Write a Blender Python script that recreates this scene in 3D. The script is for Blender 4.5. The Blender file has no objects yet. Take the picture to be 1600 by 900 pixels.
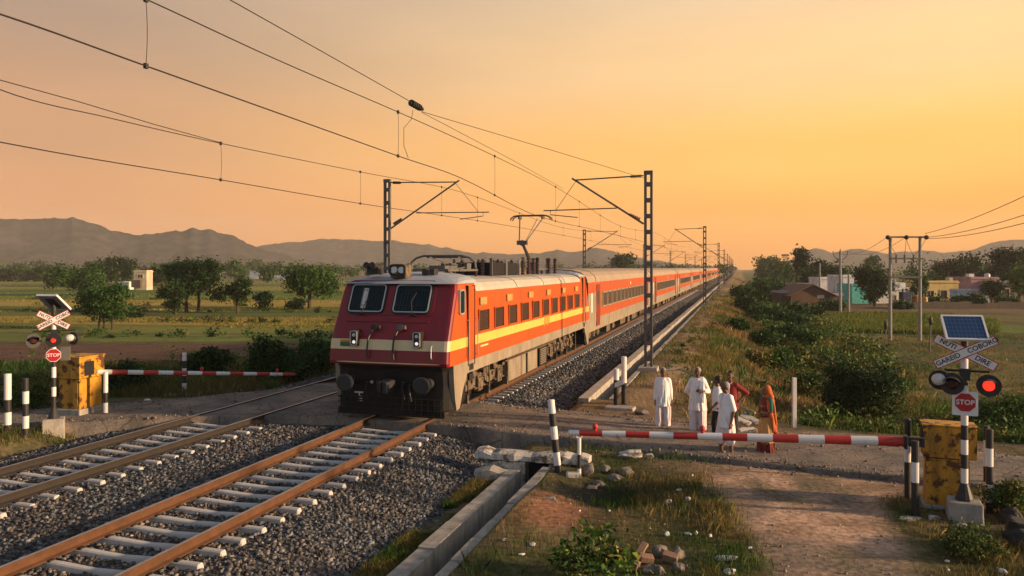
import bpy, bmesh, math, random
import numpy as np
from mathutils import Vector, Matrix, Euler
random.seed(7); RNG = np.random.default_rng(11)
sc = bpy.context.scene; COL = sc.collection
R = math.radians; PI = math.pi
# ------------------------------------------------------------------ frame of the place
F = 1190.0; CZ = 4.3; HV = 418.0              # focal length (photo pixels), eye height, horizon row
TH = math.atan2(355, F); ST, CT = math.sin(TH), math.cos(TH)
RT = 0.2                                       # rail top
LN, LF = -8.82, -13.6                          # centre lines of the two tracks (metres left of the camera)
def TR(s, L, z=0.0): return Vector((ST*s + CT*L, CT*s - ST*L, z))
def SL(x, y): return (ST*x + CT*y, CT*x - ST*y)
def at(u, v, Y): return Vector(((u-800)/F*Y, Y, CZ - (v-HV)/F*Y))
def s_at(u, L):
    k = (u-800)/F
    return -L*(CT + ST*k)/(ST - CT*k)
def on_lat(u, v, L):
    s = s_at(u, L); p = TR(s, L); p.z = CZ - (v-HV)/F*p.y
    return p
# ------------------------------------------------------------------ numpy noise
def _h(ix, iy, seed):
    n = (ix*374761393 + iy*668265263 + seed*1442695041) & 0x7fffffff
    n = ((n ^ (n >> 13))*1274126177) & 0x7fffffff
    return ((n ^ (n >> 16)) & 0xffff)/65535.0
def vnoise(x, y, seed=0):
    x = np.asarray(x, float); y = np.asarray(y, float)
    ix = np.floor(x).astype(np.int64); iy = np.floor(y).astype(np.int64)
    fx = x-ix; fy = y-iy; fx = fx*fx*(3-2*fx); fy = fy*fy*(3-2*fy)
    a = _h(ix, iy, seed); b = _h(ix+1, iy, seed); c = _h(ix, iy+1, seed); d = _h(ix+1, iy+1, seed)
    return (a*(1-fx)+b*fx)*(1-fy) + (c*(1-fx)+d*fx)*fy
def fbm(x, y, seed=0, o=4):
    t = 0; a = .5; x = np.asarray(x, float); y = np.asarray(y, float)
    for k in range(o):
        t = t + a*vnoise(x, y, seed+k*17); x = x*2.03; y = y*2.03; a *= .5
    return t/(1-.5**o)
def ss(x, a, b):
    t = np.clip((np.asarray(x, float)-a)/(b-a), 0, 1); return t*t*(3-2*t)
# ------------------------------------------------------------------ objects
def tag(o, label=None, cat=None, group=None, kind=None):
    if label: o['label'] = label
    if cat: o['category'] = cat
    if group: o['group'] = group
    if kind: o['kind'] = kind
    return o
def thing(name, label, cat, loc=(0, 0, 0), rz=0.0, group=None):
    o = bpy.data.objects.new(name, None); COL.objects.link(o)
    o.location = loc; o.rotation_euler = (0, 0, rz); o.empty_display_size = .3
    return tag(o, label, cat, group)
def trk_thing(name, label, cat, s, L, z=0.0, group=None):
    return thing(name, label, cat, TR(s, L, z), -TH, group)
def copy_tree(o, parent=None):
    c = o.copy(); COL.objects.link(c); c.parent = parent
    for ch in list(o.children): copy_tree(ch, c)
    return c
def link(name, me, parent=None, loc=None):
    o = bpy.data.objects.new(name, me); COL.objects.link(o)
    if parent: o.parent = parent
    if loc is not None: o.location = loc
    return o
class MB:
    def __init__(s): s.v = []; s.f = []; s.m = []; s.M = None; s.mi = 0
    def add(s, vs, fs, mi=None):
        b = len(s.v); M = s.M
        for p in vs:
            p = Vector(p)
            s.v.append(tuple(M @ p) if M is not None else tuple(p))
        for f in fs:
            s.f.append([i+b for i in f]); s.m.append(s.mi if mi is None else mi)
        return s
    def box(s, x0, x1, y0, y1, z0, z1, mi=None, top=None):
        t = top or (0, 0)
        vs = [(x0, y0, z0), (x1, y0, z0), (x1, y1, z0), (x0, y1, z0), (x0+t[0], y0+t[1], z1), (x1-t[0], y0+t[1], z1), (x1-t[0], y1-t[1], z1), (x0+t[0], y1-t[1], z1)]
        return s.add(vs, [(0, 3, 2, 1), (4, 5, 6, 7), (0, 1, 5, 4), (1, 2, 6, 5), (2, 3, 7, 6), (3, 0, 4, 7)], mi)
    def cbox(s, c, d, mi=None, rot=None):
        x, y, z = (d[0]/2, d[1]/2, d[2]/2)
        old = s.M
        m = Matrix.Translation(c) @ (Euler(rot).to_matrix().to_4x4() if rot else Matrix.Identity(4))
        s.M = old @ m if old is not None else m
        s.box(-x, x, -y, y, -z, z, mi); s.M = old
        return s
    def tube(s, pts, r, n=8, mi=None, caps=True, ell=None):
        pts = [Vector(p) for p in pts]; k = len(pts)
        rs = [r]*k if not isinstance(r, (list, tuple)) else r
        vs = []; ref = None
        for i, p in enumerate(pts):
            d = (pts[min(i+1, k-1)] - pts[max(i-1, 0)])
            if d.length < 1e-9: d = Vector((0, 0, 1))
            d.normalize()
            if ref is None:
                ref = Vector((1, 0, 0)) if abs(d.x) < .7 else Vector((0, 1, 0))
            a = (ref - d*ref.dot(d)).normalized(); ref = a; b = d.cross(a)
            for j in range(n):
                t = 2*PI*j/n
                vs.append(p + a*(math.cos(t)*rs[i]) + b*(math.sin(t)*rs[i]*(ell or 1)))
        fs = []
        for i in range(k-1):
            for j in range(n):
                fs.append((i*n+j, i*n+(j+1) % n, (i+1)*n+(j+1) % n, (i+1)*n+j))
        if caps:
            fs.append(tuple(range(n))[::-1]); fs.append(tuple(range((k-1)*n, k*n)))
        return s.add(vs, fs, mi)
    def bands(s, p0, p1, r, n, cuts, mis, r1=None):
        """a cylinder cut into bands along its length, one material slot per band"""
        p0 = Vector(p0); p1 = Vector(p1)
        r1 = r if r1 is None else r1
        for a, b, mi in zip(cuts[:-1], cuts[1:], mis):
            s.tube([p0.lerp(p1, a), p0.lerp(p1, b)], [r+(r1-r)*a, r+(r1-r)*b], n, mi, caps=True)
        return s
    def cap(s, p0, p1, r0, r1, n=10, mi=None):
        """tapered capsule, closed"""
        p0 = Vector(p0); p1 = Vector(p1); d = (p1-p0)
        if d.length < 1e-6: d = Vector((0, 0, 1e-3))
        u = d.normalized(); pts = []; rs = []
        for a in (-1, -.8, -.45, 0): pts.append(p0+u*r0*a); rs.append(max(r0*math.sqrt(max(0, 1-a*a)), r0*.04))
        for a in (0, .45, .8, 1): pts.append(p1+u*r1*a); rs.append(max(r1*math.sqrt(max(0, 1-a*a)), r1*.04))
        return s.tube(pts, rs, n, mi)
    def ball(s, c, r, nu=12, nv=8, mi=None):
        r = (r, r, r) if not isinstance(r, (list, tuple)) else r
        vs = [(c[0], c[1], c[2]-r[2])]
        for i in range(1, nv):
            t = -PI/2 + PI*i/nv
            for j in range(nu):
                a = 2*PI*j/nu
                vs.append((c[0]+r[0]*math.cos(t)*math.cos(a), c[1]+r[1]*math.cos(t)*math.sin(a), c[2]+r[2]*math.sin(t)))
        vs.append((c[0], c[1], c[2]+r[2])); fs = []
        for j in range(nu): fs.append((0, 1+(j+1) % nu, 1+j))
        for i in range(nv-2):
            for j in range(nu):
                a = 1+i*nu; fs.append((a+j, a+(j+1) % nu, a+nu+(j+1) % nu, a+nu+j))
        l = len(vs)-1; a = 1+(nv-2)*nu
        for j in range(nu): fs.append((l, a+j, a+(j+1) % nu))
        return s.add(vs, fs, mi)
    def loft(s, rings, mi=None, caps=True, closed=True):
        n = len(rings[0]); vs = [p for r in rings for p in r]; fs = []
        for i in range(len(rings)-1):
            for j in range(n if closed else n-1):
                fs.append((i*n+j, i*n+(j+1) % n, (i+1)*n+(j+1) % n, (i+1)*n+j))
        if caps:
            fs.append(tuple(range(n))[::-1]); fs.append(tuple(range((len(rings)-1)*n, len(rings)*n)))
        return s.add(vs, fs, mi)
    def prism(s, poly, fn, a, b, mi=None):
        """poly of 2-D points, fn(p, t) -> 3-D point, extruded from t=a to t=b"""
        n = len(poly); vs = [fn(p, a) for p in poly] + [fn(p, b) for p in poly]
        fs = [tuple(range(n))[::-1], tuple(range(n, 2*n))] + [(i, (i+1) % n, n+(i+1) % n, n+i) for i in range(n)]
        return s.add(vs, fs, mi)
    def mesh(s, name, mats, smooth=False):
        me = bpy.data.meshes.new(name); me.from_pydata(s.v, [], s.f)
        mats = mats if isinstance(mats, (list, tuple)) else [mats]
        for m in mats: me.materials.append(m)
        me.polygons.foreach_set('material_index', [min(i, len(mats)-1) for i in s.m])
        bm = bmesh.new(); bm.from_mesh(me); bmesh.ops.recalc_face_normals(bm, faces=bm.faces); bm.to_mesh(me); bm.free()
        if smooth: me.polygons.foreach_set('use_smooth', [True]*len(me.polygons))
        me.update(); return me
    def build(s, name, mats, parent=None, smooth=False, bevel=0, loc=None, seg=2):
        o = link(name, s.mesh(name, mats, smooth), parent, loc)
        if bevel:
            b = o.modifiers.new('bevel', 'BEVEL'); b.width = bevel; b.segments = seg; b.limit_method = 'ANGLE'; b.angle_limit = R(40)
        if smooth == 'auto' or (smooth and bevel):
            pass
        return o
def nmesh(name, V, Fc, mats, cols=None, smooth=False):
    """V (n,3), Fc (m,k) index arrays -> mesh with a point colour attribute"""
    me = bpy.data.meshes.new(name); n = len(V); m, k = Fc.shape
    me.vertices.add(n); me.vertices.foreach_set('co', np.ascontiguousarray(V, dtype=np.float32).ravel())
    me.loops.add(m*k); me.loops.foreach_set('vertex_index', np.ascontiguousarray(Fc, dtype=np.int32).ravel())
    me.polygons.add(m); me.polygons.foreach_set('loop_start', np.arange(0, m*k, k, dtype=np.int32))
    try: me.polygons.foreach_set('loop_total', np.full(m, k, dtype=np.int32))
    except Exception: pass
    if smooth: me.polygons.foreach_set('use_smooth', np.ones(m, dtype=bool))
    for mt in (mats if isinstance(mats, (list, tuple)) else [mats]): me.materials.append(mt)
    if cols is not None:
        a = me.color_attributes.new('col', 'FLOAT_COLOR', 'POINT')
        c = np.ones((n, 4), np.float32); c[:, :3] = cols; a.data.foreach_set('color', c.ravel())
    me.update(calc_edges=True); me.validate(); return me
def solid(mb, voxel, smooth=2, name='solid', mats=None):
    """melt overlapping closed shapes into one continuous skin"""
    o = link('melt', mb.mesh('melt', mats or [], True))
    m = o.modifiers.new('r', 'REMESH'); m.mode = 'VOXEL'; m.voxel_size = voxel; m.use_smooth_shade = True
    if smooth:
        k = o.modifiers.new('s', 'SMOOTH'); k.factor = .5; k.iterations = smooth
    dg = bpy.context.evaluated_depsgraph_get()
    me = bpy.data.meshes.new_from_object(o.evaluated_get(dg)); me.name = name
    bpy.data.objects.remove(o)
    me.materials.clear()
    for mt in (mats or []): me.materials.append(mt)
    return me
# ------------------------------------------------------------------ materials
class NT:
    def __init__(s, m): s.t = m.node_tree; s.n = s.t.nodes; s.l = s.t.links
    def new(s, ty, **k):
        n = s.n.new(ty)
        for a, b in k.items():
            if hasattr(n, a): setattr(n, a, b)
        return n
    def link(s, a, b): s.l.new(a, b)
def mat(name, col, rough=.7, metal=0.0, var=.18, scale=2.5, patch=None, pscale=1.2, pth=(.52, .62), grime=None, gscale=(6, 6, .8), gth=(.5, .75), bump=0.0, bscale=30, spec=.4, attr=False, emit=None, estr=0, trans=0.0, coat=0.0, stretch=None, translucent=None):
    m = bpy.data.materials.new(name); m.use_nodes = True; t = NT(m); t.n.clear()
    out = t.new('ShaderNodeOutputMaterial'); b = t.new('ShaderNodeBsdfPrincipled')
    tc = t.new('ShaderNodeTexCoord'); src = tc.outputs['Object']
    if stretch:
        mp = t.new('ShaderNodeMapping'); mp.inputs['Scale'].default_value = stretch; t.link(src, mp.inputs[0]); src = mp.outputs[0]
    if attr:
        a = t.new('ShaderNodeAttribute'); a.attribute_name = 'col'; c = a.outputs['Color']
    else:
        a = t.new('ShaderNodeRGB'); a.outputs[0].default_value = (*col, 1); c = a.outputs[0]
    def mixc(fac, c1, c2, mode='MIX'):
        x = t.new('ShaderNodeMix'); x.data_type = 'RGBA'; x.blend_type = mode
        if isinstance(fac, float): x.inputs[0].default_value = fac
        else: t.link(fac, x.inputs[0])
        for i, q in ((6, c1), (7, c2)):
            if isinstance(q, tuple): x.inputs[i].default_value = (*q, 1)
            else: t.link(q, x.inputs[i])
        return x.outputs[2]
    def noise(sc_, det=5.0, vec=None, ro=.6):
        n = t.new('ShaderNodeTexNoise'); n.inputs['Scale'].default_value = sc_; n.inputs['Detail'].default_value = det; n.inputs['Roughness'].default_value = ro
        t.link(vec or src, n.inputs['Vector']); return n.outputs[0]
    def rng(fac, a0, a1, b0, b1):
        r = t.new('ShaderNodeMapRange'); t.link(fac, r.inputs[0])
        for i, q in enumerate((a0, a1, b0, b1)): r.inputs[i+1].default_value = q
        return r.outputs[0]
    if var:
        f = rng(noise(scale), .25, .75, 1-var, 1+var)
        cmb = t.new('ShaderNodeCombineColor')
        for i in range(3): t.link(f, cmb.inputs[i])
        c = mixc(1.0, c, cmb.outputs[0], 'MULTIPLY')
    rsrc = None
    if patch:
        pf = rng(noise(pscale, 8, ro=.65), pth[0], pth[1], 0, 1); c = mixc(pf, c, patch); rsrc = pf
    if grime:
        mp = t.new('ShaderNodeMapping'); mp.inputs['Scale'].default_value = gscale; t.link(tc.outputs['Object'], mp.inputs[0])
        gf = rng(noise(1.0, 6, mp.outputs[0]), gth[0], gth[1], 0, .8); c = mixc(gf, c, grime)
    t.link(c, b.inputs['Base Color'])
    b.inputs['Roughness'].default_value = rough; b.inputs['Metallic'].default_value = metal
    b.inputs['Specular IOR Level'].default_value = spec
    if rsrc is not None:
        t.link(rng(rsrc, 0, 1, rough, min(1, rough+.3)), b.inputs['Roughness'])
    if coat: b.inputs['Coat Weight'].default_value = coat; b.inputs['Coat Roughness'].default_value = .25
    if trans: b.inputs['Transmission Weight'].default_value = trans
    if emit: b.inputs['Emission Color'].default_value = (*emit, 1); b.inputs['Emission Strength'].default_value = estr
    if bump:
        bp = t.new('ShaderNodeBump'); bp.inputs['Strength'].default_value = bump; bp.inputs['Distance'].default_value = .02
        t.link(noise(bscale, 6), bp.inputs['Height']); t.link(bp.outputs[0], b.inputs['Normal'])
    sh = b.outputs[0]
    if translucent:
        tr = t.new('ShaderNodeBsdfTranslucent'); t.link(c, tr.inputs[0])
        mx = t.new('ShaderNodeMixShader'); mx.inputs[0].default_value = translucent
        t.link(sh, mx.inputs[1]); t.link(tr.outputs[0], mx.inputs[2]); sh = mx.outputs[0]
    t.link(sh, out.inputs[0]); return m
M = {}
M['black'] = mat('black_paint', (.018, .018, .02), .55, var=.3)
M['white'] = mat('white_paint', (.62, .61, .6), .6, var=.12, patch=(.33, .28, .22), pscale=9, pth=(.6, .72))
M['red'] = mat('red_paint', (.42, .03, .022), .5, var=.2, patch=(.2, .04, .03), pscale=8, pth=(.6, .75))
M['signred'] = mat('sign_red', (.36, .012, .015), .45, var=.12)
M['signwhite'] = mat('sign_white', (.66, .64, .63), .5, var=.08, patch=(.4, .34, .28), pscale=7, pth=(.62, .8))
M['yellow'] = mat('rusty_yellow_paint', (.52, .25, .018), .55, var=.2, patch=(.085, .032, .014), pscale=4.2, pth=(.505, .57), grime=(.12, .05, .015), gscale=(7, 7, 1.3), gth=(.44, .75))
M['concrete'] = mat('concrete', (.33, .3, .26), .9, var=.25, scale=4, grime=(.1, .085, .07), gscale=(4, 4, 1.2), gth=(.45, .8), bump=.5)
M['whitewash'] = mat('whitewashed_concrete', (.46, .43, .39), .9, var=.25, scale=5, patch=(.11, .095, .08), pscale=4.5, pth=(.47, .6), bump=.6, bscale=14)
M['sleeper'] = mat('sleeper_concrete', (.47, .45, .43), .9, var=.2, scale=6, grime=(.24, .2, .165), gscale=(3, 3, 3), gth=(.45, .8), bump=.3)
M['rust'] = mat('rail_rust', (.088, .036, .014), .8, var=.3, scale=5, grime=(.034, .019, .012), gscale=(3, 3, 10), gth=(.5, .8), bump=.2)
M['rustdark'] = mat('dark_rail_rust', (.022, .017, .014), .8, var=.3, scale=5, bump=.2)
M['railtop'] = mat('worn_rail_steel', (.42, .37, .33), .42, metal=.75, var=.2, scale=8)
M['steel'] = mat('dark_galvanised_steel', (.11, .105, .1), .6, metal=.3, var=.25, scale=3)
M['wire'] = mat('dark_wire', (.035, .03, .028), .6, metal=.4, var=0)
M['porcelain'] = mat('brown_porcelain', (.05, .02, .015), .3, var=.1)
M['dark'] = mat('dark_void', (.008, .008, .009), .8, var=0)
M['band'] = mat('coach_window_band', (.21, .10, .045), .6, var=.2)
M['grime'] = mat('underframe_black', (.008, .008, .009), .7, var=.4, scale=5, patch=(.02, .016, .013), pscale=5, pth=(.5, .7), spec=.25)
M['dusty'] = mat('dusty_bogie_steel', (.13, .095, .06), .8, var=.35, scale=4, patch=(.045, .034, .025), pscale=5, pth=(.48, .62))
M['maroon'] = mat('maroon_cab_paint', (.205, .008, .015), .36, var=.14, scale=1.6, grime=(.1, .018, .018), gscale=(3, 3, .7), gth=(.45, .85), coat=.08)
M['orange'] = mat('orange_side_paint', (.44, .072, .008), .48, var=.14, scale=1.4, grime=(.24, .055, .02), gscale=(2.5, 2.5, .5), gth=(.42, .8), coat=.05)
M['coachorange'] = mat('coach_orange_paint', (.36, .058, .011), .68, var=.14, scale=1.2, grime=(.28, .09, .04), gscale=(1.6, 1.6, .5), gth=(.5, .85))
M['cream'] = mat('cream_stripe_paint', (.66, .52, .30), .5, var=.12, grime=(.35, .25, .14), gscale=(3, 3, .8), gth=(.5, .9))
M['ventyellow'] = mat('dull_vent_yellow', (.36, .22, .07), .6, var=.2)
M['sideyellow'] = mat('yellow_stripe_paint', (.68, .42, .09), .5, var=.1, grime=(.5, .28, .06), gscale=(3, 3, .8), gth=(.5, .9))
M['tan'] = mat('dusty_grey_skirt', (.25, .205, .15), .75, var=.2, scale=2, grime=(.13, .1, .07), gscale=(2, 2, .7), gth=(.45, .8))
M['roof'] = mat('pale_roof_paint', (.40, .36, .30), .6, var=.14, scale=1.5, grime=(.25, .21, .17), gscale=(2, .6, 2), gth=(.5, .85))
M['cabroof'] = mat('grey_cab_roof', (.31, .33, .37), .55, var=.14, scale=2, grime=(.2, .19, .18), gscale=(2, 2, 2), gth=(.5, .85))
M['coachroof'] = mat('dusty_coach_roof', (.31, .235, .165), .7, var=.16, scale=1.2, grime=(.26, .21, .16), gscale=(1.2, .5, 1.2), gth=(.45, .8))
M['glass'] = mat('dark_window_glass', (.006, .02, .026), .2, var=0, spec=.2)
M['coachglass'] = mat('dusty_coach_glass', (.07, .05, .036), .5, var=.3, scale=2, spec=.2)
M['brownwin'] = mat('brown_louvre', (.03, .01, .007), .5, var=.3, scale=3)
M['rubber'] = mat('window_rubber', (.008, .007, .008), .6, var=0)
M['alu'] = mat('bare_aluminium', (.5, .48, .46), .4, metal=.6, var=.15)
M['lens'] = mat('lamp_glass', (.55, .58, .56), .15, var=0, spec=.6)
M['lit'] = mat('lit_marker_lens', (.9, .85, .8), .2, var=0, emit=(1, .9, .8), estr=.35)
M['green'] = mat('flag_green', (.01, .13, .04), .5, var=.1)
M['saffron'] = mat('flag_saffron', (.6, .2, .02), .5, var=.1)
M['redlit'] = mat('lit_red_lens', (.7, .02, .01), .25, var=0, emit=(1, .035, .015), estr=.75)
M['reddim'] = mat('dim_red_lens', (.03, .004, .004), .2, var=0, spec=.5)
M['lampback'] = mat('pale_lamp_back', (.5, .48, .46), .5, var=.1)
M['solar'] = mat('solar_cells', (.015, .045, .12), .22, var=.15, scale=6, spec=.6)
M['solarline'] = mat('solar_grid_line', (.10, .17, .28), .4, var=0)
M['solarback'] = mat('solar_back_sheet', (.22, .21, .21), .6, var=.1)
M['dropwall'] = None
M['bark'] = mat('bark', (.06, .042, .028), .9, var=.3, scale=6, bump=.5)
M['leaf'] = mat('leaves', (0, 0, 0), .6, attr=True, var=.0, translucent=.18, spec=.2)
M['blade'] = mat('grass_blades', (0, 0, 0), .7, attr=True, var=0, translucent=.3, spec=.2)
M['stone'] = mat('ballast_stone', (0, 0, 0), .85, attr=True, var=.2, scale=40, spec=.3)
M['asphalt'] = mat('worn_asphalt', (.14, .118, .10), .92, var=.4, scale=1.6, patch=(.27, .2, .145), pscale=.55, pth=(.46, .66), grime=(.055, .05, .048), gscale=(.5, 1.6, 1), gth=(.5, .75), bump=1.0, bscale=14)
M['brick'] = mat('old_brick', (.22, .13, .09), .9, var=.3, scale=5, patch=(.3, .22, .17), pscale=8, pth=(.55, .7), bump=.4)
M['rock'] = mat('grey_rock', (.15, .13, .115), .9, var=.35, scale=6, bump=.8, bscale=10)
M['darkrock'] = mat('black_rock', (.03, .028, .027), .85, var=.4, scale=3, bump=.9, bscale=6)
M['litter'] = mat('white_plastic', (.6, .58, .55), .6, var=.12, scale=6)
M['bluelitter'] = mat('pale_blue_plastic', (.4, .5, .52), .5, var=.15, scale=6)
M['wood'] = mat('weathered_pole', (.26, .23, .2), .85, var=.25, scale=3)
HAZE = .00023; SUNE = 4.5; EXPO = 1.0; SKYK = .50; NISH = (.68, .75, .82)
SKY_L = [(0, (.80, .335, .135)), (.06, (.78, .355, .15)), (.16, (.66, .355, .19)), (.3, (.47, .325, .235)), (.5, (.42, .37, .36))]
SKY_R = [(0, (1.0, .38, .072)), (.06, (1.24, .51, .07)), (.14, (1.3, .66, .15)), (.25, (1.14, .73, .34)), (.4, (.86, .69, .5))]
SKY_B = [(0, (.40, .40, .42)), (.1, (.47, .49, .52)), (.3, (.55, .59, .64)), (.5, (.58, .63, .69))]
# ------------------------------------------------------------------ terrain
def road_q(x, y): return (x+1.32)*.438 + (y-19.7)*.899
PATH = [(7.6, 17.2), (5.7, 15.4), (5.15, 13.2), (4.75, 11), (4.5, 9), (4.3, 5)]
PATHW = [2.5, 1.7, 1.1, .98, .9, .9]
def path_d(x, y):
    d = np.full(np.shape(x), 9e9)
    for (a, b), (c, e), w0, w1 in zip(PATH[:-1], PATH[1:], PATHW[:-1], PATHW[1:]):
        dx, dy = c-a, e-b; l2 = dx*dx+dy*dy
        t = np.clip(((x-a)*dx+(y-b)*dy)/l2, 0, 1)
        d = np.minimum(d, np.hypot(x-a-t*dx, y-b-t*dy)/(w0+(w1-w0)*t))
    return d
def ground_h(s, L, fine=True):
    s = np.asarray(s, float); L = np.asarray(L, float)
    x = ST*s+CT*L; y = CT*s-ST*L; q = road_q(x, y)
    z = np.zeros(np.broadcast(s, L).shape)
    z = z - 2.0*ss(q, 4.6, 11)*ss(L, -3.3, 3.6)*ss(s, 10, 18)
    z = z - .9*ss(-L, 18, 25)*ss(y, 27, 36)
    z = z - .34*np.exp(-((x-1.9)**2/1.1+(y-14.9)**2/1.2))
    rough = ss(np.abs(L+10.5), 6.2, 7)
    z = z + rough*(.10*(fbm(x*.9, y*.9, 3)-.5) + ss(q, 4.6, 8)*ss(L, -3.2, -1)*.5*(fbm(x*.35, y*.35, 9)-.5))*(1-.75*ss(-path_d(x, y), -1.2, -.8))
    road_in = ss(q, -.4, .1)*(1-ss(q, 3.2, 3.7))*ss(L, -5, -3)
    z = z - .05*road_in
    f = ss(L, -17.6, -16.8)*(1-ss(L, -4.93, -4.89))
    z = z*(1-f) - .36*f
    tr = (L > -4.905)*(L < -3.925)
    cut = tr*(s < 17.1)
    z = np.where(cut, -1.0, z); z = np.where(tr*(s > 24.6), -.62, z)
    return z
def ground_xy(x, y):
    s, L = SL(x, y); return float(ground_h(s, L))
def G(u, v, z0=0.0):
    """the ground point seen at a photo pixel"""
    z = z0; p = None
    for _ in range(12):
        Y = F*(CZ-z)/(v-HV); p = at(u, v, Y); z = z*.4 + .6*ground_xy(p.x, p.y)
    p.z = ground_xy(p.x, p.y); return p
def lines(lo, hi, d0, fixed, c=0.0, near=22, gr=1.05):
    a = [c]; d = d0
    while a[-1] < hi:
        if a[-1]-c > near: d *= gr
        a.append(a[-1]+d)
    b = [c]; d = d0
    while b[-1] > lo:
        if c-b[-1] > near: d *= gr
        b.append(b[-1]-d)
    r = np.array(sorted(set(np.round(a+b[1:], 4))))
    fx = np.array(sorted(fixed))
    keep = np.min(np.abs(r[:, None]-fx[None, :]), axis=1) > .035
    return np.sort(np.concatenate([r[keep], fx]))
ls_ = lines(-20, 2100, .28, [17.08, 17.12, 24.58, 24.62], c=16, near=16, gr=1.03)
lL_ = lines(-1750, 1500, .28, [-4.93, -4.89, -3.94, -3.9, -17.6, -16.8, -3.3], c=-3, near=12, gr=1.035)
SS, LL = np.meshgrid(ls_, lL_, indexing='ij')
GX = ST*SS+CT*LL; GY = CT*SS-ST*LL; GZ = ground_h(SS, LL)
def mixa(c, d, f): return c*(1-f)[..., None] + np.array(d)*f[..., None]
def ground_colour(x, y, s, L):
    n1 = fbm(x*.5, y*.5, 21); n2 = fbm(x*.12, y*.12, 33); n3 = fbm(x*2.2, y*2.2, 41)
    c = np.zeros(np.shape(x)+(3,)) + np.array((.085, .075, .03))
    c = mixa(c, (.17, .115, .06), ss(n1, .42, .62))
    c = mixa(c, (.05, .065, .02), ss(n3, .5, .7)*.6)
    # left fields, bands of different crops lying roughly across the view
    lf = ss(-L, 18, 21)*ss(y, 28, 34)
    yy = y*(1+.10*(fbm(x*.03, y*.02, 61)-.5)) + .05*x
    bands = [(0, (.085, .08, .03)), (41, (.085, .048, .032)), (53, (.10, .12, .026)), (60, (.12, .13, .028)), (68, (.24, .17, .035)), (80, (.085, .11, .024)), (88, (.065, .10, .02)),
             (99, (.25, .185, .038)), (121, (.075, .13, .022)), (140, (.055, .10, .02)), (168, (.17, .16, .035)), (205, (.07, .11, .025)), (240, (.16, .15, .045)), (300, (.1, .1, .04)), (460, (.13, .12, .06))]
    fc = np.zeros_like(c)+np.array(bands[0][1])
    for y0, col in bands[1:]:
        fc = mixa(fc, col, ss(yy, y0-.012*y0, y0+.012*y0))
        fc = mixa(fc, (.035, .045, .016), np.exp(-((yy-y0)/(.012*y0))**2)*.7)
    pl = ss(x+y*.30, -26, -24)*(1-ss(yy, 52, 53.5))*ss(yy, 40, 41)
    fc = mixa(fc, (.12, .115, .035), (1-pl)*ss(yy, 40, 41)*(1-ss(yy, 52, 53.5))*.75)
    fc = fc*(.95+.55*n2)[..., None]*(.8+.4*n3)[..., None]
    c = c*(1-lf)[..., None]+fc*lf[..., None]
    # right fields
    rf = ss(L, 2.5, 5.5)*ss(road_q(x, y), 6, 10)
    n4 = fbm(x*.09, y*.14, 71)
    rc = np.zeros_like(c)+np.array((.13, .105, .036))
    rc = mixa(rc, (.088, .058, .034), ss(n4, .5, .62)); rc = mixa(rc, (.06, .075, .022), ss(fbm(x*.2, y*.3, 77), .52, .66))
    yr = y + .06*(x-30)+ 5*(fbm(x*.06, y*.05, 72)-.5)
    gb = ss(yr, 72, 75)*(1-ss(yr, 100, 106))*(1-ss(x, 53, 58)); rc = mixa(rc, (.10, .14, .024), gb)
    rc = mixa(rc, (.03, .04, .012), np.exp(-((yr-72)/1.2)**2)*.7)
    vb = ss(yr, 106, 112)*(1-ss(yr, 190, 210)); rc = mixa(rc, (.16, .105, .065), vb*.8)
    rc = mixa(rc, (.09, .1, .035), ss(yr, 200, 230))
    c = c*(1-rf)[..., None]+rc*rf[..., None]
    # slope of the embankment: dry orange-brown grass
    sl = ss(L, -3.3, -1.5)*(1-ss(L, 3, 5))*ss(road_q(x, y), 5, 8)
    c = mixa(c, (.21, .135, .055), sl*ss(n1, .42, .62)*.6)
    # bare soil of the track and of the verge
    pd = path_d(x, y)+.5*(n1-.5)+.25*(n3-.5)
    fg = (1-ss(road_q(x, y), 4.2, 5))*ss(L, -3.9, -3.7)
    bare = (1-ss(pd, .75, 1.25))*fg
    c = mixa(c, (.45, .295, .2), bare); c = mixa(c, (.26, .165, .105), bare*ss(n3, .5, .7)*.7); n5 = fbm(x*.8+4, y*.55, 91, 5); c = mixa(c, (.15, .125, .10), bare*ss(n5, .5, .6)*.8); c = mixa(c, (.09, .085, .035), bare*ss(fbm(x*1.1, y*.8+7, 93), .62, .68)*.5)
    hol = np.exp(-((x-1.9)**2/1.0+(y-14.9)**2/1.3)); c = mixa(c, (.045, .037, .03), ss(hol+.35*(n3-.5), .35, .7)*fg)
    d2 = np.exp(-((x-.75)**2/.5+(y-13.8)**2/1.5)); c = mixa(c, (.26, .125, .07), ss(d2+.4*(n1-.5), .3, .6)*fg)
    near_r = ss(road_q(x, y), -1.6, -.4)*(1-ss(road_q(x, y), 4.2, 5.5))*ss(L, -5, -3)
    c = mixa(c, (.20, .135, .085), near_r*.85*ss(n1, .3, .5))
    trail = ss(L, -3.8, -3.4)*(1-ss(L+.9*(n1-.5), -2.4, -1.7))*ss(road_q(x, y), 4.5, 6); c = mixa(c, (.24, .165, .095), trail*.8)
    grs = np.exp(-((x-3.0)**2/1.5+(y-13.6)**2/5)); c = mixa(c, (.055, .055, .02), ss(grs+.6*(n1-.5), .4, .7)*.8)
    f = ss(L, -17.2, -16.6)*(1-ss(L, -5.6, -5.2)); c = mixa(c, (.07, .065, .06), f)
    return np.clip(c, .005, 1)
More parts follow.
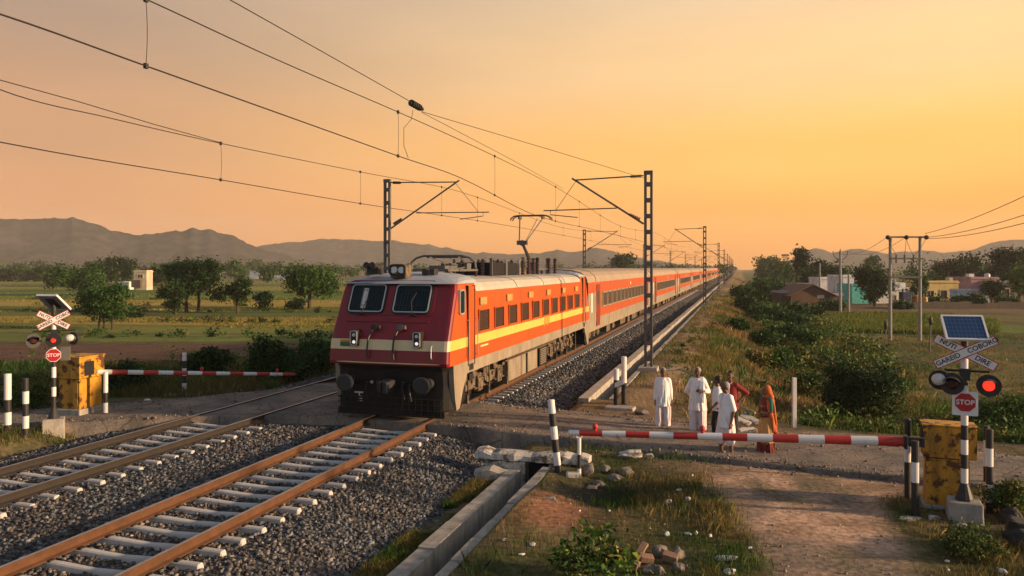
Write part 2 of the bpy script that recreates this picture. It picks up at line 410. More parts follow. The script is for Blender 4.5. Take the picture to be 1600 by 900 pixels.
def gmat():
    m = mat('ground_soil', (0, 0, 0), .95, attr=True, var=.32, scale=1.1, patch=None, bump=.9, bscale=7, spec=.15)
    t = NT(m); b = [n for n in t.n if n.type == 'BSDF_PRINCIPLED'][0]
    # a second, finer mottling of the same colour
    l = b.inputs['Base Color'].links[0]; src = l.from_socket
    tc = [n for n in t.n if n.type == 'TEX_COORD'][0]
    n = t.new('ShaderNodeTexNoise'); n.inputs['Scale'].default_value = 9; n.inputs['Detail'].default_value = 8; t.link(tc.outputs['Object'], n.inputs['Vector'])
    r = t.new('ShaderNodeMapRange'); t.link(n.outputs[0], r.inputs[0])
    for i, q in enumerate((.3, .7, .55, 1.4)): r.inputs[i+1].default_value = q
    cc = t.new('ShaderNodeCombineColor')
    for i in range(3): t.link(r.outputs[0], cc.inputs[i])
    x = t.new('ShaderNodeMix'); x.data_type = 'RGBA'; x.blend_type = 'MULTIPLY'; x.inputs[0].default_value = 1
    t.link(src, x.inputs[6]); t.link(cc.outputs[0], x.inputs[7]); t.link(x.outputs[2], b.inputs['Base Color'])
    return m
M['ground'] = gmat()
ni, nj = SS.shape
idx = np.arange(ni*nj).reshape(ni, nj)
FQ = np.stack([idx[:-1, :-1], idx[:-1, 1:], idx[1:, 1:], idx[1:, :-1]], -1).reshape(-1, 4)
gcol = ground_colour(GX, GY, SS, LL)
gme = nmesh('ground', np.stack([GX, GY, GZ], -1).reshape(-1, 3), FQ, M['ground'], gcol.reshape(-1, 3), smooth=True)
tag(link('ground', gme), kind='structure')
# ------------------------------------------------------------------ ballast bed
bp = [(-17.0, -.34), (-16.2, -.14), (-15.3, -.07), (-14.95, -.06), (-14.4, -.055), (-12.8, -.055), (-12.25, -.05), (-11.9, -.05), (-11.2, -.07), (-10.5, -.04), (-10.15, -.07), (-9.6, -.065), (-8.0, -.065), (-7.45, -.07), (-7.1, -.08), (-6.7, -.13), (-6.0, -.26), (-5.3, -.4)]
bs = np.concatenate([np.arange(-2, 40, .3), np.geomspace(40, 1000, 60)]); bL = np.interp(np.linspace(0, 1, 90), np.linspace(0, 1, len(bp)), [p[0] for p in bp])
BS, BL = np.meshgrid(bs, bL, indexing='ij')
def ballast_h(s, L): return np.interp(L, [p[0] for p in bp], [p[1] for p in bp]) + .035*(fbm(np.asarray(s)*1.3, np.asarray(L)*1.3, 5)-.5)
BZ = ballast_h(BS, BL)
BX = ST*BS+CT*BL; BY = CT*BS-ST*BL
def ballast_mat():
    m = bpy.data.materials.new('crushed_stone_bed'); m.use_nodes = True; t = NT(m); b = t.n['Principled BSDF']
    tc = t.new('ShaderNodeTexCoord')
    v = t.new('ShaderNodeTexVoronoi'); v.inputs['Scale'].default_value = 13; t.link(tc.outputs['Object'], v.inputs['Vector'])
    cr = t.new('ShaderNodeValToRGB'); e = cr.color_ramp.elements
    e[0].color = (.022, .022, .023, 1); e[1].color = (.16, .145, .13, 1); x = e.new(.6); x.color = (.06, .057, .055, 1)
    sp = t.new('ShaderNodeSeparateColor'); t.link(v.outputs['Color'], sp.inputs[0]); t.link(sp.outputs[0], cr.inputs[0]); t.link(cr.outputs[0], b.inputs['Base Color'])
    bp_ = t.new('ShaderNodeBump'); bp_.inputs['Strength'].default_value = 1; bp_.inputs['Distance'].default_value = .05; bp_.invert = True
    t.link(v.outputs['Distance'], bp_.inputs['Height']); t.link(bp_.outputs[0], b.inputs['Normal']); b.inputs['Roughness'].default_value = .9
    return m
M['bed'] = ballast_mat()
ni, nj = BS.shape; idx = np.arange(ni*nj).reshape(ni, nj)
FB = np.stack([idx[:-1, :-1], idx[:-1, 1:], idx[1:, 1:], idx[1:, :-1]], -1).reshape(-1, 4)
tag(link('ballast_bed', nmesh('ballast_bed', np.stack([BX, BY, BZ], -1).reshape(-1, 3), FB, M['bed'], smooth=True)), kind='structure')
def stones(name, s, L, z, size, seed, tint=None):
    r = np.random.default_rng(seed); n = len(s)
    oc = np.array([(1, 0, 0), (-1, 0, 0), (0, 1, 0), (0, -1, 0), (0, 0, 1), (0, 0, -1)], float)
    # a squashed, skewed 8-cornered block
    cu = np.array([(a, b, c) for c in (-1, 1) for b in (-1, 1) for a in (-1, 1)], float)*.62
    fc = np.array([(0, 2, 3, 1), (4, 5, 7, 6), (0, 1, 5, 4), (1, 3, 7, 5), (3, 2, 6, 7), (2, 0, 4, 6)])
    P = cu[None]*(1+r.uniform(-.45, .45, (n, 8, 3)))*r.uniform(.6, 1.25, (n, 1, 3))*np.asarray(size)[:, None, None]
    a = r.uniform(0, 2*PI, n); b = r.uniform(-.8, .8, n); ca, sa, cb, sb = np.cos(a), np.sin(a), np.cos(b), np.sin(b)
    x, y, zz = P[..., 0], P[..., 1], P[..., 2]
    y2 = y*cb[:, None]-zz*sb[:, None]; z2 = y*sb[:, None]+zz*cb[:, None]
    x3 = x*ca[:, None]-y2*sa[:, None]; y3 = x*sa[:, None]+y2*ca[:, None]
    X = ST*s+CT*L; Y = CT*s-ST*L
    V = np.stack([x3+X[:, None], y3+Y[:, None], z2+np.asarray(z)[:, None]], -1).reshape(-1, 3)
    Fa = (fc[None]+8*np.arange(n)[:, None, None]).reshape(-1, 4)
    g = r.gamma(2.6, .031, n).clip(.014, .3); warm = (vnoise(X*.7, Y*.7, 88) > .5)*r.uniform(0, .5, n) + r.uniform(.1, .8, n)*np.exp(-((np.abs(np.abs(L+11.2)-2.4)-.0)/1.1)**2)*(r.random(n) < .6)
    C = np.stack([g*(.94+.6*warm), g*(1+.12*warm), g*(1.05-.25*warm)+.004], -1)
    if tint is not None: C = np.array(tint)*r.uniform(.5, 1.5, (n, 1))
    return link(name, nmesh(name, V, Fa, M['stone'], np.repeat(C, 8, 0)))
def not_road(x, y): return (road_near(x) - .25 > y) | (y > road_far(x)+.25)
RN = [(-60, 20.2), (-22, 20.0), (-15, 20.1), (-9, 21.0), (-7, 21.3), (-4.6, 21.0), (-3.2, 20.5), (-1.32, 19.75), (5, 16.75), (12, 13.3), (30, 4.5)]
RF = [(-60, 22.6), (-22, 22.2), (-15, 22.4), (-8.6, 25.4), (-6.6, 27.4), (-4.6, 26.8), (-3, 25.2), (0, 22.9), (3.6, 21.5), (11.4, 17.2), (30, 8.0)]
def road_near(x): return np.interp(x, [p[0] for p in RN], [p[1] for p in RN])
def road_far(x): return np.interp(x, [p[0] for p in RF], [p[1] for p in RF])
n = 56000
s = RNG.uniform(4, 30, n); L = RNG.uniform(-16.9, -5.0, n); x = ST*s+CT*L; y = CT*s-ST*L
ok = not_road(x, y) & (x/y > -.75)
s, L = s[ok], L[ok]; sz = RNG.uniform(.022, .05, len(s))
tag(stones('ballast_stones', s, L, ballast_h(s, L)+.006, sz, 5), kind='stuff')
n = 15000
s = 24+76*RNG.random(n)**1.7; L = RNG.uniform(-7.6, -5.0, n); x = ST*s+CT*L; y = CT*s-ST*L; ok = not_road(x, y); s, L = s[ok], L[ok]
tag(stones('far_ballast_stones', s, L, ballast_h(s, L)+.015, RNG.uniform(.03, .07, len(s)), 6), kind='stuff')
# ------------------------------------------------------------------ level-crossing road
def road_z(L):
    return np.interp(L, [-60, -22, -17.0, -16, -6.4, -5.2, -2.6, 40], [.03, .04, .11, .165, .165, .15, .05, .03])
xs = np.concatenate([np.linspace(-60, -16, 20), np.linspace(-15.4, 12, 120), np.linspace(13, 30, 16)])
rows = 12; V = []
for i, xx in enumerate(xs):
    a, b = float(road_near(xx)), float(road_far(xx))
    a += .35*(float(fbm(xx*.9, 3.3, 5))-.5); b += .5*(float(fbm(xx*.7, 8.3, 6))-.5)
    for j in range(rows+3):
        if j == 0: V.append((xx, a-.05, -.4)); continue
        if j == rows+2: V.append((xx, b+.05, -.4)); continue
        yy = a+(b-a)*(j-1)/rows; s_, L_ = SL(xx, yy)
        z = float(road_z(L_)) + .03*(float(fbm(xx*.6, yy*.6, 12))-.5)*(1 if not (-15.5 < L_ < -6.8) else 0)
        V.append((xx, yy, z))
w = rows+3; idx = np.arange(len(xs)*w).reshape(len(xs), w)
FR = np.stack([idx[:-1, :-1], idx[1:, :-1], idx[1:, 1:], idx[:-1, 1:]], -1).reshape(-1, 4)
tag(link('road', nmesh('road', np.array(V), FR, M['asphalt'], smooth=False)), kind='structure')
def road_detail():
    m = M['asphalt']; t = NT(m); b = [n for n in t.n if n.type == 'BSDF_PRINCIPLED'][0]; tc = [n for n in t.n if n.type == 'TEX_COORD'][0]
    src = b.inputs['Base Color'].links[0].from_socket
    def mul(src, fac):
        cc = t.new('ShaderNodeCombineColor')
        for i in range(3): t.link(fac, cc.inputs[i])
        x = t.new('ShaderNodeMix'); x.data_type = 'RGBA'; x.blend_type = 'MULTIPLY'; x.inputs[0].default_value = 1; t.link(src, x.inputs[6]); t.link(cc.outputs[0], x.inputs[7]); return x.outputs[2]
    n = t.new('ShaderNodeTexNoise'); n.inputs['Scale'].default_value = 22; n.inputs['Detail'].default_value = 8; n.inputs['Roughness'].default_value = .75; t.link(tc.outputs['Object'], n.inputs['Vector'])
    r = t.new('ShaderNodeMapRange'); t.link(n.outputs[0], r.inputs[0])
    for i, q in enumerate((.32, .68, .5, 1.5)): r.inputs[i+1].default_value = q
    # cracks where the old surface has broken
    n2 = t.new('ShaderNodeTexNoise'); n2.inputs['Scale'].default_value = 3; t.link(tc.outputs['Object'], n2.inputs['Vector'])
    mv = t.new('ShaderNodeMix'); mv.data_type = 'RGBA'; mv.inputs[0].default_value = .12; t.link(tc.outputs['Object'], mv.inputs[6]); t.link(n2.outputs['Color'], mv.inputs[7])
    v = t.new('ShaderNodeTexVoronoi'); v.feature = 'DISTANCE_TO_EDGE'; v.inputs['Scale'].default_value = 1.1; t.link(mv.outputs[2], v.inputs['Vector'])
    c = t.new('ShaderNodeMapRange'); t.link(v.outputs['Distance'], c.inputs[0])
    for i, q in enumerate((.0, .03, .45, 1)): c.inputs[i+1].default_value = q
    t.link(mul(mul(src, r.outputs[0]), c.outputs[0]), b.inputs['Base Color'])
road_detail()
n = 5200; xg = RNG.uniform(-16, 13, n); near = RNG.random(n) < .55; off = RNG.normal(0, .28, n); yg = np.where(near, road_near(xg)+off+.1, road_far(xg)+off-.1)
k = RNG.random(n) < .25; yg = np.where(k, road_near(xg)+(road_far(xg)-road_near(xg))*RNG.random(n), yg)
sg_, Lg_ = SL(xg, yg); kk = (np.abs(Lg_-LN) > 1.1) & (np.abs(Lg_-LF) > 1.1); sg_, Lg_, xg, yg = sg_[kk], Lg_[kk], xg[kk], yg[kk]
inr = (yg > road_near(xg)) & (yg < road_far(xg)); zb = np.where(Lg_ < -5.2, ballast_h(sg_, Lg_), ground_h(sg_, Lg_))
tag(stones('road_gravel', sg_, Lg_, np.where(inr, road_z(Lg_), zb)+.008, RNG.gamma(2.2, .0075, len(sg_)).clip(.006, .05), 19, (.15, .125, .105)), kind='stuff')
# ------------------------------------------------------------------ railway tracks
def rail_profile():
    return [(-.07, 0), (.07, 0), (.07, .012), (.012, .035), (.01, .115), (.036, .128), (.037, .163), (.03, .17), (-.03, .17), (-.037, .163), (-.036, .128), (-.01, .115), (-.012, .035), (-.07, .012)]
def make_track(L, label, lo, hi, rusts):
    t = trk_thing('railway_track', label, 'railway track', 0, L, 0)
    pr = rail_profile()
    for sx, rm in zip((-.875, .875), rusts):
        mb = MB(); cuts = [0, 60, 200, 700]
        for a, b in zip(cuts[:-1], cuts[1:]):
            vs = [(sx+p[0], yy, .03+p[1]) for yy in (a, b) for p in pr]; nn = len(pr)
            for i in range(nn): mb.add([vs[i], vs[(i+1) % nn], vs[nn+(i+1) % nn], vs[nn+i]], [(0, 1, 2, 3)], 1 if i in (7,) else 0)
        mb.build('rail', [M[rm], M['railtop']], t)
    # one concrete sleeper, dipped in the middle; the clips belong to it
    def sleeper_mb():
        k = MB(); xs_ = [-1.36, -1.34, -.9, -.6, 0, .6, .9, 1.34, 1.36]; zt = [.0, .025, .03, .028, .004, .028, .03, .025, .0]; hw = [.05, .062, .062, .062, .058, .062, .062, .062, .05]
        rg = [[(x, -h-.03, -.17), (x, -h, z-.02), (x, -h+.02, z), (x, h-.02, z), (x, h, z-.02), (x, h+.03, -.17)] for x, z, h in zip(xs_, zt, hw)]
        k.loft(rg)
        return k
    def pad_mb():
        c = MB(); c.cbox((0, 0, .032), (.25, .1, .03)); return c
    me = sleeper_mb().mesh('sleeper', M['sleeper']); ce = pad_mb().mesh('rail_pad', M['rustdark'])
    r = random.Random(int(-L*10)); st = .53
    yy = lo; k = 0
    while k < 100:
        x_, y_ = TR(yy, L).x, TR(yy, L).y
        if float(road_near(x_))-.1 < y_ < float(road_far(x_))+.1: yy += st; continue
        o = link('sleeper', me, t, (r.uniform(-.02, .02), yy, r.uniform(-.006, .0))); o.rotation_euler = (0, 0, r.uniform(-.012, .012))
        link('rail_pad', ce, o, (-.875, 0, 0)); link('rail_pad', ce, o, (.875, 0, 0)); yy += st; k += 1
    far = MB()
    while yy < 150:
        old = far.M; far.M = Matrix.Translation((0, yy, 0)); s_ = sleeper_mb(); far.add(s_.v, s_.f); far.M = old; yy += st
    tag(far.build('far_sleepers', M['sleeper'], t), kind='stuff')
    return t
make_track(LN, 'near railway track with orange rusted rails under the locomotive', 5.0, 60, ('rust', 'rust'))
make_track(LF, 'empty far railway track with dark rails left of the train', 7.0, 60, ('rustdark', 'rustdark'))
# ------------------------------------------------------------------ drains and culvert
def wall_run(mb, s0, s1, l0, l1, z0, z1, step, seed):
    r = random.Random(seed); a = s0
    while a < s1:
        b = min(a+step*r.uniform(.8, 1.2), s1); dz = r.uniform(-.02, .02); dl = r.uniform(-.012, .012)
        p = [(l0+dl, a+.004), (l1+dl, a+.004), (l1+dl, b-.004), (l0+dl, b-.004)]
        vs = [tuple(TR(y, x, z)) for z in (z0, z1+dz) for x, y in p]
        mb.add(vs, [(0, 3, 2, 1), (4, 5, 6, 7), (0, 1, 5, 4), (1, 2, 6, 5), (2, 3, 7, 6), (3, 0, 4, 7)]); a = b
d = thing('concrete_drain', 'open concrete drain channel running along the ballast in the foreground', 'drain', TR(10, -4.4, -1)); inv = Matrix.Translation(-d.location)
mb = MB(); mb.M = inv; wall_run(mb, 2.5, 16.25, -4.92, -4.63, -1.1, -.17, 1.25, 1); mb.build('channel_wall', M['concrete'], d, bevel=.012)
mb = MB(); mb.M = inv; wall_run(mb, 2.5, 16.1, -4.12, -3.9, -1.1, -.05, 1.0, 2); mb.build('channel_wall', M['concrete'], d, bevel=.012)
d = thing('concrete_drain', 'long concrete drain beside the ballast beyond the road, passing the tall right mast', 'drain', TR(25, -4.4, -.6)); inv = Matrix.Translation(-d.location)
mb = MB(); mb.M = inv; wall_run(mb, 24.0, 240, -4.95, -4.6, -.9, .12, 2.4, 3); mb.build('channel_wall', M['concrete'], d, bevel=.012)
mb = MB(); mb.M = inv; wall_run(mb, 24.8, 240, -4.1, -3.9, -.9, .02, 2.0, 4); mb.build('channel_wall', M['concrete'], d, bevel=.012)
# culvert: broken whitewashed headwall under the road edge with a dark mouth
hd = Vector((.95, -.25, 0)).normalized(); hn = Vector((-hd.y, hd.x, 0))
hc = at(830, 725, 16.95); hc.z = 0
cv = thing('culvert', 'broken whitewashed concrete culvert with dark mouth where the drain meets the road', 'culvert', hc); 
def hp(a, b, z): return hd*a+hn*b+Vector((0, 0, z))
def rough_block(mb, a0, a1, b0, b1, z0, z1, seed, n=8, amp=.06):
    r = random.Random(seed); rings = []
    for i in range(n+1):
        a = a0+(a1-a0)*i/n; t0 = z1+r.uniform(-amp, amp*.4); bb = b0+r.uniform(-amp, amp)*.6
        rings.append([hp(a, bb, z0), hp(a, b1, z0), hp(a, b1, t0+r.uniform(-.02, .02)), hp(a, b0+.5*(b1-b0), t0+.02), hp(a, bb+.02, t0-.03)])
    mb.loft(rings)
mb = MB(); rough_block(mb, -1.28, 1.3, -.12, .35, .0, .165, 5, 14, .05); mb.build('slab', M['whitewash'], cv)
mb = MB(); rough_block(mb, -1.05, -.12, -.1, .3, -1.1, .0, 6, 6, .05); mb.build('wing_wall', M['whitewash'], cv)
mb = MB(); rough_block(mb, .42, 1.05, -.1, .3, -1.1, .0, 7, 5, .06); mb.build('wing_wall', M['whitewash'], cv)
mb = MB(); rough_block(mb, -1.2, -.25, -.5, -.1, -.7, -.14, 8, 5, .08); mb.build('apron', M['concrete'], cv)
mb = MB(); 
for a in (-.1, .4): mb.box(0, 0.001, 0, .001, 0, .001) if False else None
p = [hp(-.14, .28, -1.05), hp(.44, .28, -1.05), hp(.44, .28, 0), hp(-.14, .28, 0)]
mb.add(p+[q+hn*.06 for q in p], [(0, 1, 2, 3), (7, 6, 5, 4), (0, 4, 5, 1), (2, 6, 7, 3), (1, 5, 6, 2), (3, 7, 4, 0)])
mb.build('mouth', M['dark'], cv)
# ------------------------------------------------------------------ locomotive
LT_ = -8.98
M['bufferblack'] = mat('buffer_black', (.022, .022, .024), .6, var=.3)
loco = trk_thing('locomotive', 'maroon and orange electric locomotive with cream stripe and raised pantograph heading the train', 'locomotive', 18.45, LT_, RT)
LEN = 19.5; XW = 1.73
def rring(mb, cx, cy, w, h, t, r, z0, z1, mi=None, n=5):
    """rounded-rectangle ring in the local xy plane, z0..z1 thick"""
    def loop(a, b, rr):
        p = []
        for qx, qy, st in ((1, 1, 0), (-1, 1, 90), (-1, -1, 180), (1, -1, 270)):
            for i in range(n+1):
                th = R(st+90*i/n); p.append((cx+qx*(a/2-rr)+rr*math.cos(th), cy+qy*(b/2-rr)+rr*math.sin(th)))
        return p
    o = loop(w, h, r); i = loop(w-2*t, h-2*t, max(r-t, .01)); k = len(o)
    vs = [(*p, z0) for p in o]+[(*p, z1) for p in o]+[(*p, z1) for p in i]+[(*p, z0) for p in i]
    fs = []
    for a in range(k):
        b = (a+1) % k
        for q in range(3): fs.append((q*k+a, q*k+b, (q+1)*k+b, (q+1)*k+a))
    mb.add(vs, fs, mi); return i
def rplate(mb, cx, cy, w, h, r, z0, z1, mi=None, n=5):
    p = []
    for qx, qy, st in ((1, 1, 0), (-1, 1, 90), (-1, -1, 180), (1, -1, 270)):
        for i in range(n+1):
            th = R(st+90*i/n); p.append((cx+qx*(w/2-r)+r*math.cos(th), cy+qy*(h/2-r)+r*math.sin(th)))
    mb.prism(p, lambda q, t: (q[0], q[1], t), z0, z1, mi)
def basis(o, ex, ey):
    ex = Vector(ex).normalized(); ey = Vector(ey).normalized(); ez = ex.cross(ey)
    m = Matrix.Identity(4)
    for i in range(3): m[i][0] = ex[i]; m[i][1] = ey[i]; m[i][2] = ez[i]; m[i][3] = o[i]
    return m
def yf(z): return float(np.interp(z, [1.45, 1.58, 1.9, 2.17, 3.70], [.05, 0, .03, .09, .82]))
def hw_(z): return float(np.interp(z, [1.45, 2.17, 3.42, 3.70], [1.62, 1.62, 1.585, 1.55]))
def outline(z, y0=None, y1=None):
    h = hw_(z); f = yf(z)
    fr = [(h, f+.13), (h-.012, f+.06), (h-.045, f+.015), (h-.12, f+.003), (0, f), (-h+.12, f+.003), (-h+.045, f+.015), (-h+.012, f+.06), (-h, f+.13)]
    re = [(-x, LEN-y) for x, y in fr]
    return [(x, y, z) for x, y in fr] + [(x, y, z) for x, y in re]
mb = MB(); zr = [1.5, 1.58, 1.9, 2.17, 3.42]
for a, b in zip(zr[:-1], zr[1:]):
    A, B = outline(a), outline(b); n = len(A)
    for i in range(n):
        side = i in (8, 17)
        st = (a == 1.9)
        mb.add([A[i], A[(i+1) % n], B[(i+1) % n], B[i]], [(0, 1, 2, 3)], (3 if st else 2) if side else (1 if st else 0))
mb.add(outline(1.5), [tuple(range(18))[::-1]], 0); mb.add(outline(3.42), [tuple(range(18))], 2)
for rear in (0, 1):
    rings = []
    for z in (3.421, 3.70):
        h = hw_(z); f = yf(z)
        o = [(h, 2.25), (h, f+.13), (h-.012, f+.06), (h-.045, f+.015), (h-.12, f+.003), (0, f), (-h+.12, f+.003), (-h+.045, f+.015), (-h+.012, f+.06), (-h, f+.13), (-h, 2.25)]
        rings.append([(x if not rear else -x, y if not rear else LEN-y, z) for x, y in o])
    A, B = rings; n = len(A)
    for i in range(n): mb.add([A[i], A[(i+1) % n], B[(i+1) % n], B[i]], [(0, 1, 2, 3)], 2 if i in (0, 9, 10) else 0)
    mb.add(B, [tuple(range(n))], 0)
body = mb.build('body', [M['maroon'], M['cream'], M['orange'], M['sideyellow']], loco)
# lip under the front and along the side
mb = MB(); mb.tube([(-1.5, .03, 1.565), (-.8, -.015, 1.56), (.8, -.015, 1.56), (1.5, .03, 1.565)], .016, 6); mb.build('lower_lip', M['cream'], loco)
# roofs
def roof_ring(y, pts, sc_=1, dz=0): return [(x*sc_, y, z+dz) for x, z in pts]
half = [(1.6, 3.422), (1.575, 3.53), (1.48, 3.66), (1.3, 3.745), (.9, 3.8), (0, 3.83)]
full = half + [(-x, z) for x, z in half[-2::-1]]
mb = MB(); mb.loft([roof_ring(2.252, full), roof_ring(LEN-2.252, full)])
rf = mb.build('roof', M['roof'], loco, smooth=False)
mb = MB()
for y in (6.5, 10.2, 13.9):
    mb.loft([[(x*1.004, yy, z+.006) for x, z in full] for yy in (y-.02, y+.02)])
mb.build('roof_joint', M['rustdark'], rf)
cabp = [(1.6, 3.66), (1.555, 3.76), (1.4, 3.85), (1.1, 3.915), (.6, 3.96), (0, 3.98)]
cabf = cabp + [(-x, z) for x, z in cabp[-2::-1]]
for rear in (0, 1):
    mb = MB(); rings = []
    for y, k, e in ((.66, .0, .97), (.72, .12, .985), (.95, .45, .995), (1.4, .82, 1), (2.0, 1, 1), (2.3, 1, 1), (2.42, .55, .99)):
        rings.append([(x*e, y if not rear else LEN-y, 3.655 + (z-3.655)*k) for x, z in cabf])
    mb.loft(rings); mb.build('cab_roof', M['cabroof'], loco, smooth=False)
# windscreen group on the sloping front
FM = basis((0, .09, 2.17), (1, 0, 0), (0, .73, 1.53))
def fh(z): return (z-2.17)/1.53*math.hypot(.73, 1.53)
mb = MB(); mb.M = FM; rplate(mb, -.16, fh(3.27), 2.46, fh(3.67)-fh(2.86)+.14, .14, .004, .02); mb.build('windscreen_surround', M['maroon'], loco)
mb = MB(); mb.M = FM; rplate(mb, -.16, fh(3.64), 2.48, .13, .05, .021, .04); mb.build('visor', M['rubber'], loco)
for cx, first in ((-.79, True), (.46, False)):
    mb = MB(); mb.M = FM; cy = (fh(3.6)+fh(2.87))/2; hh = fh(3.6)-fh(2.87)
    rring(mb, cx, cy, 1.06, hh+.1, .075, .15, .0215, .045); sur = mb.build('windscreen_rubber', M['rubber'], loco)
    mb = MB(); mb.M = FM; rplate(mb, cx, cy, .95, hh, .09, .0218, .03); g = mb.build('windscreen', M['glass'], loco)
    mb = MB(); mb.M = FM; rring(mb, cx, cy, .97, hh+.01, .028, .1, .05, .07); mb.build('window_frame', M['alu'], g)
    mb = MB(); mb.M = FM
    for i in range(1, 11): mb.box(cx-.49+i*.089-.003, cx-.49+i*.089+.003, cy-hh/2+.02, cy+hh/2-.02, .047, .055)
    for j in (.24, .8): mb.box(cx-.47, cx+.47, cy-hh/2+hh*j-.006, cy-hh/2+hh*j+.006, .055, .062)
    mb.build('window_grille', M['rubber'], g)
    mb = MB(); mb.M = FM; sg = -1 if not first else 1
    mb.tube([(cx-.08*sg, cy-hh/2-.06, .07), (cx+.0*sg, cy-.1, .085), (cx+.28*sg if first else cx+.1, cy+.18, .08)], .012, 5); mb.cbox((cx-.08*sg, cy-hh/2-.07, .06), (.16, .05, .06)); mb.build('wiper', M['rubber'], g)
    if first:
        mb = MB(); mb.M = FM; mb.box(cx-.16, cx-.02, cy-hh*.36, cy+hh*.38, .031, .035); mb.build('painted_reflection', M['litter'], g)  # white strip over the glass, painting in a reflection of bright sky
mb = MB(); mb.M = FM; mb.box(-1.25, 1.0, fh(2.62), fh(2.65), .0, .03); mb.build('grab_rail', M['maroon'], loco)
# marker lamps, flag, jumpers
for x in (-.88, .82):
    mb = MB(); y = yf(2.17); mb.box(x-.1, x+.1, y-.14, y+.1, 1.99, 2.42); ml = mb.build('marker_lamp', M['rubber'], loco, bevel=.02)
    mb = MB(); rring(mb, 0, 0, .19, .4, .02, .05, 0, .03); ob = mb.build('lamp_bezel', M['alu'], ml); ob.matrix_basis = basis((x, y-.141, 2.205), (1, 0, 0), (0, 0, 1))
    for z, m_, rr in ((2.1, 'lit', .045), (2.29, 'lens', .05)):
        mb = MB(); mb.tube([(x, y-.14, z), (x, y-.165, z)], [rr, rr*.8], 14); mb.build('lamp_lens', M[m_], ml)
mb = MB(); mb.box(-1.3, -1.03, .02, .1, 1.98, 2.08, 0); mb.box(-1.3, -1.03, .04, .12, 2.081, 2.14, 1); mb.M = None
fl = mb.build('painted_flag', [M['green'], M['saffron']], loco); fl.location = (0, .0, 0)
for x, dx in ((-.4, -.08), (.3, -.08)):
    mb = MB(); y = yf(2.4)
    mb.tube([(x, y+.02, 2.5), (x, y-.1, 2.5)], [.05, .09], 10); mb.cbox((x+.06, y-.03, 2.5), (.16, .1, .1))
    mb.build('jumper_socket', M['black'] if x < 0 else M['steel'], loco, bevel=.01)
    mb = MB(); mb.tube([(x-.05, y-.05, 2.46), (x+dx-.02, .03-.05, 2.2), (x+dx-.03, -.07, 1.9), (x+dx-.01, -.06, 1.66)], .026, 6); mb.build('jumper_hose', M['black'], loco)
for x in (1.2, ):
    mb = MB(); mb.tube([(x, .0, 2.05), (x, -.06, 2.0), (x, -.06, 1.74), (x, 0, 1.7)], .014, 6); mb.build('handrail', M['alu'], loco)
# headlight and roof-front clutter
hl = MB(); hl.box(-.27, .19, .78, 1.2, 3.80, 4.18); hlo = hl.build('headlight', M['dusty'], loco, bevel=.06)
mb = MB(); mb.M = basis((-.04, .779, 4.03), (1, 0, 0), (0, 0, 1)); rring(mb, 0, 0, .45, .33, .05, .1, 0, .05); mb.build('headlight_bezel', M['rubber'], hlo)
for x in (-.15, .07):
    mb = MB(); mb.tube([(x, .775, 4.03), (x, .745, 4.03)], [.1, .085], 16); mb.build('headlight_lens', M['lens'], hlo)
mb = MB(); mb.box(-1.0, -.68, .95, 1.3, 3.9, 4.12); mb.tube([(-.95, 1.1, 4.1), (-.95, .8, 4.17)], [.04, .09], 10); mb.tube([(-.76, 1.1, 4.1), (-.76, .75, 4.17)], [.04, .09], 10); mb.build('horn', M['black'], loco)
for x in (.5, .72):
    mb = MB(); mb.cbox((x, 1.4, 3.98), (.12, .3, .16)); mb.build('roof_bracket', M['black'], loco)
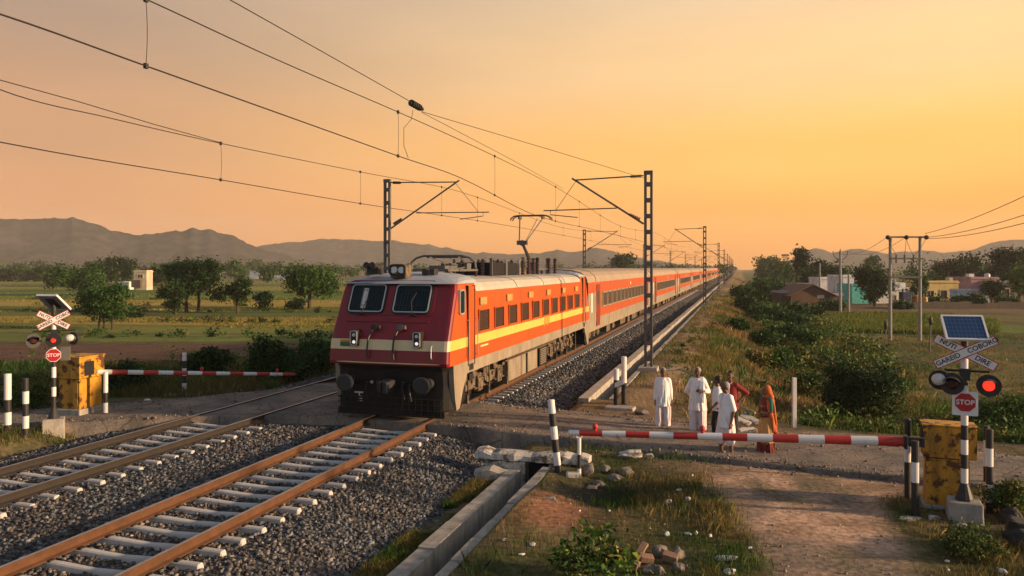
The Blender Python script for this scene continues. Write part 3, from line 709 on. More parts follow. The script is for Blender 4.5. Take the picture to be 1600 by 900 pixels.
# side doors, side windows, vents (both sides share the shapes)
for sgn in (1, -1):
    SM = basis((sgn*1.62, 0, 0), (0, sgn, 0), (0, 0, 1))       # local x = along, y = up, z = outwards
    S = lambda y: y*sgn
    def flat(nm, m, y0, y1, z0, z1, t0, t1, par, bev=0):
        mb = MB(); mb.M = SM; mb.box(min(S(y0), S(y1)), max(S(y0), S(y1)), z0, z1, t0, t1); return mb.build(nm, M[m], par, bevel=bev)
    for y0 in ((1.18,) if sgn < 0 else (1.18, LEN-2.05)):
        door = flat('cab_door', 'orange', y0+.35, y0+.85, 1.52, 3.58, -.045, .008, loco)
        for yy in (y0+.33, y0+.87): flat('door_jamb', 'rubber', yy-.018, yy+.018, 1.35, 3.6, -.06, .022, door)
        for yy in (y0+.24, y0+.96):
            mb = MB(); mb.M = SM; mb.tube([(S(yy), 1.62, 0), (S(yy), 1.64, .07), (S(yy), 2.62, .07), (S(yy), 2.65, 0)], .014, 6); mb.build('handrail', M['alu'], loco)
        for k in range(2):
            mb = MB(); mb.M = SM; mb.box(min(S(y0+.42), S(y0+.78)), max(S(y0+.42), S(y0+.78)), 1.22+.0-k*.28, 1.40-k*.28, -.04, .012); mb.build('step_recess', M['dark'], loco)
    if sgn > 0:
        mb = MB(); mb.M = SM; rplate(mb, S(1.02), 3.16, .34, .62, .09, -.05, .012); cw = mb.build('cab_side_window', M['glass'], loco)
        mb = MB(); mb.M = SM; rring(mb, S(1.02), 3.16, .4, .68, .04, .1, -.05, .03); mb.build('window_frame', M['alu'], cw)
        flat('step_recess', 'dark', .6, .82, 1.16, 1.4, -.05, .006, loco)
        flat('number_plate', 'cream', 2.6, 3.3, 1.78, 1.83, 0, .004, loco)
    for k in range(10):
        y0 = 2.42+1.5*k; cx = S(y0+.475)
        mb = MB(); mb.M = SM; mb.box(cx-.45, cx+.45, 2.25, 2.86, -.04, .004)
        for j in range(11): mb.add([(cx-.43, 2.28+j*.052, .004), (cx+.43, 2.28+j*.052, .004), (cx+.43, 2.3+j*.052, .012), (cx-.43, 2.3+j*.052, .012), (cx+.43, 2.325+j*.052, .005), (cx-.43, 2.325+j*.052, .005)], [(0, 1, 2, 3), (3, 2, 4, 5)])
        lw = mb.build('side_louvre', M['brownwin'], loco)
        mb = MB(); mb.M = SM; rring(mb, cx, 2.555, .96, .67, .035, .05, -.02, .026); mb.build('louvre_frame', M['orange'], lw)
    for k in range(6):
        cx = S(2.85+2.68*k)
        mb = MB(); mb.M = SM; rplate(mb, cx, 3.12, .6, .22, .04, -.02, .018); mb.build('vent_plate', M['ventyellow'], loco)
    for k in range(4):
        flat('painted_mark', 'saffron', 10.15+k*.24, 10.3+k*.24, 1.82+.05*(k % 2), 2.25, -.01, .005, loco)
    # dusty skirt with the swept nose panel
    mb = MB(); poly = [(.38, 1.499), (LEN-.02, 1.499), (LEN-.1, 1.2), (LEN-.25, .6), (LEN-.4, .28), (LEN-.62, .3), (LEN-1.0, .75), (LEN-1.45, 1.17), (1.45, 1.17), (1.1, .75), (.85, .3), (.62, .27), (.5, .6), (.4, 1.2)]
    mb.prism(poly, lambda q, t: (sgn*t, q[0], q[1]), 1.5, 1.628); mb.build('skirt', M['tan'], loco)
# pilot and buffers
for rear in (0, 1):
    mY = lambda y: y if not rear else LEN-y
    mb = MB(); prof = [(.1, 1.499), (.24, 1.35), (.3, .95), (.26, .3), (.5, .25), (1.3, .5), (1.3, 1.499)]
    mb.loft([[(x, mY(min(y+dy, 1.3)), z) for y, z in prof] for x, dy in ((-1.615, .4), (-1.5, .16), (-1.38, .03), (-1.2, 0), (1.2, 0), (1.38, .03), (1.5, .16), (1.615, .4))]); pil = mb.build('pilot', M['grime'], loco)
    if rear: continue
    for x in (-1.04, 1.02):
        mb = MB(); mb.tube([(x, .34, 1.03), (x, .1, 1.03)], .14, 16); mb.tube([(x, .1, 1.03), (x, -.22, 1.03)], .1, 16)
        mb.tube([(x, -.2, 1.03), (x, -.235, 1.03), (x, -.26, 1.03)], [.23, .235, .19], 24); b = mb.build('buffer', M['bufferblack'], loco, smooth=False)
        mb = MB(); mb.cbox((x, .33, 1.03), (.4, .06, .4)); mb.build('buffer_plate', M['grime'], b)
    mb = MB(); mb.cbox((0, .1, .95), (.3, .5, .32)); mb.cbox((.1, -.2, .95), (.14, .3, .3)); mb.cbox((-.1, -.14, .95), (.1, .22, .26)); mb.build('coupler', M['bufferblack'], loco, bevel=.03)
    for x, z in ((-.62, .98), (-.3, 1.05), (.36, 1.0), (.55, .95)):
        mb = MB(); mb.tube([(x, .3, z), (x, .12, z-.02), (x+.03, .08, z-.22), (x+.05, .14, z-.42)], .03, 6); mb.cbox((x, .18, z), (.08, .1, .08)); mb.build('brake_hose', M['rubber'], loco)
    for x, z in ((-.52, 1.0), (-.25, .98)):
        mb = MB(); mb.ball((x, .24, z), .05, 8, 6); mb.build('hose_tap', M['alu'], loco)
    # cattle guard of bars
    mb = MB()
    for i in range(17): mb.box(-1.36+i*.17-.012, -1.36+i*.17+.012, .17, .2, .16, .62)
    for z in (.16, .3, .45, .6): mb.box(-1.42, 1.42, .14, .17, z-.015, z+.015)
    mb.box(-1.45, 1.45, .2, .26, .12, .3); mb.build('cattle_guard', M['grime'], loco)
    mb = MB(); mb.box(-1.02, -.78, .27, .285, .68, .72); mb.box(-.9, -.87, .27, .285, .5, .68)
    for i in range(3): mb.box(-.92+.0*i, -.8, .27, .285, .46+.06*i, .48+.06*i)
    mb.build('stencil_mark', M['litter'], loco)
# bogies
def wheel_mb(mb, x, y, r, out):
    pts = [(x-out*.07, y, r), (x, y, r), (x+out*.001, y, r), (x+out*.03, y, r), (x+out*.035, y, r)]
    mb.tube([(x-out*.07, y, r), (x+out*.06, y, r)], [r, r*.985], 28)
    mb.tube([(x+out*.06, y, r), (x+out*.075, y, r)], [r*.8, r*.7], 28)
    mb.tube([(x+out*.06, y, r), (x+out*.2, y, r)], [.16, .13], 16)
for (c, nm) in ((3.55, 0), (14.6, 1)):
    axles = [c-1.95, c, c+1.95] if nm == 0 else [c-1.9, c+.1, c+2.0]
    mb = MB()
    for x in (-1.02, 1.02): mb.box(x-.06, x+.06, axles[0]-.75, axles[-1]+.75, .74, .98)
    mb.box(-1, 1, axles[0]-.5, axles[-1]+.5, .62, 1.1)
    bg = mb.build('bogie', M['grime'], loco)
    for ay in axles:
        mb = MB()
        for o in (-1, 1): wheel_mb(mb, o*.84, ay, .53, o)
        mb.tube([(-.9, ay, .53), (.9, ay, .53)], .09, 10); mb.build('wheelset', M['grime'], bg)
        for o in (1, -1):
            mb = MB(); mb.cbox((o*1.2, ay, .55), (.26, .42, .4)); mb.tube([(o*1.3, ay, .55), (o*1.37, ay, .55)], [.15, .11], 14); mb.cbox((o*1.2, ay, .82), (.2, .34, .14))
            mb.build('axle_box', M['dusty'], bg, bevel=.03)
            for dy in (-.4, .4):
                mb = MB()
                for q in range(5): mb.tube([(o*1.2, ay+dy, .5+q*.075), (o*1.2, ay+dy, .545+q*.075)], .09, 12)
                mb.cbox((o*1.2, ay+dy, .47), (.22, .22, .04)); mb.cbox((o*1.2, ay+dy, .9), (.24, .24, .1)); mb.build('spring', M['dusty'], bg)
            mb = MB(); mb.tube([(o*1.38, ay+.62, 1.15), (o*1.38, ay+.66, .25)], .022, 6); mb.cbox((o*1.3, ay+.66, .3), (.16, .12, .26)); mb.build('sand_pipe', M['dusty'], bg)
    for o in (1, -1):
        for k in range(len(axles)-1):
            ym = (axles[k]+axles[k+1])/2
            mb = MB(); poly = [(-.62, .98), (.62, .98), (.5, .62), (.28, .5), (-.28, .5), (-.5, .62)]
            mb.prism(poly, lambda q, t: (o*t, ym+q[0], q[1]), 1.16, 1.3)
            for dx in (-.2, .2): mb.tube([(o*1.3, ym+dx, .74), (o*1.325, ym+dx, .74)], .07, 12, 1)
            mb.build('equaliser_plate', [M['dusty'], M['dark']], bg, bevel=.02)
            mb = MB(); mb.tube([(o*1.35, ym-.5, 1.05), (o*1.38, ym, 1.12), (o*1.35, ym+.55, 1.04)], .03, 6); mb.tube([(o*1.2, ym+.1, 1.0), (o*1.42, ym+.1, 1.02)], .16, 12); mb.build('brake_cylinder', M['dusty'], bg)
for y0, y1, m_ in ((6.15, 7.65, 'tan'), (7.75, 8.3, 'tan'), (8.6, 9.95, 'tan'), (10.3, 11.4, 'grime')):
    for o in (1, -1):
        mb = MB(); x0, x1 = sorted((o*.7, o*1.42)); mb.box(x0, x1, y0, y1, .25, .98)
        bx = mb.build('equipment_box', M[m_], loco, bevel=.02)
        mb = MB()
        for j in range(9): mb.box(min(o*1.42, o*1.434), max(o*1.42, o*1.434), y0+.08, y1-.08, .32+j*.07, .345+j*.07)
        mb.build('cooling_fins', M['tan'], bx)
mb = MB(); mb.box(-1.1, 1.1, 5.7, 12.0, .95, 1.5); mb.build('underframe', M['grime'], loco)
mb = MB()
for o in (1, -1): mb.tube([(o*1.48, 5.6, 1.1), (o*1.48, 12.6, 1.1)], .035, 6); mb.tube([(o*1.45, 5.6, 1.0), (o*1.45, 12.6, 1.02)], .025, 6)
mb.build('air_pipe', M['dusty'], loco)
# roof equipment
def insulator(mb, x, y, z0, z1, r=.07):
    n = 5
    for i in range(n):
        a = z0+(z1-z0)*i/n; b = z0+(z1-z0)*(i+.6)/n
        mb.tube([(x, y, a), (x, y, b)], [r, r*.8], 10)
    mb.tube([(x, y, z0), (x, y, z1)], r*.5, 8)
def rod(name, pts, r, par, m='steel', n=6):
    mb = MB(); mb.tube(pts, r, n); return mb.build(name, M[m], par)
pf = MB()
pf.tube([(-1.02, 4.0, 4.08), (-1.0, 4.0, 4.26), (-.85, 4.0, 4.4), (-.6, 4.0, 4.47), (.6, 4.0, 4.47), (.85, 4.0, 4.4), (1.0, 4.0, 4.26), (1.02, 4.0, 4.08)], .034, 8)
pf.tube([(-.62, 4.32, 4.43), (.62, 4.32, 4.43)], .03, 8)
for x in (-.45, .45): pf.tube([(x, 4.0, 4.43), (x, 4.32, 4.41), (x*.6, 5.2, 4.22), (0, 6.0, 4.18)], .022, 6)
for x in (-.4, .4): pf.tube([(x*.5, 6.0, 4.2), (x, 4.6, 4.08), (x, 3.2, 4.02)], .03, 6)
pf.box(-.5, .5, 3.0, 3.1, 3.98, 4.06); pf.box(-.5, .5, 5.6, 5.7, 3.98, 4.06)
for x in (-.5, .5): pf.box(x-.04, x+.04, 3.0, 5.7, 3.98, 4.05)
pf.box(-.25, .25, 3.5, 4.6, 4.0, 4.16)
for x in (-.35, -.1, .2, .4): pf.box(x-.05, x+.05, 4.9, 5.3, 4.02, 4.24)
pfo = pf.build('folded_pantograph', M['steel'], loco)
for x in (-.5, .5):
    for y in (3.1, 5.6):
        mb = MB(); insulator(mb, x, y, 3.8, 4.0); mb.build('insulator', M['porcelain'], pfo)
mb = MB(); mb.box(-.62, .62, 6.9, 8.45, 3.82, 4.28); mb.build('resistor_box', M['grime'], loco, bevel=.03)
mb = MB(); mb.box(-.62, .62, 8.65, 10.2, 3.82, 4.28); mb.build('resistor_box', M['grime'], loco, bevel=.03)
for y in (6.8, 8.55, 10.3):
    
    for x in (.64, -.64):
        mb = MB(); mb.box(x-.04, x+.04, y-.03, y+.03, 3.8, 4.42); mb.build('roof_post', M['alu'] if y > 7 else M['steel'], loco)
    for x in (-.35, .35):
        mb = MB(); insulator(mb, x, y, 3.82, 4.4, .08); mb.build('insulator', M['porcelain'], loco)
rod('roof_bar', [(.64, 6.2, 4.43), (.64, 8.6, 4.45), (.64, 11.0, 4.42), (.5, 13.2, 4.33)], .018, loco)
rod('roof_bar', [(-.35, 5.6, 4.4), (-.35, 10.3, 4.42), (-.2, 13.2, 4.36)], .018, loco)
for y, w_, h_, m_ in ((10.75, .6, .42, 'sideyellow'), (11.6, .5, .36, 'dusty'), (12.4, .5, .3, 'dusty')):
    mb = MB(); mb.tube([(.15, y, 3.82), (.15, y, 3.82+h_*.7), (.15, y, 3.82+h_)], [w_*.45, w_*.45, w_*.3], 14); mb.build('roof_drum', M[m_], loco)
    mb = MB(); insulator(mb, -.4, y, 3.82, 4.38, .09); mb.build('insulator', M['porcelain'], loco)
    mb = MB(); insulator(mb, .62, y+.2, 3.82, 4.4, .09); mb.tube([(.62, y+.2, 4.39), (.62, y+.2, 4.5)], .08, 8); mb.build('insulator', M['porcelain'], loco)
PY = 14.7
pr = MB(); z0 = 4.08; zk = 5.16; zh = 6.42; yk = PY-1.5
for x in (-.45, .45): pr.box(x-.05, x+.05, PY-1.1, PY+1.1, 3.98, 4.08)
for y in (PY-1.0, PY+1.0, PY+.3): pr.box(-.5, .5, y-.05, y+.05, 3.99, 4.07)
pr.tube([(0, PY+.3, z0), (0, yk, zk)], [.075, .055], 10)
pr.tube([(.16, PY-.1, z0), (.1, yk-.05, zk-.1)], .022, 6)
pr.ball((0, yk, zk), .13, 10, 8); pr.box(-.2, .2, yk-.12, yk+.12, zk-.08, zk+.1)
for x in (-.5, .5): pr.tube([(x*.25, yk, zk), (x, PY+.0, zh-.1)], .026, 6)
pr.tube([(.06, yk, zk-.08), (.25, PY+.05, zh-.12)], .014, 6)
for y in (PY-.17, PY+.17):
    pr.tube([(-.86, y, zh-.2), (-.84, y, zh-.1), (-.72, y, zh-.01), (-.54, y, zh+.02), (.54, y, zh+.02), (.72, y, zh-.01), (.84, y, zh-.1), (.86, y, zh-.2)], .03, 8)
for x in (-.5, .5): pr.box(x-.03, x+.03, PY-.2, PY+.2, zh-.14, zh-.02)
for x in (-.25, .1, .3): pr.box(x-.08, x+.08, PY-.7, PY-.3, 4.05, 4.36)
pro = pr.build('raised_pantograph', M['steel'], loco)
for x in (-.45, .45):
    for y in (PY-1.0, PY, PY+1.0):
        mb = MB(); insulator(mb, x, y, 3.8, 3.99); mb.build('insulator', M['porcelain'], pro)
for x, y in ((.6, PY-1.4), (.35, PY+1.5), (-.4, PY+1.4), (.62, PY+.6), (.62, PY+1.8)):
    mb = MB(); insulator(mb, x, y, 3.82, 4.42, .1); mb.ball((x, y, 4.46), .09, 8, 6); mb.build('insulator', M['porcelain'], loco)
loco.scale = (1.075, 1, 1)
# ------------------------------------------------------------------ coaches
CL, PITCH = 29.0, 29.6
chalf = [(1.6, 3.32), (1.585, 3.48), (1.5, 3.66), (1.25, 3.86), (.8, 3.99), (0, 4.05)]
cfull = chalf+[(-x, z) for x, z in chalf[-2::-1]]
def coach_meshes(flip=False):
    m = {}
    Y = (lambda y: CL-y) if flip else (lambda y: y)
    mb = MB(); zr = [.74, 1.42, 1.88, 2.76, 3.32]
    hw = {.74: 1.57, 1.42: 1.61, 1.88: 1.62, 2.76: 1.61, 3.32: 1.6}
    segs = [(0, 2.2, 1), (2.2, CL-2.2, 0), (CL-2.2, CL, 1)]
    for a, b, i in zip(zr[:-1], zr[1:], range(4)):
        for sg in (1, -1):
            for y0, y1, ves in segs:
                mi = 0 if (i == 0 or ves) else 1
                if ves and i == 3: mi = 1
                if i == 2 and not ves: mi = 2
                mb.add([(sg*hw[a], y0, a), (sg*hw[a], y1, a), (sg*hw[b], y1, b), (sg*hw[b], y0, b)], [(0, 1, 2, 3)], mi)
        for yy in (0, CL): mb.add([(-hw[a], yy, a), (hw[a], yy, a), (hw[b], yy, b), (-hw[b], yy, b)], [(0, 1, 2, 3)], 3)
    mb.add([(-1.57, 0, .74), (1.57, 0, .74), (1.57, CL, .74), (-1.57, CL, .74)], [(0, 1, 2, 3)], 3)
    mb.add([(-1.6, 0, 3.32), (1.6, 0, 3.32), (1.6, CL, 3.32), (-1.6, CL, 3.32)], [(0, 1, 2, 3)], 3)
    m['body'] = mb.mesh('coach_body', [M['tan'], M['coachorange'], M['band'], M['grime']])
    mb = MB(); rings = []
    for y, k in ((0, .96), (.25, 1), (CL-.25, 1), (CL, .96)): rings.append([(x*(1.003 if k == 1 else .99), y, 3.321+(z-3.32)*k) for x, z in cfull])
    mb.loft(rings)
    for y in (2.2, CL-2.2): mb.loft([[(x*1.008, yy, z+.012) for x, z in cfull] for yy in (y-.05, y+.05)], 1)
    m['roof'] = mb.mesh('coach_roof', [M['coachroof'], M['grime']])
    def sp(y0, y1, z0, z1, t=.03, x=1.6):
        mb = MB(); mb.box(x, x+t, y0, y1, z0, z1); return mb
    mb = MB(); SMx = basis((1.6, 0, 0), (0, 1, 0), (0, 0, 1)); mb.M = SMx
    rplate(mb, 0, 2.32, 1.34, .74, .08, .0, .022); m['window'] = mb.mesh('coach_window', M['coachglass'])
    mb = MB(); mb.M = SMx; rring(mb, 0, 2.32, 1.46, .86, .075, .1, .0, .045)
    for q in (-.35, 0, .35): mb.box(q-.015, q+.015, 1.96, 2.68, .023, .04)
    m['frame'] = mb.mesh('coach_window_frame', M['tan'])
    m['door'] = sp(0, 1.05, .95, 3.2, .025, 1.605).mesh('coach_door', mat('coach_door_red', (.2, .03, .02), .5, var=.2))
    m['pane'] = sp(.3, .75, 2.1, 2.8, .03, 1.61).mesh('door_pane', M['coachglass'])
    m['vest'] = sp(0, .36, 1.75, 2.75, .03, 1.6).mesh('vestibule_window', M['litter'])
    m['rail'] = None
    mb = MB()
    for x in (-.84, .84):
        for y in (-1.25, 1.25): mb.tube([(x-.06, y, .46), (x+.06, y, .46)], .46, 22)
    m['wheels'] = mb.mesh('coach_wheels', M['grime'])
    mb = MB()
    for o in (-1, 1):
        poly = [(-1.75, .62), (-1.5, .45), (-1.0, .5), (-.6, .42), (.6, .42), (1.0, .5), (1.5, .45), (1.75, .62), (1.6, .8), (-1.6, .8)]
        mb.prism(poly, lambda q, t: (o*t, q[0], q[1]), 1.0, 1.14)
        for y in (-1.25, 1.25):
            mb.cbox((o*1.18, y, .46), (.2, .34, .32)); mb.tube([(o*1.2, y-.38, .4), (o*1.2, y-.38, .72)], .09, 8); mb.tube([(o*1.2, y+.38, .4), (o*1.2, y+.38, .72)], .09, 8)
        mb.tube([(o*1.2, 0, .3), (o*1.2, 0, .74)], .13, 8); mb.tube([(o*1.28, -2.0, .78), (o*1.28, -1.95, .2)], .03, 5)
    m['bogie'] = mb.mesh('coach_bogie', M['dusty'])
    mb = MB(); mb.box(-1.1, 1.1, 5.4, CL-5.4, .52, .74)
    for y0, y1, z0 in ((7, 8.3, .25), (9.2, 10.0, .32), (12.5, 14.8, .3), (16.0, 17.0, .22), (18.2, 20.8, .3)): mb.box(.75, 1.38, y0, y1, z0, .72); mb.box(-1.38, -.75, y0, y1, z0, .72)
    m['under'] = mb.mesh('coach_underframe', M['dusty'])
    mb = MB(); mb.box(-.75, .75, -.3, .0, .85, 3.25); mb.box(-.8, .8, -.22, -.08, .8, 3.3); m['bellows'] = mb.mesh('gangway_bellows', M['rubber'])
    mb = MB(); mb.box(1.6, 1.64, 0, .3, 2.92, 3.12); m['emblem'] = mb.mesh('coach_emblem', M['litter'])
    return m
cm = coach_meshes()
proto = None
s0 = 18.45+LEN+.3
ORD = ['first', 'second', 'third', 'fourth', 'fifth', 'sixth', 'seventh', 'eighth', 'ninth', 'tenth', 'eleventh', 'twelfth', 'thirteenth', 'fourteenth', 'fifteenth', 'sixteenth', 'seventeenth']
def make_coach(detail):
    c = trk_thing('passenger_coach', 'x', 'train coach', s0, -8.86, RT)
    link('body', cm['body'], c); link('roof', cm['roof'], c)
    link('gangway', cm['bellows'], c, (0, 0, 0)); link('underframe', cm['under'], c)
    for y in (3.4, CL-3.4):
        b = link('bogie', cm['bogie'], c, (0, y, 0)); link('wheelset', cm['wheels'], b)
    for k in range(12):
        w = link('window', cm['window'], c, (0, 5.05+1.72*k, 0))
        if detail: link('window_frame', cm['frame'], w)
    if detail:
        for y in (2.35, CL-3.4):
            dd = link('door', cm['door'], c, (0, y, 0)); link('door_pane', cm['pane'], dd)
        link('vestibule_window', cm['vest'], c, (0, .8, 0)); link('emblem', cm['emblem'], c, (0, 15.5, 0))
    return c
pd_, ps_ = None, None
for k in range(16):
    if k == 0: o = pd_ = make_coach(True)
    elif k < 7: o = copy_tree(pd_)
    elif k == 7: o = ps_ = make_coach(False)
    else: o = copy_tree(ps_)
    o.location = TR(s0+PITCH*k, LT_, RT)
    tag(o, 'orange and tan passenger coach, %s behind the locomotive' % ORD[k], 'train coach', 'coaches of the train')
    o.name = 'passenger_coach' if k == 0 else 'passenger_coach.%03d' % k
# ------------------------------------------------------------------ catenary masts
def make_mast(side, label, s, L, top, ztie, zdiag, zst, reach, streach, group, z0):
    """side=-1: the bracket reaches to -x (towards the tracks from the right)"""
    t = trk_thing('catenary_mast', label, 'catenary mast', s, L, z0, group)
    H = top-z0; mb = MB()
    for x in (-.125, .125):
        mb.box(x-.05, x+.05, -.075, -.045, 0, H); mb.box(x-.05, x+.05, .045, .075, 0, H)
        mb.box(x+(.032 if x > 0 else -.048), x+(.048 if x > 0 else -.032), -.045, .045, 0, H)
    z = .5
    while z < H:
        for y in (-.083, .077): mb.box(-.17, .17, y, y+.006, z-.09, min(z+.09, H))
        mb.box(-.1, .1, -.04, .04, z-.05, min(z+.05, H)); z += .66
    mb.box(-.18, .18, -.09, .09, H-.16, H+.0)
    mb.build('mast', M['steel'], t)
    mb = MB(); mb.box(-.42, .42, -.42, .42, -.4, .18, top=(.03, .03)); mb.build('base', M['concrete'], t, bevel=.02)
    x0 = side*.2; a = ztie-z0; b = zdiag-z0; c = zst-z0; tx = side*reach
    mb = MB(); mb.tube([(x0, 0, a+.03), (tx, 0, a-.06)], .03, 8); mb.build('top_tie', M['steel'], t)
    mb = MB(); mb.tube([(x0, 0, b), (tx*1.03, 0, a+.02)], .042, 8); br = mb.build('bracket_tube', M['steel'], t)
    mb = MB(); mb.tube([(tx*.55, 0, b+(a-b)*.5), (tx*.55, 0, c)], .012, 5) if False else None
    mb.tube([(side*(reach*.42), 0, c+.02), (side*streach, 0, c-.02)], .026, 7); sa = mb.build('registration_tube', M['steel'], t)
    mb = MB(); mb.tube([(side*(streach-.3), 0, c-.03), (side*(streach-.3), 0, c-.2), (side*(streach-1.5), 0, c-.34)], .02, 6); mb.build('steady_arm', M['steel'], sa)
    mb = MB(); mb.tube([(tx*.97, 0, a-.08), (side*(streach-.55), 0, c)], .012, 5); mb.build('drop_rod', M['wire'], t)
    for p, q in (((x0*1.6, 0, a+.02), (x0*3.8, 0, a+.0)), ((x0*1.3+side*.1, 0, b+.1*(a-b)), (x0*1.3+side*.55, 0, b+.21*(a-b)))):
        p = Vector(p); q = Vector(q); mb = MB(); n = 6
        for i in range(n):
            u0 = p.lerp(q, i/n); u1 = p.lerp(q, (i+.6)/n); mb.tube([u0, u1], [.075, .06], 10)
        mb.build('insulator', M['porcelain'], t)
    return t
gR = 'catenary masts right of the train'; gL = 'catenary masts left of the tracks'
m0 = make_mast(-1, 'tallest near catenary mast right of the train, on a concrete block by the drain', 32, -3.62, 8.33, 8.1, 6.12, 6.78, 3.15, 4.5, gR, .0)
near_r = [86, 145, 200, 257, 314, 371, 428, 485]
lab = ['second', 'third', 'fourth', 'fifth', 'sixth', 'seventh', 'eighth', 'farthest']
for k, s_ in enumerate(near_r):
    c = copy_tree(m0); c.location = TR(s_, -3.62, 0.0); c['label'] = 'slim steel catenary mast right of the train, %s along the row away from the crossing' % lab[k]; c.name = 'catenary_mast.%03d' % (k+20)
    c.scale = (1, 1, 1.06)
m1 = make_mast(1, 'steel catenary mast with bracket behind the locomotive cab, left of the tracks', 35, -17.0, 8.75, 8.55, 6.27, 7.0, 3.75, 5.4, gL, -.2)
for k, s_ in enumerate([86, 143, 200, 257, 314, 371]):
    c = copy_tree(m1); c.location = TR(s_, -17.0, -.3); c['label'] = 'distant catenary mast left of the tracks behind the train, %s along the row' % lab[k]; c.name = 'catenary_mast.%03d' % (k+40)
# ------------------------------------------------------------------ overhead lines
def wire_obj(name, pts, r, par, off):
    mb = MB(); mb.tube([Vector(p)-off for p in pts], r, 6); return mb.build(name, M['wire'], par)
def interp_pts(P, step_fn):
    P = sorted(P); out = []
    ss_ = [p[0] for p in P]; zz = [p[1] for p in P]
    return ss_, zz
def line_of(pix, L):
    r = []
    for u, v in pix:
        s = s_at(u, L); p = TR(s, L); r.append((s, CZ-(v-HV)/F*p.y))
    return r
def smooth(P, n):
    """Catmull-Rom through (s, z) control points"""
    P = sorted(P); out = []
    for i in range(len(P)-1):
        p0 = P[max(i-1, 0)]; p1 = P[i]; p2 = P[i+1]; p3 = P[min(i+2, len(P)-1)]
        m1_ = (p2[1]-p0[1])/(p2[0]-p0[0]) if p2[0] != p0[0] else 0; m2_ = (p3[1]-p1[1])/(p3[0]-p1[0]) if p3[0] != p1[0] else 0
        h = p2[0]-p1[0]
        for k in range(n):
            t = k/n; out.append((p1[0]+h*t, (2*t**3-3*t**2+1)*p1[1]+(t**3-2*t**2+t)*h*m1_+(-2*t**3+3*t**2)*p2[1]+(t**3-t**2)*h*m2_))
    out.append(P[-1]); return out
def overhead(label, L, cpix, mpix, extra_c, extra_m, drops, r=.011):
    t = trk_thing('overhead_line', label, 'overhead line', 32, L, 7); off = t.location
    inv = Matrix.Rotation(TH, 4, 'Z')
    cpts = smooth(line_of(cpix, L)+extra_c, 6); mpts = smooth(line_of(mpix, L)+extra_m, 8)
    loc = lambda P: [inv @ (TR(s, L, z)-off) for s, z in P]
    mb = MB(); mb.tube(loc(cpts), r*1.15, 6); mb.build('contact_wire', M['wire'], t)
    mb = MB(); mb.tube(loc(mpts), r, 6); mb.build('messenger_wire', M['wire'], t)
    ci = lambda s: float(np.interp(s, [p[0] for p in cpts], [p[1] for p in cpts])); mi = lambda s: float(np.interp(s, [p[0] for p in mpts], [p[1] for p in mpts]))
    for u in drops:
        s = s_at(u, L) if u > 0 else -u
        a, b = mi(s), ci(s); n = 6
        P = [inv @ (TR(s+.03*math.sin(PI*i/n), L, a+(b-a)*i/n)-off) for i in range(n+1)]
        mb = MB(); mb.tube(P, .006, 5); mb.cbox(P[0], (.05, .06, .09)); mb.cbox(P[-1], (.05, .06, .08)); mb.build('dropper', M['wire'], t)
    return t, ci, mi
spans = [86, 145, 200, 257, 314, 371, 428, 485]
ext = [(s, 8.1) for s in spans] + [((a+b)/2, 7.5) for a, b in zip([32]+spans[:-1], spans)]
nl, nci, nmi = overhead('overhead contact line hung above the train', -8.82, [(0, 22), (228, 103), (430, 175), (620, 243), (720, 278)], [(-150, -160), (60, -76), (231, 0), (430, 92), (640, 183), (775, 245), (868, 292)],
         [(-25, 7.4), (4, 7.35), (33.15, 6.665), (48, 6.7)] + [(s, 6.8) for s in spans], [(s, z) for s, z in ext if s > 50], [228, 622, 773, 868, 905, -50, -59, -68, -95, -105, -115, -125])
overhead('overhead contact line above the empty far track', -13.6, [(0, 222), (345, 281), (563, 318), (760, 347)], [(0, 140), (170, 184), (345, 224), (560, 268), (720, 300)],
         [(-25, 7.1), (3, 7.05), (60, 6.9)] + [(s, 6.85) for s in spans], [(-25, 8.9), (5, 8.85)]+[(s, z) for s, z in ext if s > 50], [345, 563, 690, 746, 812, -60, -72, -100, -115])
# second messenger strand of the far line
t = thing('feeder_wire', 'thin upper wire joining the far line from the left edge', 'wire', on_lat(345, 222, -13.6)); off = t.location
P = [on_lat(u, v, -13.6) for u, v in ((-120, 98), (0, 125), (120, 158), (240, 194), (345, 223))]
mb = MB(); mb.tube([p-off for p in P], .010, 6); mb.build('strand', M['wire'], t)
# anchor wire with its insulator, tied off to the near mast
pa = on_lat(650, 165, -8.82)
t = thing('anchor_wire', 'anchor wire with dark insulator running down to the tall near mast', 'wire', pa)
P0 = [on_lat(u, v, -8.82) for u, v in ((200, -92), (360, 0), (520, 90), (640, 158))]
mb = MB(); mb.tube([p-pa for p in P0], .010, 6); mb.build('strand', M['wire'], t)
pm = TR(31.95, -3.8, 8.02)
mb = MB(); mb.tube([Vector((.12, .35, -.1)), (pm-pa)*.5+Vector((0, 0, -.05)), pm-pa], .009, 6); mb.build('strand', M['wire'], t)
pe = on_lat(880, 295, -8.82)
mb = MB(); mb.tube([Vector((.12, .35, -.12)), (pe-pa)*.5, pe-pa], .008, 6); mb.build('strand', M['wire'], t)
mb = MB(); d = (P0[-1]-P0[0]).normalized()
for i in range(5): mb.tube([d*(-.32+i*.13), d*(-.32+i*.13+.1)], [.1, .085], 12)
mb.tube([d*-.4, d*.5], .035, 8); mb.ball(d*.42, .06, 8, 6); mb.build('insulator', M['black'], t)
q0 = on_lat(645, 172, -8.82)-pa; q1 = on_lat(643, 186, -8.82)-pa; q2 = on_lat(631, 200, -8.82)-pa; q3 = on_lat(631, 228, -8.82)-pa; q4 = on_lat(638, 247, -8.82)-pa
mb = MB(); mb.tube([q0, q1, q2, q3, q4], .008, 6); mb.build('jumper', M['wire'], t)
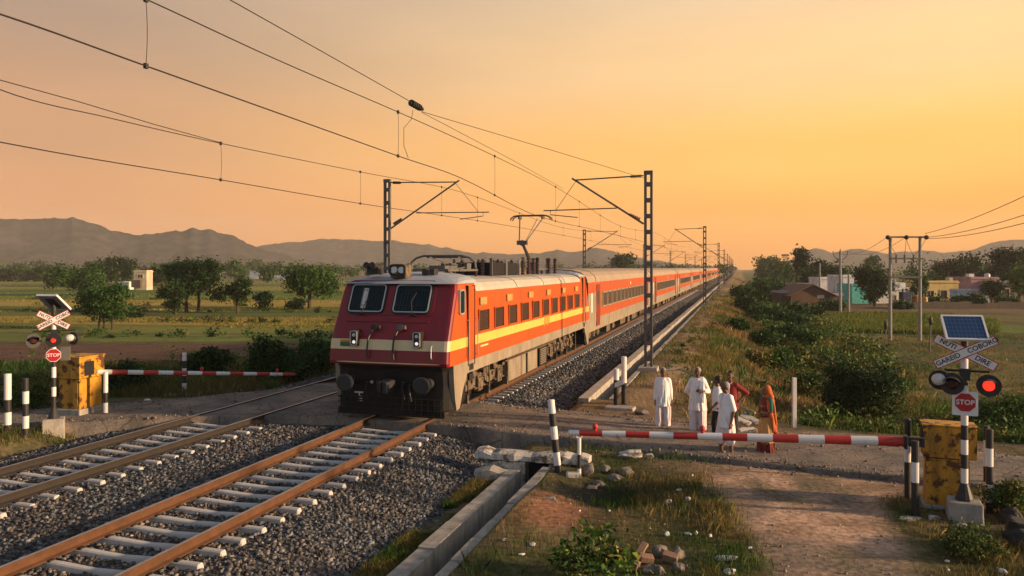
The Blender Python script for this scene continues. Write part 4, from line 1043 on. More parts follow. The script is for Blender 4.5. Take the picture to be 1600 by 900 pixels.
# ------------------------------------------------------------------ striped posts
def bollard(label, u, vb, vt, r, bands, group, lean=(0, 0), z0=None, base=None, top='flat', Y=None, n=14):
    p = G(u, vb) if Y is None else at(u, vb, Y)
    h = (vb-vt)/F*p.y
    t = thing('striped_post', label, 'striped post', p, 0, group)
    mb = MB(); k = len(bands); cuts = [i/k for i in range(k+1)]; mis = [0 if b == 'b' else 1 for b in bands]
    tp = Vector((lean[0], lean[1], h))
    mb.bands((0, 0, -.12), tp, r, n, cuts, mis)
    mb.build('post', [M['black'], M['white']], t)
    mb = MB(); mb.tube([tp, tp+tp.normalized()*.012, tp+tp.normalized()*.02], [r*1.03, r*1.0, r*.7], n); mb.build('cap', M['white'] if bands[-1] == 'w' else M['black'], t)
    if base: 
        mb = MB(); mb.box(-base[0], base[0], -base[1], base[1], -.2, base[2], top=(.03, .03)); mb.build('footing', M['whitewash'], t, bevel=.02)
    return t
gp = 'black and white striped guard posts'
bollard('thick black and white post at the left edge of the photo', 12, 676, 585, .085, 'bwbww', gp)
bollard('slimmer black and white post with black top, left of the left crossing signal', 40, 681, 592, .075, 'bwbwb', gp)
bollard('striped post carrying the boom beside the left yellow cabinet', 165, 654, 582, .062, 'bwbww', gp)
bollard('slender striped post behind the left boom on a pale concrete slab', 288, 616, 552, .07, 'bwbwbw', gp, base=(.55, .4, .06))
bollard('leaning striped post at the culvert headwall', 873, 738, 627, .075, 'bwbwbw', gp, lean=(-.16, .1))
bollard('black topped post behind the boom pivot of the right barrier', 1418, 778, 655, .055, 'bbwb', gp)
bollard('short striped post in front of the boom pivot of the right barrier', 1430, 806, 690, .062, 'bbwb', gp)
bollard('rear striped post right of the right crossing signal, mostly hidden', 1541, 760, 667, .05, 'bbwwb', gp)
bollard('front striped post right of the right crossing signal', 1546, 802, 672, .06, 'bwbwb', gp)
bollard('shorter white headed black post of the pair on the block by the drain', 963, 637, 577, .085, 'bbbw', gp)
bollard('taller white headed black post of the pair on the block by the drain', 975, 632, 558, .085, 'bbww', gp)
p = G(968, 640); t = thing('concrete_block', 'low concrete block under the two short striped posts beside the drain', 'concrete block', p, R(-20))
mb = MB(); mb.box(-.45, .5, -.3, .25, -.2, .1, top=(.04, .04)); mb.build('block', M['concrete'], t, bevel=.03)
p = at(968, 600, G(968, 640).y-.02); t = thing('white_board', 'white slanting board fixed between the two short striped posts', 'board', p, R(-16))
mb = MB(); mb.add([(-.15, 0, -.12), (.13, 0, .0), (.13, 0, .16), (-.15, 0, .02), (-.15, .03, -.12), (.13, .03, .0), (.13, .03, .16), (-.15, .03, .02)], [(0, 1, 2, 3), (7, 6, 5, 4), (0, 4, 5, 1), (1, 5, 6, 2), (2, 6, 7, 3), (3, 7, 4, 0)]); mb.build('panel', M['white'], t)
p = G(1241, 668); t = thing('marker_post', 'plain white post standing by the far road edge right of the woman', 'post', p)
mb = MB(); h = (668-590)/F*p.y; mb.box(-.05, .05, -.05, .05, -.1, h); mb.build('post', M['litter'], t, bevel=.006)
# ------------------------------------------------------------------ lettering
def lettering(name, txt, size, m, par, mtx, squeeze=1.0, thick=.002):
    cu = bpy.data.curves.new('txt', 'FONT'); cu.body = txt; cu.size = size; cu.align_x = 'CENTER'; cu.align_y = 'CENTER'; cu.extrude = thick; cu.resolution_u = 3; cu.offset = size*.018
    o = bpy.data.objects.new('txt', cu); COL.objects.link(o)
    me = bpy.data.meshes.new_from_object(o.evaluated_get(bpy.context.evaluated_depsgraph_get())); bpy.data.objects.remove(o)
    me.name = name; me.materials.clear(); me.materials.append(m)
    q = link(name, me, par); q.matrix_basis = mtx @ Matrix.Diagonal((squeeze, 1, 1, 1)); return q
def disc_lamp(par, x, y, z, r, rz, lens, lens_r, pale=False):
    """round backboard with hood; faces local -y turned by rz"""
    B = Matrix.Translation((x, y, z)) @ Matrix.Rotation(rz, 4, 'Z')
    mb = MB(); mb.M = B; mb.tube([(0, .0, 0), (0, .03, 0)], r, 28); mb.tube([(0, .03, 0), (0, .16, 0)], [r*.72, r*.5], 18); lp = mb.build('lamp', M['black'], par)
    mb = MB(); mb.M = B; n = 14; ri = lens_r*1.2
    for i in range(n):
        a0, a1 = PI*(-.08+1.16*i/n), PI*(-.08+1.16*(i+1)/n)
        d0 = .02+.2*max(0, math.sin(a0)); d1 = .02+.2*max(0, math.sin(a1))
        vs = []
        for a, d in ((a0, d0), (a1, d1)):
            for rr in (ri, ri+.012): vs += [(rr*math.cos(a), .0, rr*math.sin(a)), (rr*math.cos(a), -d, rr*math.sin(a))]
        mb.add(vs, [(0, 4, 5, 1), (2, 3, 7, 6), (1, 5, 7, 3), (0, 2, 6, 4)])
    mb.build('hood', M['black'], lp)
    mb = MB(); mb.M = B; mb.tube([(0, .0, 0), (0, -.02, 0), (0, -.035, 0)], [lens_r, lens_r, lens_r*.6], 20); mb.build('lens', M[lens], lp)
    if pale: 
        mb = MB(); mb.M = B; mb.ball((0, .12, .02), (r*.66, .13, r*.6), 14, 10); mb.build('lamp_back', M['lampback'], lp)
    return lp
def crossing_signal(label, p, rz, post_bands, zc, arm, za, lamps, stop, panel, base_h, ztop, words, small=None):
    t = thing('crossing_signal', label, 'crossing signal', p, rz)
    mb = MB(); zs = [b[0] for b in post_bands]
    for (z0, c), (z1, _) in zip(post_bands[:-1], post_bands[1:]): mb.tube([(0, 0, z0), (0, 0, z1)], .056, 14, 0 if c == 'b' else 1)
    mb.build('post', [M['black'], M['signwhite']], t)
    mb = MB(); mb.tube([(0, 0, base_h), (0, 0, base_h+.04), (0, 0, base_h+.28)], [.14, .135, .06], 12)
    mb.build('post_foot', M['black'], t)
    mb = MB(); mb.box(-.27, .27, -.25, .25, -.3, base_h, top=(.02, .02)); mb.build('base', M['concrete'], t, bevel=.025)
    # crossbuck
    an = math.atan2(za, arm); Lh = math.hypot(arm, za)
    for k, sg in enumerate((1, -1)):
        B = Matrix.Translation((0, -.095+.02*k, zc)) @ Matrix.Rotation(-sg*an, 4, 'Y') @ Matrix.Rotation(R(90), 4, 'X')
        mb = MB(); mb.M = B; mb.box(-Lh, Lh, -.08, .08, 0, .012, 0); mb.box(-Lh+.016, Lh-.016, -.066, .066, .0121, .016, 1)
        arm_o = mb.build('crossbuck_arm', [M['signred'], M['signwhite']], t)
        for wd, xx in zip(words[k], (-.56, .56)):
            lettering('lettering', wd, .115, M['black'], arm_o, B @ Matrix.Translation((xx*Lh, 0, .0185)), 1.0)
    # lamps on a cross tube
    zl = lamps[0]
    mb = MB(); mb.tube([(lamps[1], -.02, zl+.22), (lamps[2], -.02, zl+.22)], .02, 8); mb.cbox((0, -.02, zl+.16), (.15, .14, .2)); mb.build('lamp_bracket', M['black'], t)
    for a in lamps[3]: disc_lamp(t, *a)
    # stop board
    zs_, sr, plate = stop
    if plate:
        mb = MB(); mb.M = basis((0, -.075, zs_-.02), (1, 0, 0), (0, 0, 1)); rplate(mb, 0, 0, sr*2.15, sr*2.3, .02, .0, .012); mb.build('stop_plate', M['signwhite'], t)
    def octo(r): return [(r*math.cos(R(22.5+45*i)), r*math.sin(R(22.5+45*i))) for i in range(8)]
    B = basis((0, -.089, zs_), (1, 0, 0), (0, 0, 1)); mb = MB(); mb.M = B
    mb.prism(octo(sr), lambda q, h: (q[0], q[1], h), 0, .008, 0); mb.prism(octo(sr*.92), lambda q, h: (q[0], q[1], h), .0081, .012, 1)
    so = mb.build('stop_sign', [M['signwhite'], M['signred']], t)
    lettering('lettering', 'STOP', sr*.66, M['signwhite'], so, B @ Matrix.Translation((0, 0, .0145)), .98)
    # solar panel
    (pw, ph, tilt, prz, zp) = panel
    B = Matrix.Translation((0, 0, zp)) @ Matrix.Rotation(prz, 4, 'Z') @ Matrix.Rotation(tilt, 4, 'X')
    mb = MB(); mb.M = B; mb.box(-pw/2, pw/2, -ph/2, ph/2, -.02, .015); po = mb.build('solar_panel', M['solarback'], t)
    mb = MB(); mb.M = B; rring(mb, 0, 0, pw+.03, ph+.03, .03, .012, -.028, .026, None, 2); mb.build('panel_frame', M['signwhite'], po)
    mb = MB(); mb.M = B; mb.box(-pw/2+.02, pw/2-.02, -ph/2+.02, ph/2-.02, .0151, .018, 0)
    for i in range(1, 10): mb.box(-pw/2+pw*i/10-.002, -pw/2+pw*i/10+.002, -ph/2+.02, ph/2-.02, .0181, .0195, 1)
    for i in range(1, 6): mb.box(-pw/2+.02, pw/2-.02, -ph/2+ph*i/6-.002, -ph/2+ph*i/6+.002, .0197, .021, 1)
    mb.build('solar_cells', [M['solar'], M['solarline']], po)
    mb = MB(); mb.tube([(0, 0, ztop-.05), (0, 0, zp-.02)], .035, 8); mb.tube([(0, 0, zp-.24), (0, 0, zp-.12)], [.07, .06], 10); mb.M = B; mb.box(-.12, .12, -.18, .18, -.05, -.021); mb.build('panel_mount', M['black'], t)
    if small:
        mb = MB(); mb.box(*small); mb.build('relay_box', M['steel'], t, bevel=.01)
    return t
pR = G(1507, 812)
crossing_signal('right crossing signal with blue solar panel, lit red lamp and octagonal STOP sign', pR, R(-24),
    [(.34, 'b'), (.63, 'w'), (.88, 'b'), (1.12, 'w'), (1.37, 'b'), (1.62, 'w'), (2.3, 'b'), (2.5, 'w'), (2.95, 'b'), (3.12, 'b')], 2.87, .455, .235,
    (2.33, -.3, .36, [(.34, -.12, 2.33, .185, R(-6), 'redlit', .09), (-.2, -.14, 2.33, .185, R(-10), 'reddim', .1), (-.37, .02, 2.37, .17, R(168), 'reddim', .09, True)]),
    (2.02, .178, True), (.63, .5, R(48), R(10), 3.28), .34, 3.1, [('GAREID', 'COBORO'), ('NUTI', 'DIRE')])
pL = G(84, 672)
crossing_signal('left crossing signal beside the far track, its solar panel seen from below', pL, R(28),
    [(.3, 'b'), (.62, 'b'), (.9, 'w'), (1.15, 'b'), (1.4, 'w'), (1.68, 'b'), (1.9, 'w'), (2.9, 'b'), (3.15, 'b')], 2.93, .36, .2,
    (2.42, -.48, .5, [(.0, -.14, 2.4, .185, R(-6), 'redlit', .06), (-.45, -.1, 2.4, .19, R(22), 'reddim', .09), (.46, -.02, 2.42, .17, R(135), 'reddim', .08, True)]),
    (2.0, .185, False), (.6, .62, R(-38), R(-38), 3.4), .32, 3.12, [('GAREID', 'COBO'), ('NUTI', 'DIRE')], small=(.14, .38, .0, .2, 1.83, 2.2))
# ------------------------------------------------------------------ barriers
def barrier(label, p, rz, up, lo, plinth, boom_a, boom_b, r0, r1, nb, lamps, slot, tipw=False):
    t = thing('crossing_barrier', label, 'crossing barrier', p, rz)
    z = plinth
    mb = MB(); mb.box(-lo[0]/2-.05, lo[0]/2+.05, -lo[1]/2-.05, lo[1]/2+.05, -.25, z); mb.build('plinth', M['concrete'], t, bevel=.03)
    mb = MB(); mb.box(-lo[0]/2, lo[0]/2, -lo[1]/2, lo[1]/2, z, z+lo[2]); lw = mb.build('lower_cabinet', M['yellow'], t, bevel=.015)
    mb = MB(); mb.box(-lo[0]/2+.06, lo[0]/2-.06, -lo[1]/2-.008, -lo[1]/2+.01, z+.1, z+lo[2]-.1); mb.build('cabinet_door', M['yellow'], lw, bevel=.004)
    z1 = z+lo[2]+.015
    mb = MB(); mb.box(up[3], up[3]+up[0], -up[1]/2, up[1]/2, z1, z1+up[2]); hd_ = mb.build('drive_housing', M['yellow'], t, bevel=.018)
    mb = MB(); mb.box(up[3]-.02, up[3]+up[0]+.02, -up[1]/2-.02, up[1]/2+.02, z1+up[2]+.001, z1+up[2]+.03); mb.build('lid', M['yellow'], hd_, bevel=.008)
    mb = MB(); mb.box(*slot); mb.build('slot', M['dark'], hd_)
    inv = Matrix.Rotation(-rz, 4, 'Z'); A = inv @ (boom_a-p); B = inv @ (boom_b-p)
    mb = MB(); cuts = [0]; mis = []
    if tipw: 
        for i in range(nb): mis.append(i % 2); 
        k = .966; cuts = [k*i/nb for i in range(nb+1)]+[1.0]; mis.append(1)
    else:
        cuts = [i/nb for i in range(nb+1)]; mis = [(i+1) % 2 for i in range(nb)]
    mb.bands(A, B, r0, 16, cuts, mis, r1); bo = mb.build('boom', [M['red'], M['white']], t)
    d = (A-B).normalized()
    mb = MB(); mb.tube([A-d*.1, A+d*.32], r0*.6, 10); mb.cbox(A+d*.2, (.26, .12, .16)); mb.cbox(A+d*.02, (.06, r0*2.6, r0*2.6)); mb.build('boom_bracket', M['black'], t, bevel=.01)
    for k in lamps:
        c = A.lerp(B, k); mb = MB(); rr = r0+(r1-r0)*k
        mb.tube([c+Vector((0, 0, rr*.9)), c+Vector((0, 0, rr+.04))], .035, 10); mb.ball(c+Vector((0, 0, rr+.075)), (.055, .055, .06), 12, 8); mb.build('boom_lamp', M['red'], bo)
    return t
pB = at(1478, 789, 13.75); pB.z = 0
barrier('right crossing barrier with rusty yellow cabinet and thick red and white boom', pB, R(-22), (.84, .5, .56, -.39), (.68, .45, .83), .06,
        at(1413, 690, 13.6), at(889, 676, 14.9), .088, .055, 13, (.147, .58, .92)[1:2]+(.915,), (-.405, -.33, -.18, .1, 1.05, 1.42), tipw=True)
pB = at(126, 657, 22.15); pB.z = 0
barrier('left crossing barrier with yellow cabinet and thin red and white boom beyond the far track', pB, R(-13), (.82, .95, .6, -.42), (.7, .85, .85), .26,
        at(150, 581, 22.3), at(461, 585, 25.4), .075, .05, 14, (.5, .9), (.3, .42, -.3, .05, 1.2, 1.6))
p = G(905, 745); t = thing('boom_rest', 'white and black forked rest holding the tip of the right boom', 'boom rest', p)
top = at(905, 684, p.y)-p
mb = MB(); mb.bands((0, 0, -.1), (0, 0, top.z), .04, 10, [0, .3, .62, 1], [1, 0, 1]); mb.build('post', [M['black'], M['white']], t)
mb = MB(); mb.tube([(-.06, 0, top.z+.1), (-.05, 0, top.z), (.05, 0, top.z), (.06, 0, top.z+.1)], .014, 6); mb.build('fork', M['white'], t)
mb = MB(); mb.box(-.3, .06, -.12, .14, -.1, .1, top=(.03, .04)); mb.build('footing', M['whitewash'], t, bevel=.03)

# pale concrete kerb left of the far track beyond the road
t = thing('concrete_kerb', 'pale concrete kerb running left of the far track beyond the road', 'kerb', TR(28, -15.9, -.1)); inv = Matrix.Translation(-t.location)
mb = MB(); mb.M = inv; wall_run(mb, 28.6, 60, -16.05, -15.75, -.4, .1, 1.8, 9); mb.build('kerb_stone', M['whitewash'], t, bevel=.015)
# ------------------------------------------------------------------ hills
M['hill'] = mat('scrub_hill', (.06, .056, .055), .95, var=.5, scale=.016, patch=(.022, .028, .024), pscale=.06, pth=(.44, .56), spec=.05)
def hill(name, prof, D, depth, seed, base=-3):
    us = np.arange(prof[0][0], prof[-1][0]+.1, 5.0); rv = np.interp(us, [p[0] for p in prof], [p[1] for p in prof])
    k = np.array([.25, .5, .25]); 
    for _ in range(2): rv = np.convolve(np.pad(rv, 1, mode='edge'), k, 'valid')
    H = (HV-rv)/F*D + CZ + 4.5*(fbm(us*.07, us*0, seed, 4)-.5)*2
    ws = np.linspace(0, 1, 42); V = []
    for i, u in enumerate(us):
        for w in ws:
            Y = D-depth*(1-w)*1.0 if w <= .7 else D-depth*.3+(w-.7)*depth
            t = w/.7 if w <= .7 else max(0, 1-(w-.7)/.6)
            X = (u-800)/F*Y
            g = fbm(X*.008+seed, Y*.004, seed+3, 5); sh = (t**1.25 if w <= .7 else t)
            hh = (H[i]-base)*sh*(1-.95*(g-.25)*(1-t**2)*1.6*(t > 0))*(Y/D if w <= .7 else 1) + base + 11*(float(fbm(X*.022, Y*.022, seed+9, 4))-.5)*min(1, t*3)*(1-t**5)
            V.append((X, Y, max(hh, base)))
    n = len(us); m = len(ws); idx = np.arange(n*m).reshape(n, m)
    Fh = np.stack([idx[:-1, :-1], idx[1:, :-1], idx[1:, 1:], idx[:-1, 1:]], -1).reshape(-1, 4)
    return tag(link(name, nmesh(name, np.array(V), Fh, M['hill'], smooth=True)), kind='structure')
hill('hill', [(-420, 400), (-250, 380), (-120, 352), (0, 347), (50, 346), (100, 345), (140, 350), (180, 366), (215, 372), (262, 368), (300, 362), (335, 363), (380, 380), (430, 396), (480, 408), (540, 418)], 1250, 420, 3)
hill('hill', [(330, 400), (395, 387), (430, 383), (470, 379), (520, 375), (570, 377), (620, 379), (680, 386), (720, 393), (760, 397), (800, 398), (840, 397), (872, 391), (895, 396), (925, 388), (950, 392), (990, 402), (1060, 412), (1130, 418)], 1800, 420, 8)
hill('hill', [(1190, 418), (1235, 408), (1262, 393), (1276, 388), (1300, 395), (1335, 388), (1362, 393), (1390, 397), (1440, 392), (1490, 396), (1525, 391), (1548, 380), (1575, 376), (1610, 377), (1680, 385), (1760, 395), (1850, 410), (1900, 418)], 1900, 420, 14)
# ------------------------------------------------------------------ foliage
DK = [(.006, .023, .005), (.011, .036, .007), (.019, .052, .009)]
MD = [(.015, .047, .008), (.026, .072, .011), (.041, .096, .014)]
LT = [(.045, .098, .015), (.074, .135, .02), (.098, .15, .024), (.036, .078, .015)]
YG = [(.12, .115, .022), (.08, .09, .02), (.17, .14, .03), (.05, .06, .016)]
DRY = [(.19, .12, .045), (.13, .085, .035), (.24, .16, .06), (.09, .075, .025)]
def leaves(lobes, nclump, per, leaf, seed, pal, sig=.32, squash=.8, outer=.45, aspect=.5):
    r = np.random.default_rng(seed); lb = np.array([l[:6] for l in lobes], float); vol = lb[:, 3]*lb[:, 4]*lb[:, 5]; vol = vol**.8
    k = r.choice(len(lb), nclump, p=vol/vol.sum()); d = r.normal(size=(nclump, 3)); d /= np.linalg.norm(d, axis=1)[:, None]
    c = lb[k, :3] + d*lb[k, 3:6]*(r.random(nclump)**outer)[:, None]
    cs = r.uniform(.6, 1.35, nclump); pc = np.array(pal)[r.integers(0, len(pal), nclump)]*r.uniform(.75, 1.25, (nclump, 1))
    n = nclump*per; ci = np.repeat(np.arange(nclump), per)
    p = c[ci] + r.normal(size=(n, 3))*np.array([1, 1, squash])*(sig*cs[ci])[:, None]
    nr = r.normal(size=(n, 3))*1.0 + np.array([0, 0, .7]); nr /= np.linalg.norm(nr, axis=1)[:, None]
    a = r.normal(size=(n, 3)); a -= nr*(a*nr).sum(1)[:, None]; a /= np.linalg.norm(a, axis=1)[:, None]; b = np.cross(nr, a)
    l = leaf*r.uniform(.55, 1.3, n)
    al = a*l[:, None]; bw = b*(l*aspect)[:, None]
    V = np.stack([p-al, p+bw-al*.1+nr*(l*.12)[:, None], p+al, p-bw-al*.1+nr*(l*.12)[:, None]], 1).reshape(-1, 3)
    Fa = np.arange(n*4).reshape(n, 4); C = np.repeat(np.clip(pc[ci]*r.uniform(.7, 1.35, (n, 1)), .004, .6), 4, 0)
    return V, Fa, C
def shape_lobes(shape, w, h, r):
    """crown lobes for a tree w wide and h tall, base at the origin"""
    L_ = []
    if shape == 'round':
        for i in range(9):
            a = r.uniform(0, 2*PI); q = r.uniform(.1, .32)*w; z = r.uniform(.3, .82)*h; s = r.uniform(.17, .25)*w
            L_.append((q*math.cos(a), q*math.sin(a), z, s, s, s*.8))
        L_.append((0, 0, .65*h, .3*w, .3*w, .26*h))
    elif shape == 'wide':
        for i in range(11):
            a = r.uniform(0, 2*PI); q = r.uniform(.15, .38)*w; z = r.uniform(.28, .84)*h*(1-.15*q/w); s = r.uniform(.15, .23)*w
            L_.append((q*math.cos(a), q*math.sin(a), z, s, s, s*.75))
        L_.append((0, 0, .6*h, .33*w, .33*w, .22*h))
    elif shape == 'open':
        for i in range(11):
            a = r.uniform(0, 2*PI); q = r.uniform(.08, .38)*w; z = r.uniform(.26, .9)*h; s = r.uniform(.12, .2)*w
            L_.append((q*math.cos(a), q*math.sin(a), z, s, s, s*.7))
    elif shape == 'tall':
        for i in range(8):
            a = r.uniform(0, 2*PI); q = r.uniform(.05, .3)*w; z = r.uniform(.55, .93)*h; s = r.uniform(.14, .22)*w
            L_.append((q*math.cos(a), q*math.sin(a), z, s, s, s*.8))
    else:   # bush: down to the ground
        for i in range(9):
            a = r.uniform(0, 2*PI); q = r.uniform(.08, .36)*w; s = r.uniform(.14, .22)*w; z = r.uniform(.22, .78)*h*(1-.5*q/w)
            L_.append((q*math.cos(a), q*math.sin(a), z, s, s, min(s, .3*h)))
        L_.append((0, 0, .4*h, .3*w, .3*w, .34*h))
    return L_
def plant(name, label, cat, p, w, h, shape, pal, leaf, nleaf, seed, group=None, stems=None):
    r = random.Random(seed); t = thing(name, label, cat, p, 0, group); lobes = shape_lobes(shape, w, h, r)
    per = 22; nc = max(12, nleaf//per)
    V, Fa, C = leaves(lobes, nc, per, leaf, seed, pal, sig=max(leaf*1.5, .055*w))
    link('crown' if shape != 'bush' else 'foliage', nmesh('crown', V, Fa, M['leaf'], C), t)
    mb = MB(); tr = max(.05, .022*h+.012*w)
    base = stems or [(0, 0)]
    if shape == 'bush':
        for i in range(5):
            l = lobes[i]; mb.tube([(l[0]*.15, l[1]*.15, -.1), (l[0]*.5, l[1]*.5, l[2]*.5), (l[0], l[1], l[2])], [.03, .02, .008], 5)
        mb.build('stem', M['bark'], t)
    else:
        for bi, (bx, by) in enumerate(base):
            fk = .38*h*r.uniform(.85, 1.1); q = tr/(len(base)**.5)
            a = Vector((bx, by, -.25)); b = Vector((bx*.9+r.uniform(-.1, .1)*w*.3, by*.9, fk*.5)); c = Vector((bx*.75+r.uniform(-.08, .08)*w*.4, by*.7, fk))
            mb.tube([a, (a+b)*.5*Vector((1, 1, 1)), b, c], [q*1.5, q*1.15, q, q*.8], 8)
            for l in lobes[bi::len(base)][:6]:
                e = Vector(l[:3]); mid = c.lerp(e, .5)+Vector((r.uniform(-.1, .1)*w, r.uniform(-.1, .1)*w, .05*h)); mb.tube([c, mid, e], [q*.6, q*.35, q*.12], 6)
        mb.build('trunk', M['bark'], t)
    return t
def ptree(label, u, vb, vt, wpx, shape, pal, seed, leaf=None, nleaf=3000, name='tree', cat='tree', group=None, z0=None, stems=None, Y=None):
    p = G(u, vb, -.9 if u < 1000 else -2) if Y is None else at(u, vb, Y)
    if Y is not None: p.z = ground_xy(p.x, p.y) if z0 is None else z0
    top = CZ - (vt-HV)/F*p.y; h = top-p.z; w = wpx/F*p.y
    leaf = leaf or max(.06, .0019*p.y)
    return plant(name, label, cat, p, w*1.1, h, shape, pal, leaf*1.12, int(nleaf*1.35), seed, group, [(a*w, 0) for a in stems] if stems else None)
# left fields
ptree('olive green tree with three thin trunks behind the left crossing signal', 160, 514, 438, 78, 'wide', MD, 1, nleaf=5200, stems=(-.08, .06, .2))
ptree('largest leafy tree in the left fields, two trunks and an open ragged crown', 308, 488, 395, 92, 'open', DK+MD[:1], 2, nleaf=6500, stems=(-.18, .02))
ptree('dark low tree crowding the left foot of the largest field tree', 274, 492, 438, 44, 'open', DK, 3, nleaf=2600)
ptree('small leaning tree right of the largest field tree', 371, 490, 434, 44, 'open', DK+MD[1:2], 4, nleaf=2600)
ptree('tiny bushy tree standing alone between two field trees', 413, 485, 456, 24, 'round', DK, 5, nleaf=1100)
ptree('rounded mid green tree nearest the locomotive in the left fields', 484, 482, 407, 82, 'wide', MD+LT[:1], 6, nleaf=6200)
ptree('big dark tree behind the white building, left of it', 181, 448, 396, 68, 'wide', DK, 7, nleaf=3600)
ptree('mid green broad tree left of the big dark tree', 124, 462, 411, 72, 'wide', MD, 8, nleaf=3800)
ptree('broad green tree just right of the white building', 256, 450, 406, 58, 'wide', MD, 9, nleaf=3800)
gs = 'small dark trees along the far field edge'
for i, (u, vb, vt, w, lb) in enumerate([(83, 452, 428, 22, 'narrow small tree left of the mid green broad tree'), (62, 440, 420, 24, 'small round tree third from the left photo edge'), (36, 440, 424, 20, 'small round tree second from the left photo edge'), (8, 440, 422, 26, 'small tree cut by the left photo edge'), (372, 438, 407, 26, 'hazy tall tree behind the leaning tree'), (418, 442, 414, 22, 'dark small tree beside the pale shed'), (397, 430, 409, 18, 'hazy slim tree between two far trees')]):
    ptree(lb, u, vb, vt, w, 'round', DK if i < 4 else MD, 20+i, nleaf=900, group=gs)
ptree('low dark bush in the field left of the rounded tree', 463, 484, 468, 30, 'bush', DK, 30, nleaf=700, name='bush', cat='bush')
ptree('small bush on the field edge right of the three trunked tree', 210, 496, 480, 16, 'bush', DK, 31, nleaf=500, name='bush', cat='bush')
ptree('dark shrub beneath the left boom beyond the far track', 320, 594, 541, 74, 'bush', DK+MD[:1], 32, leaf=.07, nleaf=5200, name='bush', cat='bush')
ptree('large green shrub behind the tip of the left boom', 440, 588, 522, 92, 'bush', DK+MD, 33, leaf=.075, nleaf=7000, name='bush', cat='bush')
ptree('green shrub pressed against the left side of the locomotive', 500, 582, 520, 66, 'bush', MD, 34, leaf=.075, nleaf=5000, name='bush', cat='bush')
ptree('low shrub behind the left yellow cabinet', 190, 610, 560, 90, 'bush', DK+MD, 35, leaf=.06, nleaf=3600, name='bush', cat='bush')
ptree('low weedy bush left of the left crossing signal', 45, 640, 598, 60, 'bush', MD+YG[:1], 36, leaf=.05, nleaf=2200, name='bush', cat='bush')
ptree('hazy round tree behind the train roof, left of the near mast', 972, 424, 392, 36, 'round', DK+MD[:1], 37, nleaf=1500, Y=300)
# far tree lines, read as masses
def treeline(name, Y0, Y1, u0, u1, n, seed, hmin, hmax, pal, leaf):
    r = np.random.default_rng(seed); Vs, Fs, Cs = [], [], []; off = 0
    for i in range(n):
        Y = r.uniform(Y0, Y1); u = r.uniform(u0, u1); p = at(u, 430, Y); z = ground_xy(p.x, p.y); h = r.uniform(hmin, hmax); w = h*r.uniform(.8, 1.6)
        lb = [(p.x+r.normal()*.28*w, p.y+r.normal()*.2*w, z+h*r.uniform(.3, .8), w*.24, w*.24, h*.22) for _ in range(6)]
        V, Fa, C = leaves(lb, 14, 14, leaf, int(r.integers(1e6)), pal, sig=.11*w)
        Vs.append(V); Fs.append(Fa+off); Cs.append(C); off += len(V)
    return tag(link(name, nmesh(name, np.concatenate(Vs), np.concatenate(Fs), M['leaf'], np.concatenate(Cs))), kind='stuff')
treeline('far_treeline', 330, 520, -60, 700, 70, 41, 4, 9, DK+MD, .7)
treeline('far_treeline', 300, 480, 880, 1135, 34, 42, 4, 8.5, DK+MD, .7)
treeline('far_treeline', 600, 900, -80, 1250, 80, 43, 5, 10, MD, 1.1)
treeline('village_treeline', 190, 330, 1210, 1720, 60, 44, 5, 10, MD+DK, .5)
# right side
ptree('hazy broad tree at the end of the railway line', 1212, 432, 402, 52, 'wide', MD, 51, nleaf=2600, Y=330, z0=-2)
ptree('tall thin tree with feathery top left of the village', 1247, 446, 388, 32, 'tall', DK, 52, nleaf=1500, Y=190, z0=-2)
ptree('dark green tree behind the brick hut', 1285, 462, 404, 66, 'wide', DK+MD[:1], 53, nleaf=3400, Y=170, z0=-2)
ptree('round dense tree hiding part of the turquoise house', 1367, 480, 414, 56, 'round', DK+MD[:1], 54, nleaf=4600, Y=122, z0=-2)
ptree('large dome shaped dark tree behind the yellow house', 1500, 452, 396, 78, 'wide', DK, 55, nleaf=4800, Y=190, z0=-2)
ptree('tallest leafy tree at the right photo edge', 1578, 462, 373, 84, 'open', DK, 56, nleaf=5200, Y=165, z0=-2)
ptree('light green tree in front of the pink house at the right edge', 1592, 482, 412, 44, 'round', LT+MD, 57, nleaf=2600, Y=135, z0=-2)
ptree('small dark tree between the pale wall and the grey roofed porch', 1549, 474, 436, 32, 'round', DK+MD[:1], 58, nleaf=1500, Y=132, z0=-2)
ptree('green tree between the H pole and the yellow house', 1435, 472, 432, 22, 'open', MD, 59, nleaf=900, Y=128, z0=-2)
ptree('leafy tree above the yellow house roof', 1478, 462, 428, 56, 'wide', MD+LT[:1], 60, nleaf=2200, Y=165, z0=-2)
ptree('tree behind the pale house with the stair tower', 1335, 462, 418, 50, 'wide', MD, 61, nleaf=2200, Y=185, z0=-2)
ptree('round hazy tree on the skyline left of the H pole', 1361, 440, 396, 26, 'round', MD, 62, nleaf=1000, Y=260, z0=-2)
ptree('bushy green tree left of the brick hut', 1222, 476, 446, 40, 'round', MD, 63, nleaf=1800, Y=128, z0=-2)
ptree('yellow green tree beside the pink house', 1512, 470, 428, 26, 'round', LT, 64, nleaf=1100, Y=160, z0=-2)
gb = 'bushes on the embankment'
